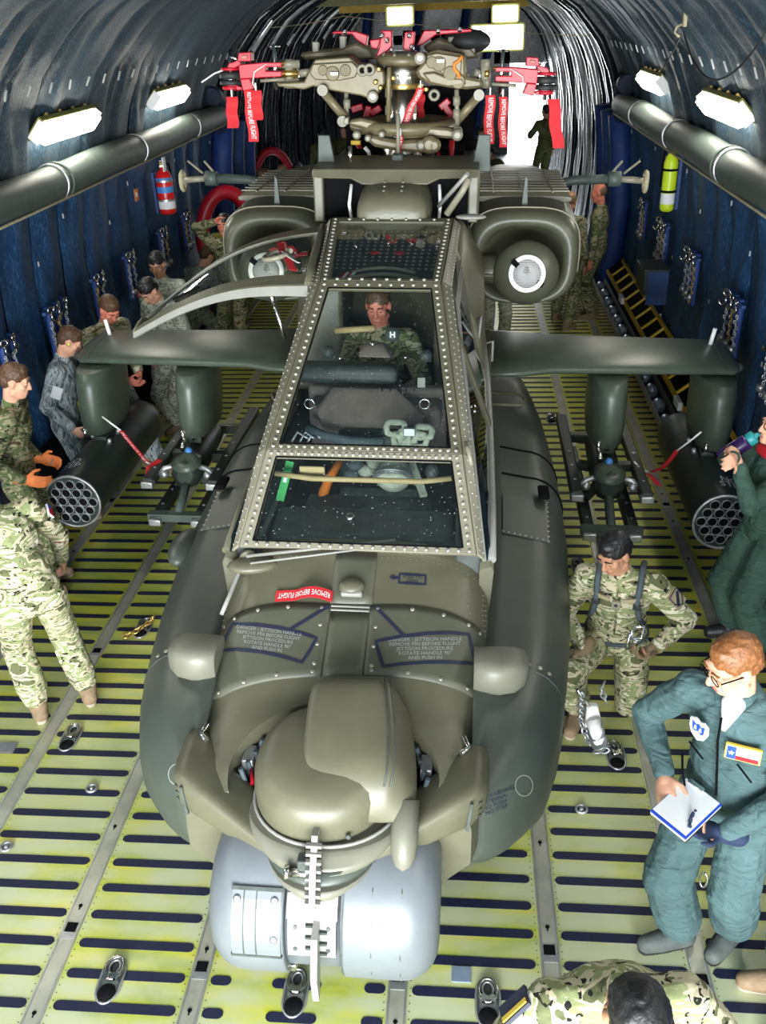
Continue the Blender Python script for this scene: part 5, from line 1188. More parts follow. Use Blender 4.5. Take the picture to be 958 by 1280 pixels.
# left and right blade arms
armL = outline('blade_arm', [(388, 84), (394, 74), (437, 71), (447, 80), (470, 82), (480, 90), (481, 104), (472, 118), (462, 124), (452, 120), (418, 114), (392, 108), (380, 112), (347, 108), (346, 104), (380, 102)], RY-.08, .30, 'rotor_tan', bev=.02)
outline('arm_plate', [(387, 92), (391, 80), (440, 77), (449, 86), (444, 97), (425, 101), (394, 100)], RY-.105, .03, 'rotor_tan', armL, .008)
armR = outline('blade_arm', [(520, 88), (531, 76), (533, 66), (548, 62), (582, 68), (583, 96), (603, 100), (603, 110), (583, 112), (563, 110), (536, 105), (524, 98)], RY-.08, .30, 'rotor_tan', bev=.02)
outline('arm_plate', [(532, 80), (534, 69), (546, 66), (578, 71), (576, 93), (556, 94)], RY-.105, .03, 'rotor_tan', armR, .008)
outline('arm_lower_lobe', [(528, 92), (543, 90), (560, 97), (578, 98), (583, 106), (560, 109), (538, 104)], RY-.12, .06, 'rotor_tan', armR, .012)
for par, pts in ((armL, [(416, 92, .05), (404, 88, .035), (432, 88, .04)]), (armR, [(549, 80, .05), (540, 78, .04), (563, 92, .05), (573, 102, .05)])):
    for px, py, r_ in pts: MB().lathe([(r_, 0), (r_, .008), (r_*.85, .012)], rq(px, py, -.105), (0, -1, .1), 20).build('boss', 'rotor_tan', par)
for par, px in ((armL, 418), (armR, 551)): MB().box(rq(px, 92 if px < 480 else 76, -.125), (.06, .02, .026)).build('data_plate', 'steel', par, .004)
MB().tube([rq(x, y, -.12) for x, y in ((578, 70), (574, 76), (568, 80), (568, 86), (573, 92), (575, 97))], .013, 7).build('sealant_band', 'orange', armR)
for px, py in ((462, 87), (466, 121), (525, 73), (543, 119), (453, 88)):
    q = rq(px, py, -.12); MB().tube([q+V((.030*cos(a), 0, .030*sin(a))) for a in [2*pi*i/14 for i in range(14)]], .013, 7, True).build('bearing_eye', 'frame_tan', heli); MB().lathe([(.022, 0), (.022, .02)], q+V((0, .02, 0)), (0, -1, 0), 12).build('bearing_bolt', 'chrome' if px in (466, 525) else 'black', heli)
for px, py in ((474, 87), (476, 110), (470, 103), (492, 98), (533, 112)): MB().lathe([(.018, 0), (.018, .02), (.010, .028)], rq(px, py, -.09), (0, -1, .1), 10).build('gold_nut', 'brass', heli)
# rear arms (running aft) seen above and behind
outline('rear_blade_arm', [(375, 66), (395, 63), (408, 62), (425, 60), (445, 53), (462, 60), (470, 74), (448, 76), (440, 70), (410, 73), (380, 75)], RY+.42, .35, 'rotor_tan', bev=.02)
outline('rear_blade_arm', [(528, 58), (548, 47), (566, 52), (590, 60), (600, 72), (585, 74), (560, 66), (534, 66)], RY+.42, .35, 'rotor_tan', bev=.02)
for px, py in ((429, 53), (395, 60), (564, 54), (590, 60)): MB().box(rq(px, py, .45), (.05, .05, .09)).build('arm_stop', 'frame_tan', heli, .008)
# clevises at the arm ends
for s, xs in ((-1, (345, 362, 374, 388)), (1, (630, 616, 606, 594))):
    for py in (80, 92, 103):
        MB().tube([rq(xs[2], py, .0), rq(xs[0] if s < 0 else 612, py, .0)], .030, 8).build('clevis_fork', 'brass' if py == 92 else 'frame_tan', heli)
    MB().tube([rq(xs[1] if s < 0 else 607, py_, .02) for py_ in (74, 110)], .040, 10).build('clevis_barrel', 'frame_tan', heli)
    MB().tube([rq(xs[2] if s < 0 else 600, 86, .0), rq(xs[2] if s < 0 else 600, 103, .0)], .02, 8).build('clevis_pin', 'chrome', heli); MB().tube([rq(xs[2] if s < 0 else 600, 92), rq(xs[3], 90)], .028, 8).build('damper_rod', 'frame_tan', heli)
# red folding fixtures
def fixture(s, lab):
    f = thing('fold_fixture', lab, 'fixture', M=HM.copy(), group='red blade folding fixtures')
    X = (lambda a: a) if s < 0 else (lambda a: 971.5-a)
    def o2(name, pts, dy, th, mat, par=None, bev=.006): return outline(name, [(X(a), b) for a, b in (pts if s < 0 else reversed(pts))], RY+dy, th, mat, par or f, bev)
    yo = 0 if s < 0 else 6
    o2('arm_plate', [(298, 81+yo), (330, 78+yo), (352, 78+yo), (352, 84+yo), (332, 84+yo), (332, 89+yo), (352, 89+yo), (352, 96+yo), (330, 97+yo), (300, 99+yo)], -.12, .10, 'red_metal')
    o2('top_block', [(297, 77+yo), (298, 66+yo), (313, 65+yo), (314, 77+yo)], -.06, .12, 'red_metal'); o2('block_window', [(301, 74+yo), (302, 69+yo), (309, 69+yo), (309, 74+yo)], -.075, .02, 'lip')
    o2('lower_block', [(300, 99+yo), (312, 98+yo), (318, 111+yo), (304, 114+yo)], -.10, .12, 'red_metal')
    o2('upper_arm', [(283, 86+yo), (286, 79+yo), (300, 75+yo), (302, 81+yo), (292, 86+yo)], -.02, .06, 'red_metal'); o2('lower_arm', [(283, 107+yo), (290, 105+yo), (303, 109+yo), (302, 113+yo), (286, 113+yo)], -.02, .06, 'red_metal')
    c = V(rq(X(289), 96+yo, .03))
    zc_ = lambda py: rq(X(289), py+yo, .03).z
    for a, b, mt, r_ in ((106, 100, 'rubber', .085), (98, 90, 'rubber', .085), (88, 84, 'red_metal', .07), (112, 107, 'red_metal', .07), (100, 98, 'chrome', .05)): MB().lathe([(r_*.8, zc_(a)), (r_, zc_(a-.5)), (r_, zc_(b+.5)), (r_*.8, zc_(b))], (c.x, c.y, 0), n=22).build('clamp_wheel' if mt == 'rubber' else 'clamp_disc', mt, f)
    MB().cyl((c.x, c.y, zc_(119)), (c.x, c.y, zc_(70)), .013).build('clamp_pin', 'chrome', f)
    MB().cyl(rq(X(346), 112+yo, -.07), rq(X(342), 55+yo, -.07), .014).build('lock_pin', 'chrome', f); MB().tube([rq(X(334), 58+yo, -.07), rq(X(350), 58+yo, -.07)], .008, 6).build('pin_handle', 'steel', f)
    for py in (84, 104): MB().tube([rq(X(326), py+yo-3, -.10), rq(X(356), py+yo-5, -.10)], .012, 7).build('clamp_rod', 'brass' if py == 84 else 'frame_tan', f)
    MB().tube([rq(X(300), 76+yo), rq(X(292), 72+yo), rq(X(285), 71+yo)], .010, 6).build('latch', 'chrome', f)
    MB().tube([rq(X(333), 80+yo, -.13), rq(X(318), 90+yo, -.15), rq(X(316), 104+yo, -.14), rq(X(320), 112+yo, -.12)], .004, 5).build('safety_wire', 'white', f)
    if s < 0: MB().tube([rq(283, 86), rq(268, 92), rq(252, 103)], .006, 5).build('loose_cord', 'white', f)
    return f
fixture(-1, 'red blade folding fixture at the left end of the rotor head'); fixture(1, 'red blade folding fixture at the right end of the rotor head')
def hang(label, top, bot, wd, txt=None, dy=-.08, mat='red_cloth'):
    t = thing('warning_streamer', label, 'streamer', M=HM.copy(), group='red warning streamers')
    a, b = rq(*top, dy), rq(*bot, dy); pts = [a.lerp(b, i/10)+V((.006*sin(i*.9), -.012*sin(i*.7), 0)) for i in range(11)]
    streamer_surf(pts, (1, .1, 0), wd, 'ribbon', t, txt, flip=False); MB().tube([a, a+V((0, .0, .05))], .006, 6).build('cord', 'white', t); return t
hang('plain red streamer hanging at the far left end of the rotor head', (290, 121), (291, 160), .085)
hang('long lettered red streamer hanging second from the left on the rotor head', (311, 112), (317, 177), .075, 'REMOVE BEFORE FLIGHT')
hang('plain red streamer hanging third from the left on the rotor head', (320, 113), (322, 150), .078, dy=-.14)
hang('wide lettered red streamer left of the two under the right rotor arm', (613, 119), (611, 180), .070, 'REMOVE BEFORE FLIGHT', dy=-.12)
hang('narrow lettered red streamer right of the two under the right rotor arm', (629, 121), (629, 184), .060, 'REMOVE BEFORE FLIGHT', dy=-.06)
hang('plain red streamer hanging at the far right end of the rotor head', (692, 124), (698, 185), .085)
hang('lettered red streamer hanging slantwise beside the rotor mast', (526, 110), (505, 155), .055, 'REMOVE BEFORE FLIGHT', dy=-.16)
hang('red streamer hanging straight behind the slanted one at the mast', (527, 118), (526, 147), .05, dy=.25)
hang('small lettered streamer on the rod below the swashplate', (501, 170), (498, 199), .035, 'REMOVE', dy=-.3)
# red brackets and strongback above the hub
sb = thing('red_strongback', 'red bracket beam bolted on top of the rotor hub', 'fixture', M=HM.copy())
outline('bracket', [(469, 74), (474, 60), (477, 38), (490, 38), (490, 58), (479, 70)], RY+.10, .08, 'red_metal', sb); outline('bracket', [(506, 40), (519, 39), (517, 64), (519, 74), (511, 76), (504, 60)], RY+.10, .08, 'red_metal', sb)
outline('beam', [(526, 46), (530, 38), (560, 37), (590, 36), (590, 40), (545, 44), (528, 56), (520, 58)], RY+.30, .10, 'red_metal', sb); outline('beam', [(414, 42), (418, 39), (445, 39), (460, 44), (458, 58), (446, 50), (440, 43)], RY+.40, .10, 'red_metal', sb)
outline('side_plate', [(462, 50), (477, 48), (472, 62), (464, 60)], RY+.25, .06, 'red_metal', sb)
for px, py in ((478, 46), (484, 52), (512, 46), (515, 60), (548, 40), (575, 38), (432, 41), (490, 64), (500, 70), (487, 73), (508, 73)): MB().lathe([(.017, 0), (.017, .03), (.009, .04)], rq(px, py, .08), (0, -1, .3), 8).build('bolt', 'chrome', sb)
bagk = tag(MB().ell(HM @ rq(583, 52, .55), (.19, .16, .09)).build('hub_cover_bag', 'rubber'), 'black padded bag lying on the right rear rotor arm', 'bag')
# links, swashplate, actuators
def rod(name, pts, r_, mat, dy=0., n=8): return MB().tube([rq(x, y, dy) for x, y in pts], r_, n).build(name, mat, heli)
rod('damper_link', [(403, 113), (432, 148)], .032, 'rotor_tan', -.10); rod('damper_link', [(599, 119), (571, 152)], .032, 'rotor_tan', -.10)
for px, py in ((403, 113), (428, 152), (599, 119), (572, 165)): MB().lathe([(.038, 0), (.038, .07), (.02, .08)], rq(px, py, -.16), (0, 1, 0), 14).build('link_end', 'frame_tan', heli)
rod('pitch_link', [(487, 84), (486, 100), (486, 168)], .017, 'rotor_tan', -.16); rod('pitch_link', [(433, 112), (434, 150)], .016, 'frame_tan', -.05); rod('pitch_link', [(571, 112), (572, 162)], .017, 'frame_tan', -.12)
for px, py in ((486, 116), (486, 138), (434, 130), (571, 126), (571, 142)): MB().lathe([(.026, -.03), (.026, .03)], rq(px, py, -.12), (0, 0, 1), 8).build('link_nut', 'frame_tan', heli)
MB().tube([V((mc.x+.36*cos(a), RY+.12+.36*sin(a), zt(158))) for a in [2*pi*i/36 for i in range(36)]], .045, 10, True).build('swashplate', 'rotor_tan', heli)
outline('swash_arm', [(492, 161), (520, 157), (560, 160), (577, 165), (579, 172), (568, 174), (540, 172), (500, 174), (490, 170)], RY-.22, .12, 'rotor_tan', bev=.02); outline('swash_arm', [(437, 150), (452, 148), (484, 156), (485, 172), (474, 168), (450, 160), (436, 157)], RY-.20, .12, 'rotor_tan', bev=.02)
outline('actuator_body', [(458, 166), (478, 172), (500, 176), (530, 174), (540, 182), (533, 192), (500, 190), (468, 184), (457, 175)], RY-.25, .16, 'rotor_tan', bev=.025)
for px, py, r_ in ((527, 181, .035), (572, 168, .04), (447, 168, .03), (461, 172, .025), (478, 167, .025), (537, 180, .06), (543, 181, .05)): MB().lathe([(r_, 0), (r_, .05), (r_*.5, .065)], rq(px, py, -.27), (0, -1, 0), 14).build('actuator_cap', 'frame_tan' if r_ < .05 else 'rotor_tan', heli)
outline('scissor_arm', [(430, 148), (436, 146), (436, 156), (429, 156)], RY-.2, .1, 'frame_tan')
rod('actuator_leg', [(537, 190), (538, 215)], .035, 'duct', -.1); rod('deck_tube', [(446, 176), (456, 198), (452, 215)], .02, 'red_metal', .2); rod('deck_tube', [(565, 175), (564, 210)], .022, 'red_metal', .15); rod('deck_tube', [(548, 190), (547, 212)], .012, 'red_metal', .1)
rod('hydraulic_line', [(526, 192), (527, 200), (534, 208)], .008, 'white', -.1); rod('hydraulic_line', [(456, 184), (461, 190), (463, 200)], .014, 'white', -.1)
for px, py in ((533, 211), (468, 197), (445, 178)): MB().box(rq(px, py, -.1), (.07, .05, .03)).build('yellow_tag', 'patch_yellow', heli, .005)
for px, py in ((447, 135), (460, 140), (470, 138), (560, 138), (566, 145), (556, 130)): MB().box(rq(px, py, .35), (.09, .06, .05), Mx.Rotation(.4*px, 3, 'Y')).build('rear_fitting', 'red_metal', heli, .008)
MB().box((0, RY+.75, 2.95), (1.05, .1, .60)).build('deck_firewall', 'black', heli)
# tail beyond, mostly hidden: boom, fin
MB().loft([[V((-.06, y, z)), V((.06, y, z)), V((.04, y+.1, z)), V((-.04, y+.1, z))] for y, z in ((13.0, 1.4), (13.4, 2.6))]).build('tail_fin', 'olive', heli)

# ================================================================== PEOPLE
def remesh(prims, name, vox, smooth=4, disp=None):
    m = MB()
    for p in prims:
        if p[0] == 'c': m.caps(p[1], p[2], p[3], p[4], p[5] if len(p) > 5 else 12)
        else: m.ell(p[1], p[2], p[3] if len(p) > 3 else None, 16, 12)
    me = m.mesh(name); fixn(me); o = bpy.data.objects.new(name, me)
    r = o.modifiers.new('r', 'REMESH'); r.mode = 'VOXEL'; r.voxel_size = vox; r.use_smooth_shade = True
    s_ = o.modifiers.new('s', 'SMOOTH'); s_.factor = .5; s_.iterations = smooth
    if disp:
        tx = bpy.data.textures.new(name+'_folds', 'CLOUDS'); tx.noise_scale = disp[1]; tx.noise_depth = 2
        d = o.modifiers.new('d', 'DISPLACE'); d.texture = tx; d.strength = disp[0]; d.mid_level = .5; d.texture_coords = 'LOCAL'
    out = evaluated(o, True); bpy.data.objects.remove(o); bpy.data.meshes.remove(me); out.name = name
    out.polygons.foreach_set('use_smooth', [True]*len(out.polygons)); out.materials.clear(); return out
def ik(a, b, l1, l2, pole):
    a, b = V(a), V(b); d = b-a; L = min(d.length, (l1+l2)*.999); d.normalize(); b = a+d*L
    x = (l1*l1-l2*l2+L*L)/(2*L); h_ = sqrt(max(0, l1*l1-x*x)); p = V(pole); p = (p-d*p.dot(d)); p = p.normalized() if p.length > 1e-4 else frame_of(d)[0]
    return a+d*x+p*h_, b
def Rm(yaw=0, pitch=0, roll=0): return (Mx.Rotation(RAD(yaw), 3, 'Z') @ Mx.Rotation(RAD(-pitch), 3, 'X') @ Mx.Rotation(RAD(roll), 3, 'Y'))
def hand_prims(wr, d, n, side, curl=.35, sc=1., spread=.0):
    """wrist, pointing direction, palm normal, which way the thumb lies"""
    d = V(d).normalized(); n = V(n); n = (n-d*n.dot(d)).normalized(); t = d.cross(n)*side; P = []
    R = Mx((t, d, n)).transposed()
    P.append(('e', wr+d*.048*sc, (.042*sc, .052*sc, .018*sc), R)); P.append(('c', wr-d*.02, wr+d*.03, .027*sc, .028*sc))
    for i, L in enumerate((.074, .082, .077, .060)):
        off = t*(.030-.0205*i)*sc; b0 = wr+d*.085*sc+off; ang = curl*(1+.12*i); sp = t*(.22-.15*i)*spread
        d1 = (d*cos(ang)+n*sin(ang)+sp).normalized(); d2 = (d*cos(ang*2.3)+n*sin(ang*2.3)+sp).normalized()
        m1 = b0+d1*L*.52*sc; P.append(('c', b0-d*.02, b0, .0095*sc, .0095*sc, 8)); P.append(('c', b0, m1, .0095*sc, .0088*sc, 8)); P.append(('c', m1, m1+d2*L*.5*sc, .0088*sc, .0072*sc, 8))
    b0 = wr+d*.03*sc+t*.030*sc; m1 = b0+(d*.6+t*.75+n*.3).normalized()*.042*sc; P.append(('c', b0, m1, .013*sc, .0105*sc, 8)); P.append(('c', m1, m1+(d*.85+t*.25+n*.4).normalized()*.032*sc, .0105*sc, .008*sc, 8))
    return P
def person(label, loc, yaw, *, pel=(0, 0, .95), lean=0, side=0, twist=0, head=(0, 0, 0), hands=((-.26, .05, .80), (.26, .05, .80)), elbow=((-.5, -.6, -.3), (.5, -.6, -.3)), feet=((-.11, 0, .0), (.11, 0, .0)), fyaw=(8, -8), knee=((-.1, 1, 0), (.1, 1, 0)),
           top='ocp', bot=None, boots='boot_tan', skin='skin', hair='hair_brown', vox=.011, S=1.0, eyes=True, hdir=(None, None), hnorm=(None, None), curl=(.35, .35), gloves=(None, None), spread=(0, 0), face=True, bald=False, sink=0., patch=None, fpitch=(0, 0), skiphead=False, baggy=1.08):
    bot = bot or top
    t = thing('person', label, 'person', loc, RAD(yaw)); t.scale = (S, S, S)
    T = Rm(twist, lean, side); pel = V(pel)
    up = T @ V((0, 0, 1)); rt = T @ V((1, 0, 0)); fw = T @ V((0, 1, 0))
    pr_ = Rm(0, lean*.3, 0) @ V((1, 0, 0))
    waist = pel+(V((0, 0, 1))*.5+up*.5).normalized()*.16; chest = waist+up*.20; nb = waist+up*.345
    sh = [nb-up*.045+rt*.185*e+fw*.0 for e in (-1, 1)]; hip = [pel+V((e*.095, 0, -.03)) for e in (-1, 1)]
    Hd = T @ Rm(*head) if False else Rm(twist+head[0], head[1], head[2]); hc = nb+up*.07+(Hd @ V((0, .015, .135)))
    arms = []
    for i, e in enumerate((-1, 1)):
        el, wr = ik(sh[i], hands[i], .295, .265, elbow[i]); arms.append((el, wr))
    legs = []
    for i, e in enumerate((-1, 1)):
        an = V(feet[i])+V((0, 0, .095)); kn, an = ik(hip[i], an, .445, .43, knee[i]); legs.append((kn, an))
    # ---- body: one continuous figure
    B = [('e', hc+Hd @ V((0, -.014, .030)), (.074, .094, .088), Hd), ('e', hc+Hd @ V((0, .020, -.045)), (.060, .066, .080), Hd), ('e', hc+Hd @ V((0, .060, -.098)), (.030, .026, .022), Hd)]
    h = lambda x, y, z: hc+Hd @ V((x, y, z))
    B += [('c', h(0, .088, .008), h(0, .104, -.034), .0095, .0145, 10), ('c', h(-.036, .076, .024), h(.036, .076, .024), .013, .013, 8), ('c', h(-.019, .082, -.066), h(.019, .082, -.066), .0085, .0085, 8), ('c', h(-.017, .080, -.078), h(.017, .080, -.078), .009, .009, 8)]
    for e in (-1, 1):
        B += [('e', h(e*.038, .055, -.022), (.027, .028, .026), Hd), ('e', h(e*.076, -.006, -.008), (.011, .019, .032), Hd @ Rm(0, -10, 0)), ('c', h(e*.052, .0, -.075), h(e*.024, .052, -.098), .022, .020, 8), ('e', h(e*.012, .094, -.036), (.009, .010, .008), Hd)]
    B += [('c', h(0, -.022, -.06), nb+up*.0, .052, .058), ('c', nb-up*.02, sh[0]+up*.0, .055, .062), ('c', nb-up*.02, sh[1], .055, .062),
          ('e', chest+up*.01, (.155, .10, .17), T), ('e', waist, (.14, .095, .14), T), ('e', pel+V((0, 0, .02)), (.16, .105, .12))]
    for i, e in enumerate((-1, 1)):
        el, wr = arms[i]; B += [('c', sh[i], el, .052, .040), ('c', el, el.lerp(wr, .35), .041, .042), ('c', el.lerp(wr, .35), wr, .042, .027)]
        d = V(hdir[i]) if hdir[i] else (wr-el); n = V(hnorm[i]) if hnorm[i] else V((-e, .2, 0)); B += hand_prims(wr, d, n, 1 if i == 1 else -1, curl[i], .72 if gloves[i] else 1.02, spread[i])
        kn, an = legs[i]; B += [('c', hip[i], kn, .080, .055), ('c', kn, kn.lerp(an, .35), .052, .056), ('c', kn.lerp(an, .35), an, .054, .038)]
        fy = Rm(fyaw[i]); B += [('c', an, an+fy @ V((0, .11, -.055)), .036, .034)]
    body = link('body', remesh(B, 'body', vox, 3 if vox < .008 else 2), skin, t)
    # ---- clothing
    J = [('e', chest, (.185, .128, .19), T), ('e', waist, (.168, .122, .17), T), ('e', pel+V((0, 0, .05)), (.178, .125, .13)), ('c', nb-up*.035, sh[0], .068, .078), ('c', nb-up*.035, sh[1], .068, .078), ('c', nb-up*.02+fw*.0, nb+up*.035, .068, .064)]
    for i in (0, 1):
        el, wr = arms[i]; J += [('c', sh[i], el, .078, .060), ('c', el, wr.lerp(el, .06), .062, .043)]
    jk = link('jacket', remesh(J, 'jacket', vox*1.0, 4, (.016, .07)), top, t)
    Q = [('e', pel+V((0, 0, -.0)), (.172, .120, .12))]
    for i in (0, 1):
        kn, an = legs[i]; Q += [('c', hip[i], kn, .102, .082*baggy), ('c', kn, kn.lerp(an, .72), .084*baggy, .080*baggy), ('c', kn.lerp(an, .72), an.lerp(kn, .16), .080*baggy, .070*baggy)]
    link('trousers', remesh(Q, 'trousers', vox*1.05, 4, (.018, .08)), bot, t)
    for i in (0, 1):
        kn, an = legs[i]; fy = Rm(fyaw[i], fpitch[i]); f = lambda x, y, z: an+fy @ V((x, y, z))
        bo = link('boot', remesh([('c', an.lerp(kn, .38), an, .066, .057), ('c', f(0, -.025, -.045), f(0, .09, -.050), .050, .050), ('c', f(0, .09, -.052), f(0, .16, -.058), .050, .042)], 'boot', max(vox, .009), 3), boots, t)
        if vox < .011:
            for k in range(5): MB().beam(f(-.032+.004*k, .045+.022*k, .022-.016*k), f(.032-.004*k, .055+.022*k, .020-.016*k), .008, .006, fy @ V((0, .5, 1))).build('lace', 'boot_sole' if boots == 'boot_tan' else 'strap', bo)
        so = link('sole', remesh([('c', f(0, -.035, -.080), f(0, .07, -.080), .036, .040), ('c', f(0, .07, -.080), f(0, .16, -.080), .042, .038)], 'sole', max(vox, .010), 2), 'boot_sole' if boots == 'boot_tan' else 'boot_black', bo)
        for v in so.data.vertices: v.co.z = min(max(v.co.z, an.z-.095), an.z-.06)
    # ---- hair and face
    if not bald:
        hp = [('e', h(0, -.018, .044), (.080, .097, .084), Hd), ('e', h(0, -.052, .012), (.073, .062, .080), Hd), ('e', h(0, .030, .088), (.052, .042, .034), Hd)]
        link('hair', remesh(hp, 'hair', max(.007, vox*.8), 2, (.012, .02)), hair, t)
    else:
        link('hair', remesh([('e', h(0, -.03, .022), (.0775, .082, .076), Hd)], 'hair', max(.007, vox*.8), 2), 'hair_stubble', t)
    if eyes:
        for e in (-1, 1):
            ey = MB().ell(h(e*.031, .0715, .001), .0135, nu=12, nv=8).build('eye', 'eye', t); MB().ell(h(e*.031, .0805, -.003), (.0078, .006, .0072), nu=10, nv=6).build('iris', 'iris', ey)
            MB().ell(h(e*.031, .0735, .0045), (.0155, .0140, .0115), Hd, nu=12, nv=8).build('eyelid', skin, t)
            MB().caps(h(e*.016, .092, .026), h(e*.048, .083, .027), .0048, .0042, 8).build('eyebrow', hair if not bald else 'hair_stubble', t)
        MB().caps(h(-.020, .0895, -.072), h(.020, .0895, -.072), .0045, .0045, 8).build('lips', 'lip', t)
    for i in (0, 1):
        if gloves[i]:
            el, wr = arms[i]; d = V(hdir[i]) if hdir[i] else (wr-el); n = V(hnorm[i]) if hnorm[i] else V(((-1)**(i+1)*-1, .2, 0))
            link('glove', remesh(hand_prims(wr, d, n, 1 if i == 1 else -1, curl[i], 1.16, spread[i])+[('c', wr-V(d).normalized()*.05, wr, .042, .038)], 'glove', max(.006, vox*.8), 2), gloves[i], t)
    t_info = dict(o=t, hc=hc, Hd=Hd, chest=chest, T=T, sh=sh, arms=arms, legs=legs, nb=nb, up=up, fw=fw, rt=rt, waist=waist, pel=pel)
    return t_info
def stick(info, name, u, v_, w_, h_, mat, side=0, parent=None, dz=0, rot=0, off=.150):    # flat cloth patch on the chest front; u right, v up from chest centre
    T = info['T']; c = info['chest']+T @ V((u, off*sqrt(max(.05, 1-(u/.21)**2)), v_)); n = T @ V((u/.21*.8, 1, .1)).normalized()
    a = (T @ V((1, 0, 0))); a = (a-n*a.dot(n)).normalized(); b = n.cross(a)*-1; ca, sa = cos(RAD(rot)), sin(RAD(rot)); a, b = a*ca+b*sa, b*ca-a*sa
    q = [c-a*w_/2-b*h_/2, c+a*w_/2-b*h_/2, c+a*w_/2+b*h_/2, c-a*w_/2+b*h_/2]
    return MB().plate([p-n*.004 for p in q], n*.010).build(name, mat, parent or info['o']), c, n, a, b
def arm_patch(info, i, tpos, dirv, w_, h_, mat, name='shoulder_patch', off=.078):
    p = info['sh'][i].lerp(info['arms'][i][0], tpos); d = (info['arms'][i][0]-info['sh'][i]).normalized(); n = V(dirv); n = (n-d*n.dot(d)).normalized(); a = n.cross(d)
    c = p+n*off; q = [c-a*w_/2-d*h_/2, c+a*w_/2-d*h_/2, c+a*w_/2+d*h_/2, c-a*w_/2+d*h_/2]
    o = MB().plate([k-n*.006 for k in q], n*.012).build(name, mat, info['o']); return o, c, n, a, d

def toL(loc, yaw, p):
    d = V(p)-V(loc); c, s_ = cos(RAD(yaw)), sin(RAD(yaw)); return V((d.x*c+d.y*s_, -d.x*s_+d.y*c, d.z))
# ---- man with the clipboard, right foreground
LO, YW = (1.78, 2.88, 0), 142
clip = person('man with short ginger hair and spectacles in blue-green flight suit writing on a clipboard', LO, YW, lean=7, head=(-34, 20, -4), top='flight_blue', boots='boot_grey', hair='hair_ginger', vox=.0058, baggy=1.28,
    hands=(toL(LO, YW, (1.715, 2.655, .955)), toL(LO, YW, (1.515, 2.85, 1.06))), elbow=((-.8, -.5, -.3), (.9, -.4, -.4)), feet=(toL(LO, YW, (1.94, 2.94, 0)), toL(LO, YW, (1.70, 2.90, 0))), fyaw=(-5, -38), knee=((-.2, 1, 0), (.3, 1, 0)),
    hdir=(V((.75, .5, .1)), V((-.55, .8, -.35))), hnorm=(V((0, .2, 1)), V((-.5, -.2, -.9))), curl=(.55, .55), gloves=('glove_navy', None), spread=(0, .6), skin='skin')
ci = clip['o']
hc, Hd = clip['hc'], clip['Hd']; hh = lambda x, y, z: hc+Hd @ V((x, y, z))
gl = tag(MB().tube([hh(-.078, .0, .006), hh(-.064, .088, .008)], .003, 6).tube([hh(.078, .0, .006), hh(.064, .088, .008)], .003, 6).tube([hh(-.012, .104, .010), hh(0, .107, .013), hh(.012, .104, .010)], .003, 6).build('spectacles', 'black', ci), 'x', 'x'); del gl['label']; del gl['category']
for e in (-1, 1):
    MB().tube([hh(e*.036+.024*cos(a), .097+.0*sin(a), .002+.018*sin(a)) for a in [2*pi*i/16 for i in range(16)]], .0022, 5, True).build('spectacle_rim', 'black', ci)
link('collar', remesh([('c', clip['nb']+clip['up']*.0-clip['rt']*.05+clip['fw']*.055, clip['nb']+clip['up']*.03-clip['rt']*.085, .022, .028), ('c', clip['nb']+clip['rt']*.05+clip['fw']*.055, clip['nb']+clip['up']*.03+clip['rt']*.085, .022, .028), ('c', clip['nb']+clip['up']*.03-clip['rt']*.085, clip['nb']+clip['up']*.04-clip['fw']*.07, .028, .028), ('c', clip['nb']+clip['up']*.03+clip['rt']*.085, clip['nb']+clip['up']*.04-clip['fw']*.07, .028, .028)], 'collar', .008, 2), 'flight_blue', ci)
link('undershirt', remesh([('c', clip['nb']+clip['fw']*.062+clip['up']*.03, clip['chest']+clip['up']*.10+clip['fw']*.125, .045, .012)], 'undershirt', .007, 2), 'white', ci)
# round-topped shield patch on his right breast, state flag patch on his left breast
o, c, n, a, b = stick(clip, 'emblem_patch', .085, .055, .085, .085, 'paper')
bpy.data.objects.remove(o); a_, b_ = a, b
shp = [(-.042, .035), (-.02, .045), (0, .038), (.02, .045), (.042, .035), (.044, .0), (.030, -.032), (0, -.050), (-.030, -.032), (-.044, 0)]
ep = MB().plate([c+a*u-b*(-v_) for u, v_ in shp], n*.008).build('emblem_patch', 'paper', ci)
shp2 = [(-.030, .030), (-.012, .020), (0, .030), (.012, .020), (.030, .030), (.026, -.006), (.016, -.012), (0, -.004), (-.016, -.012), (-.026, -.006)]
MB().plate([c+a*u+b*v_+n*.008 for u, v_ in shp2], n*.003).build('emblem_shield', 'clip_blue', ep)
for k in (-1, 1): MB().plate([c+a*(k*.012+u)+b*v_+n*.011 for u, v_ in ((-.006, .0), (.006, .0), (.003, .018), (-.003, .018))], n*.002).build('emblem_wing', 'paper', ep)
o, c, n, a, b = stick(clip, 'flag_patch', -.085, .035, .125, .070, 'patch_yellow')
MB().plate([c+a*u*.058+b*v_*.030+n*.006 for u, v_ in ((-1, -1), (1, -1), (1, 1), (-1, 1))], n*.003).build('flag_field', 'paper', o)
sgn = 1 if (Mx.Rotation(RAD(YW), 3, 'Z') @ a).dot(RGT) > 0 else -1
sv = 1 if b.z > 0 else -1
MB().plate([c+a*sgn*(u)+b*sv*v_+n*.009 for u, v_ in ((-.056, -.028), (-.024, -.028), (-.024, .028), (-.056, .028))], n*.002).build('flag_canton', 'clip_blue', o)
MB().plate([c+a*sgn*(-.040+.012*cos(q)*(1 if k % 2 == 0 else .42))+b*sv*(.012*sin(q)*(1 if k % 2 == 0 else .42))+n*.011 for k in range(10) for q in [pi/2+k*pi/5]], n*.002).build('flag_star', 'white', o)
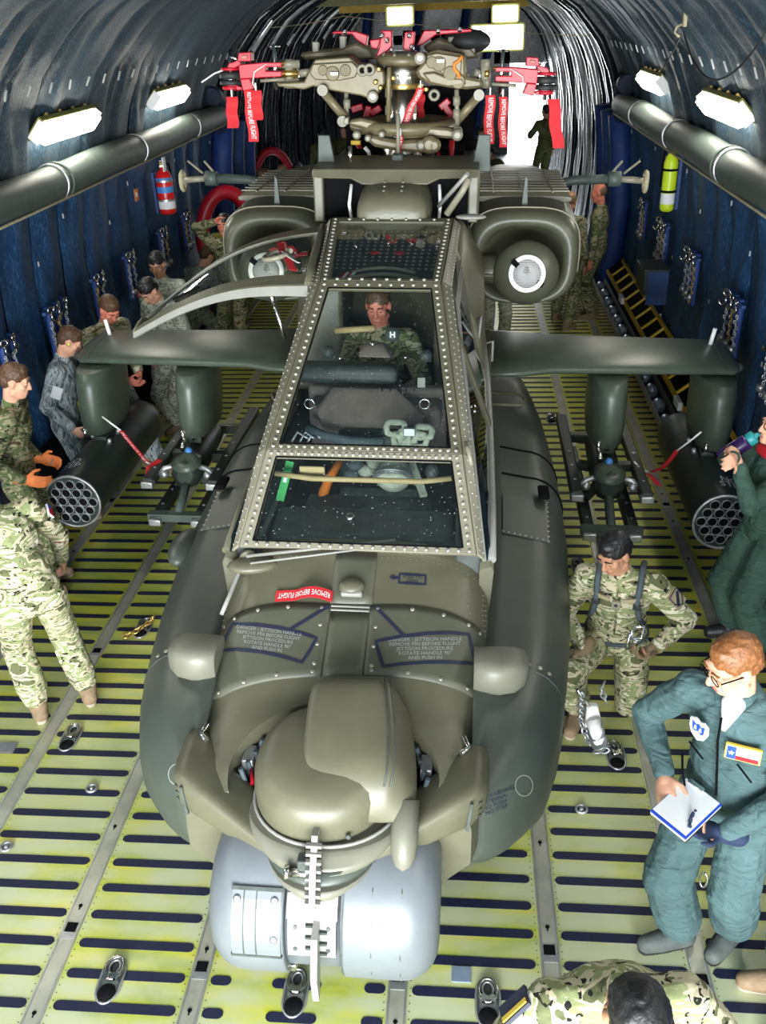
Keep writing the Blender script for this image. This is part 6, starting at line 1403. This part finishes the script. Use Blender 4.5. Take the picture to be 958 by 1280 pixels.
MB().plate([c+a*sgn*(u)+b*sv*v_+n*.009 for u, v_ in ((-.024, -.028), (.056, -.028), (.056, -.010), (-.024, -.010))], n*.002).build('flag_stripe', 'red_cloth', o)
T = clip['T']
MB().tube([clip['chest']+T @ V((x, yy, z)) for x, yy, z in ((.012, .128, .15), (.008, .148, .05), (.0, .145, -.1), (-.005, .135, -.25))], .005, 5).build('zipper', 'black', ci)
for x in (-.10, .09): MB().tube([clip['chest']+T @ V((x+u*.05, .140, -.06+.05*u)) for u in (-.6, 0, .6)], .004, 5).build('pocket_zip', 'black', ci)
MB().tube([clip['pel']+V((.10, .13, -.16)), clip['pel']+V((.13, .135, -.30)), clip['pel']+V((.08, .14, -.34))], .008, 6).build('key_strap', 'white', ci)
q = clip['pel']+V((-.02, .15, -.36)); MB().tube([q+V((.016*cos(u), .0, .040*sin(u))) for u in [2*pi*i/14 for i in range(14)]], .005, 6, True).build('carabiner', 'steel', ci)
# the clipboard itself
cb = at(858, 1010, z=1.03); ey = (at(820, 1018, z=1.02)-at(870, 965, z=1.06)); ex = (at(862, 1052, z=1.0)-at(820, 1018, z=1.02))
ux = ex.normalized(); uy = (-ey).normalized(); uz = ux.cross(uy).normalized(); uy = uz.cross(ux)
Mcb = Mx(((ux.x, uy.x, uz.x, cb.x), (ux.y, uy.y, uz.y, cb.y), (ux.z, uy.z, uz.z, cb.z), (0, 0, 0, 1)))
k_ = thing('clipboard', 'blue clipboard with white paper in the hands of the spectacled man', 'clipboard', M=Mcb)
MB().box((0, 0, 0), (.165, .225, .006)).build('board', 'clip_blue', k_, .002); MB().box((0, 0, -.012), (.162, .222, .012)).build('folder', 'white', k_, .002); MB().box((.004, 0, -.022), (.158, .215, .006)).build('cover', 'rubber', k_)
MB().box((-.003, .004, .0045), (.152, .208, .003)).build('paper_sheet', 'paper', k_); MB().box((-.03, .105, .010), (.07, .02, .012)).build('spring_clip', 'chrome', k_, .003)
pen = tag(MB().tube([clip_p for clip_p in (Mcb @ V((-.06, .07, .010)), Mcb @ V((-.10, .10, .05)), Mcb @ V((-.13, .13, .09)))], .005, 8).build('pen', 'black'), 'black pen in the right hand of the spectacled man', 'pen')

# ---- kneeling soldier with the ratchet
LO, YW = (1.62, 4.62, 0), 165
kn = person('black-haired soldier in camouflage with blue shoulder straps kneeling beside the helicopter', LO, YW, pel=(0, .02, .47), lean=14, side=0, head=(-32, 26, 0), top='ocp', hair='hair_black', skin='skin_tan', vox=.0058,
    hands=(toL(LO, YW, (1.775, 4.30, .62)), toL(LO, YW, (1.40, 4.36, .55))), elbow=((-.8, -.6, -.4), (.8, -.6, -.4)), feet=((-.12, -.36, .02), (.16, .26, .0)), fyaw=(0, -5), knee=((-.05, 1, -.9), (.25, 1, .5)), fpitch=(55, 0),
    hdir=(V((.6, .6, -.2)), V((.3, .8, -.4))), hnorm=(V((.3, .0, 1)), V((-.8, .3, .3))), curl=(.7, .5), gloves=('boot_tan', 'boot_tan'))
T = kn['T']
for e in (-1, 1):
    MB().tube([kn['chest']+T @ V((e*x, y, z)) for x, y, z in ((.115, -.10, .17), (.115, .0, .215), (.115, .09, .17), (.11, .135, .08), (.125, .135, -.03), (.15, .09, -.12))], .017, 6).build('shoulder_strap', 'strap', kn['o'])
    MB().box(kn['chest']+T @ V((e*.112, .146, .06)), (.045, .016, .035), T).build('strap_buckle', 'rubber', kn['o'], .004)
o, c, n, a, b = stick(kn, 'rank_tab', 0, .06, .045, .055, 'frame_tan'); MB().plate([c+a*u*.012+b*v_*.012+n*.006 for u, v_ in ((-1, 0), (0, -1), (1, 0), (0, 1))], n*.003).build('rank_mark', 'ink', o)
stick(kn, 'name_tape', .085, .10, .10, .024, 'tshirt'); stick(kn, 'service_tape', -.085, .10, .10, .024, 'tshirt')
o, c, n, a, d = arm_patch(kn, 0, .38, (-1, .5, .2), .085, .105, 'tshirt')
MB().tube([c+n*.008+a*u*.040+d*v_*.048 for u, v_ in ((-1, -1), (1, -1), (1, .1), (0, 1), (-1, .1))], .004, 5, True).build('patch_border', 'ink', o); MB().beam(c+n*.008+a*.03-d*.03, c+n*.008-a*.03+d*.03, .018, .004, n).build('patch_bar', 'ink', o)
MB().tube([kn['chest']+T @ V((0, y, z)) for y, z in ((.125, .14), (.146, .05), (.142, -.08), (.13, -.2))], .005, 5).build('placket', 'ocp_dark', kn['o'])
MB().tube([kn['waist']+T @ V((.172*cos(q), .128*sin(q), -.10)) for q in [2*pi*i/24 for i in range(24)]], .016, 6, True).build('belt', 'strap', kn['o'])
def chain(name, label, pts, sz=.03, mat='galv', group=None, cat='chain', lay=True):
    t = thing(name, label, cat, pts[0], group=group); m0 = MB().tube([V((sz*.5*cos(a), 0, sz*.8*sin(a))) for a in [2*pi*i/10 for i in range(10)]], sz*.20, 6, True).mesh('chain_link')
    P = [V(p) for p in pts]; step = sz*1.15; out = []; acc = 0
    for a, b in zip(P, P[1:]):
        L = (b-a).length; d = (b-a).normalized(); s_ = acc
        while s_ < L: out.append((a+d*s_, d)); s_ += step
        acc = s_-L
    for i, (p, d) in enumerate(out):
        o = link('chain_link', m0, mat, t, loc=p-P[0]); q = d.to_track_quat('Z', 'Y'); o.rotation_euler = (q @ Mx.Rotation(pi/2*(i % 2)+.3, 3, 'Z').to_quaternion()).to_euler()
    return t
rt_ = thing('load_binder', 'silver ratchet load binder in the kneeling soldier\'s hand', 'load binder', at(796, 798, z=.66))
MB().tube([V((-.03, 0, .06)), V((-.03, 0, .0)), V((.03, 0, .0)), V((.03, 0, .08)), V((-.03, 0, .08))], .011, 7).build('frame', 'chrome', rt_); MB().tube([V((0, 0, .0)), V((-.01, .01, -.10))], .018, 8).build('barrel', 'steel', rt_); MB().tube([V((-.04, 0, .04)), V((-.05, -.02, -.06))], .012, 7).build('lever', 'chrome', rt_); MB().tube([V((.02, 0, -.07)), V((.07, .0, -.06)), V((.08, .02, -.10))], .010, 6).build('hook', 'steel', rt_)
# tie-down device running from the lashing ring up to the helicopter, loose chain beside it
p0, p1, p2 = V((1.587, 4.16, .04)), at(743, 905, z=.26), at(722, 862, z=.50)
td = thing('tie_down_device', 'white ratchet tie-down device hooked to the floor ring by the kneeling soldier', 'tie-down', p0)
MB().tube([V((0, 0, 0)), p1-p0+V((.02, -.06, -.05))], .014, 8).build('rod', 'chrome', td); MB().tube([p1-p0+V((.03, -.08, -.07)), p1-p0+V((-.01, .0, .03))], [.035, .042], 10).build('sleeve', 'white', td)
hb2 = p1-p0; MB().hexa([hb2+V(q) for q in ((-.05, -.02, -.02), (.05, -.02, -.02), (.05, .03, -.02), (-.05, .03, -.02))], [hb2+V(q) for q in ((-.04, .04, .09), (.02, .04, .09), (.02, .08, .09), (-.04, .08, .09))]).build('ratchet_head', 'white', td, .008); MB().tube([hb2+V((-.02, .05, .07)), p2-p0], .010, 7).build('hook_rod', 'steel', td)
MB().tube([V((-.03, 0, .0)), V((0, .03, -.01)), V((.03, 0, .0)), V((0, -.03, .01))], .011, 7, True).build('hook', 'chrome', td)
for k in range(3): MB().lathe([(.05, 0), (.05, .014)], p1-p0+V((.012*k, -.035*k-.01, -.03*k)), (p1-p0), 14).build('ratchet_wheel', 'galv', td)
chain('tie_down_chain', 'heavy loose chain hanging beside the white tie-down device', [at(727, 868, z=.45), at(726, 900, z=.16), at(735, 925, z=.04), at(748, 936, z=.03), at(760, 932, z=.03), at(752, 924, z=.03), at(742, 930, z=.05), at(757, 938, z=.04), at(745, 940, z=.03)], .034, 'galv')
chain('tie_down_chain', 'loose chain draped over the kneeling soldier\'s thigh', [at(757, 875, z=.35), at(752, 862, z=.42), at(757, 850, z=.45)], .030, 'galv')
chain('tie_down_chain', 'small chain and hook lying on the floor left of the nose', [at(158, 795, z=.02), at(170, 789, z=.03), at(180, 782, z=.05), at(189, 776, z=.10), at(192, 770, z=.18)], .032, 'brass')

# ---- drinking man at the right edge
LO, YW = (2.56, 5.16, 0), 105
dr = person('man in dark green flight suit with red collar drinking from a purple bottle', LO, YW, pel=(0, 0, .95), lean=6, head=(0, -8, 0), S=.96, top='flight_green', baggy=1.3, boots='boot_black', hair='hair_brown', vox=.0075, skin='skin',
    hands=(toL(LO, YW, at(924, 571, z=1.50)), toL(LO, YW, at(916, 560, z=1.56))), elbow=((-.3, .4, -1), (.9, .3, -.6)), feet=(toL(LO, YW, (2.62, 5.05, 0)), toL(LO, YW, (2.52, 5.32, 0))), fyaw=(0, -10), hdir=(V((.2, .3, 1)), V((-.8, .5, .2))), hnorm=(V((.6, .6, 0)), V((-.2, 1, -.4))), curl=(.8, .7))
hc, Hd = dr['hc'], dr['Hd']; hh = lambda x, y, z: hc+Hd @ V((x, y, z))
for e in (-1, 1): MB().tube([hh(e*.036+.024*cos(a), .097, .002+.018*sin(a)) for a in [2*pi*i/16 for i in range(16)]], .003, 5, True).build('spectacle_rim', 'black', dr['o'])
link('red_collar', remesh([('c', dr['nb']+dr['up']*.04-dr['rt']*.05+dr['fw']*.04, dr['nb']+dr['up']*.04+dr['rt']*.05+dr['fw']*.04, .040, .040), ('c', dr['nb']+dr['up']*.05-dr['rt']*.06-dr['fw']*.03, dr['nb']+dr['up']*.05+dr['rt']*.06-dr['fw']*.03, .038, .038)], 'red_collar', .009, 2), 'red_cloth', dr['o'])
MB().tube([dr['chest']+dr['T'] @ V((-.14+.1*i, .135, -.10-.01*i)) for i in range(3)], .006, 5).build('pocket_zip', 'galv', dr['o'])
Mp = Mx.Translation(LO) @ Mx.Rotation(RAD(YW), 4, 'Z') @ Mx.Scale(.97, 4)
mouth = Mp @ (hc+Hd @ V((0, .098, -.070))); base = at(901, 573, y=(mouth.y+.02)); dvb = (base-mouth).normalized(); 
bt = thing('drink_bottle', 'purple drink bottle tipped up at the flight-suited man\'s mouth', 'bottle', mouth)
MB().lathe([(.012, 0), (.014, .02), (.03, .03)], (0, 0, 0), dvb, 18).build('spout', 'teal', bt); MB().lathe([(.036, .03), (.040, .035), (.040, .07), (.038, .075)], (0, 0, 0), dvb, 20).build('cap', 'teal', bt); MB().lathe([(.038, .075), (.046, .09), (.047, .24), (.044, .255), (.036, .26)], (0, 0, 0), dvb, 22).build('body', 'purple', bt)
MB().box(dvb*.19+V((0, -.047, .008)), (.035, .004, .012)).build('label', 'white', bt)

# ---- soldier seen from above at the bottom edge
b22 = person('soldier with black hair seen from above at the bottom edge, bowed over his work', (1.13, 1.84, 0), 186, pel=(0, 0, .90), lean=26, head=(-4, 50, 0), top='ocp', hair='hair_black', skin='skin_tan', vox=.0065, hands=((-.24, .40, .95), (.26, .40, .98)), elbow=((-1, -.3, -.2), (1, -.3, -.2)), hdir=((.2, 1, 0), (-.2, 1, 0)))
o, c, n, a, d = arm_patch(b22, 1, .22, (.8, -.2, .8), .07, .10, 'ink'); MB().beam(c+n*.008+a*.02-d*.045, c+n*.008+a*.02+d*.045, .016, .004, n).build('patch_stripe', 'patch_yellow', o)
# ---- soldier walking left foreground, back to us
LO, YW = (-1.72, 4.24, 0), 38
s1 = person('soldier in sunlit tan camouflage stooping away at the left edge, head out of frame', LO, YW, pel=(0, 0, .93), lean=38, side=-6, head=(0, 20, 0), top='ocp', vox=.0068, hands=((-.15, .62, .85), (.30, .45, .85)), elbow=((-1, 0, .2), (1, -.3, .2)), feet=(toL(LO, YW, (-1.87, 4.29, 0)), toL(LO, YW, (-1.62, 4.46, 0))), fyaw=(-8, -12))
o, c, n, a, d = arm_patch(s1, 1, .30, (1, -.3, .3), .075, .05, 'paper', 'flag_patch')
for k in range(4): MB().beam(c+n*.007+a*.036+d*(-.018+.012*k), c+n*.007-a*.036+d*(-.018+.012*k), .006, .003, n).build('flag_stripe', 'red_cloth', o)
MB().beam(c+n*.008+a*.036-d*.010, c+n*.008+a*.008-d*.010, .026, .003, n).build('flag_canton', 'clip_blue', o)
# ---- row of people along the left wall
LO, YW = (-2.46, 5.78, 0), -78
s2 = person('soldier in dark green camouflage with orange gloves at the rocket pod', LO, YW, lean=8, head=(0, 18, 0), top='ocp_dark', vox=.0095, hair='hair_brown', hands=(toL(LO, YW, at(50, 573, z=1.04)), toL(LO, YW, (-2.30, 5.55, 1.02))), gloves=('glove_orange', 'glove_orange'), hdir=((.2, 1, -.2), (.2, 1, -.2)))
LO, YW = (-2.60, 6.98, 0), -82
s3 = person('airman in grey tiger-stripe uniform bending over the left rocket pod', LO, YW, lean=10, head=(8, 34, 0), top='abu', S=.95, vox=.0095, hair='hair_brown', hands=(toL(LO, YW, (-2.40, 7.30, .98)), toL(LO, YW, (-2.42, 6.70, .96))))
arm_patch(s3, 1, .55, (.6, .8, .2), .09, .10, 'paper')
MB().ell(s3['hc']+s3['Hd'] @ V((.078, .0, -.008)), .012).build('earplug', 'lime', s3['o'])
LO, YW = (-2.50, 7.78, 0), -120
person('brown-haired soldier looking down behind the left wing', LO, YW, lean=14, head=(-10, 36, 0), top='ocp', bot='abu', vox=.011, hair='hair_brown', skin='skin_red', hands=(toL(LO, YW, (-2.1, 7.5, 1.1)), toL(LO, YW, (-2.2, 7.45, 1.05))), feet=(toL(LO, YW, (-2.10, 7.72, 0)), toL(LO, YW, (-2.3, 7.9, 0))))
s5 = person('black-haired soldier in pixel camouflage facing us by the left wall', (-2.32, 9.18, .02), 172, lean=4, head=(6, 22, 0), top='ucp', vox=.011, hair='hair_black', skin='skin_tan')
o, c, n, a, d = arm_patch(s5, 1, .30, (1, .6, 0), .075, .05, 'red_cloth', 'flag_patch'); MB().beam(c+n*.007+a*.036-d*.010, c+n*.007+a*.0-d*.010, .026, .003, n).build('flag_canton', 'clip_blue', o)
person('dark-haired soldier in pixel camouflage bowing in front of the soldier facing us', (-2.13, 8.72, 0), 150, pel=(0, 0, .90), lean=16, head=(0, 42, 0), top='ucp', vox=.011, hair='hair_black', skin='skin')
person('soldier with camouflage sleeve raised to his brow beside the red hoop', (-2.10, 11.15, 0), 165, lean=6, head=(10, 5, 0), top='ocp_dark', vox=.012, skin='skin_red', hair='hair_black', hands=((-.24, .15, .95), (.06, .17, 1.70)), elbow=((-.8, -.5, -.3), (1, .2, .0)), hdir=(None, (-.7, 0, .5)))
person('soldier in pixel camouflage seen from the side far down the left wall', (-2.40, 14.75, 0), -60, head=(0, 10, 0), top='ucp', vox=.014, hair='hair_brown', skin='skin_red', eyes=False)
person('fair-haired man in dark jacket far down the left wall', (-2.12, 15.10, 0), 178, head=(-6, 8, 0), top='vest', vox=.014, hair='hair_stubble', skin='skin_red')
s10 = person('man with sunglasses and cap far down the left wall', (-1.93, 15.35, 0), -175, head=(0, 10, 0), top='vest', vox=.014, hair='hair_black', skin='skin_red', eyes=False)
for e in (-1, 1): MB().ell(s10['hc']+s10['Hd'] @ V((e*.032, .085, .004)), (.028, .012, .018)).build('sunglass_lens', 'black', s10['o'])
l_ = at(296, 404, z=0); person('bent soldier in yellow-lit camouflage below the raised door', (l_.x, l_.y, 0), 200, lean=58, head=(0, 40, 0), hands=((-.2, .5, .5), (.2, .5, .5)), top='yellow_lit_camo', vox=.013, hair='hair_black', skin='skin', boots='boot_tan')
l_ = at(245, 420, z=0); person('crouching soldier in pixel camouflage behind the left wing under the raised door', (l_.x+.1, l_.y-.5, 0), -30, pel=(0, 0, .55), lean=45, head=(0, 30, 0), feet=((-.2, .1, 0), (.2, -.1, 0)), hands=((-.2, .5, .4), (.2, .5, .4)), top='ucp', vox=.013, hair='hair_brown', skin='skin')
l_ = at(412, 150, z=1.66); person('soldier in dark camouflage standing far behind the left rotor arm', (-2.25, 20.4, 0), 20, top='woodland', vox=.016, hair='hair_black', eyes=False)
person('second soldier in dark camouflage far behind the rotor head', (-1.85, 21.0, 0), 160, top='woodland', vox=.016, hair='hair_black', eyes=False)
# ---- right side, behind the engine
r1 = person('close-cropped soldier in black vest standing behind the right engine', (2.02, 12.35, 0), -35, head=(10, 8, 0), top='ocp_dark', vox=.0115, bald=True, skin='skin_tan', S=.98, feet=((-.22, .18, 0), (.13, -.12, 0)))
link('vest', remesh([('e', r1['chest']-r1['up']*.02, (.19, .135, .19), r1['T']), ('e', r1['waist'], (.175, .13, .14), r1['T'])], 'vest', .014, 3), 'vest', r1['o'])
person('bald red-faced soldier in camouflage facing the one in the vest', (2.46, 12.72, 0), 75, head=(8, 10, 0), top='ocp_dark', vox=.0115, bald=True, skin='skin_red', S=1.0)
person('soldier in dark clothing standing in the bright far opening', (2.52, 23.2, 0), 30, top='woodland', vox=.016, hair='hair_black', eyes=False, S=1.05, hands=((-.2, .3, 1.2), (.26, .05, .8)))
person('crouching soldier in green camouflage at the far opening', (1.55, 22.6, 0), 120, pel=(0, -.1, .42), lean=50, head=(0, 20, 0), top='woodland', vox=.016, hair='hair_black', eyes=False, feet=((-.15, .0, 0), (.15, -.1, 0)), hands=((-.2, .5, .3), (.2, .5, .3)))
person('dark figure leaning at the left of the crouching soldier', (.7, 22.4, 0), -100, pel=(0, 0, .8), lean=40, top='vest', vox=.016, hair='hair_black', eyes=False)
person('soldier in pixel camouflage hidden behind the right engine, legs showing', (1.10, 11.5, 0), 185, head=(0, 20, 0), top='ucp', vox=.013, hair='hair_black', boots='boot_tan', S=.92)
# ---- someone at the lower right edge, only a boot and a knee show
l_ = at(972, 1262, z=0); person('person at the lower right corner, only knee and boot in frame', (l_.x+.12, l_.y-.02, 0), 95, lean=-6, side=14, head=(0, 0, 0), top='abu', boots='boot_tan', vox=.010, feet=((-.12, .05, 0), (.12, .06, 0)), pel=(0, -.12, .93))
# ---- pilot in the rear cockpit
pw = HM @ V((-.06, 6.02, 2.10)); person('pilot in camouflage looking down in the rear cockpit', (pw.x, pw.y+.03, pw.z-.71-.84), 178, pel=(0, 0, .84), lean=4, head=(-4, 14, 0), top='ocp_dark', vox=.0075, hair='hair_brown', skin='skin_red', hands=((-.16, .34, 1.02), (.16, .34, 1.02)), feet=((-.12, .42, .42), (.12, .42, .42)), knee=((0, .6, 1), (0, .6, 1)))
# ---- streamers on the pods and launchers
def line_streamer(label, p_cord, pts, wd, txt=None):
    t = thing('warning_streamer', label, 'streamer', (0, 0, 0), group='red warning streamers'); MB().tube(p_cord, .007, 6).build('cord', 'white', t)
    streamer_surf(pts, (.9, -.3, -.2), wd, 'ribbon', t, txt); return t
line_streamer('lettered red streamer tied to the left rocket pod', [at(128, 521, y=6.25), at(140, 530, y=6.2), at(151, 538, y=6.2)], [at(151, 538, y=6.2), at(160, 550, y=6.25), at(172, 564, y=6.3), at(183, 577, y=6.35)], .055, 'REMOVE')
line_streamer('short red streamer end beside the left launcher rail', [at(183, 577, y=6.35), at(188, 580, y=6.4)], [at(200, 575, y=6.45), at(192, 580, y=6.4), at(186, 585, y=6.35), at(184, 598, y=6.3)], .045)
line_streamer('red streamer stretched from the right pod to the floor', [at(877, 540, y=6.3), at(862, 552, y=6.35), at(847, 563, y=6.4)], [at(847, 563, y=6.4), at(838, 575, y=6.5), at(828, 585, y=6.6), at(815, 590, y=6.75)], .030)
line_streamer('short red streamer hanging by the right missile launcher', [at(793, 577, y=6.6), at(801, 585, y=6.6), at(810, 590, y=6.6)], [at(810, 592, y=6.6), at(817, 598, y=6.55), at(824, 607, y=6.5)], .055)

bpy.data.scenes.remove(WORK)
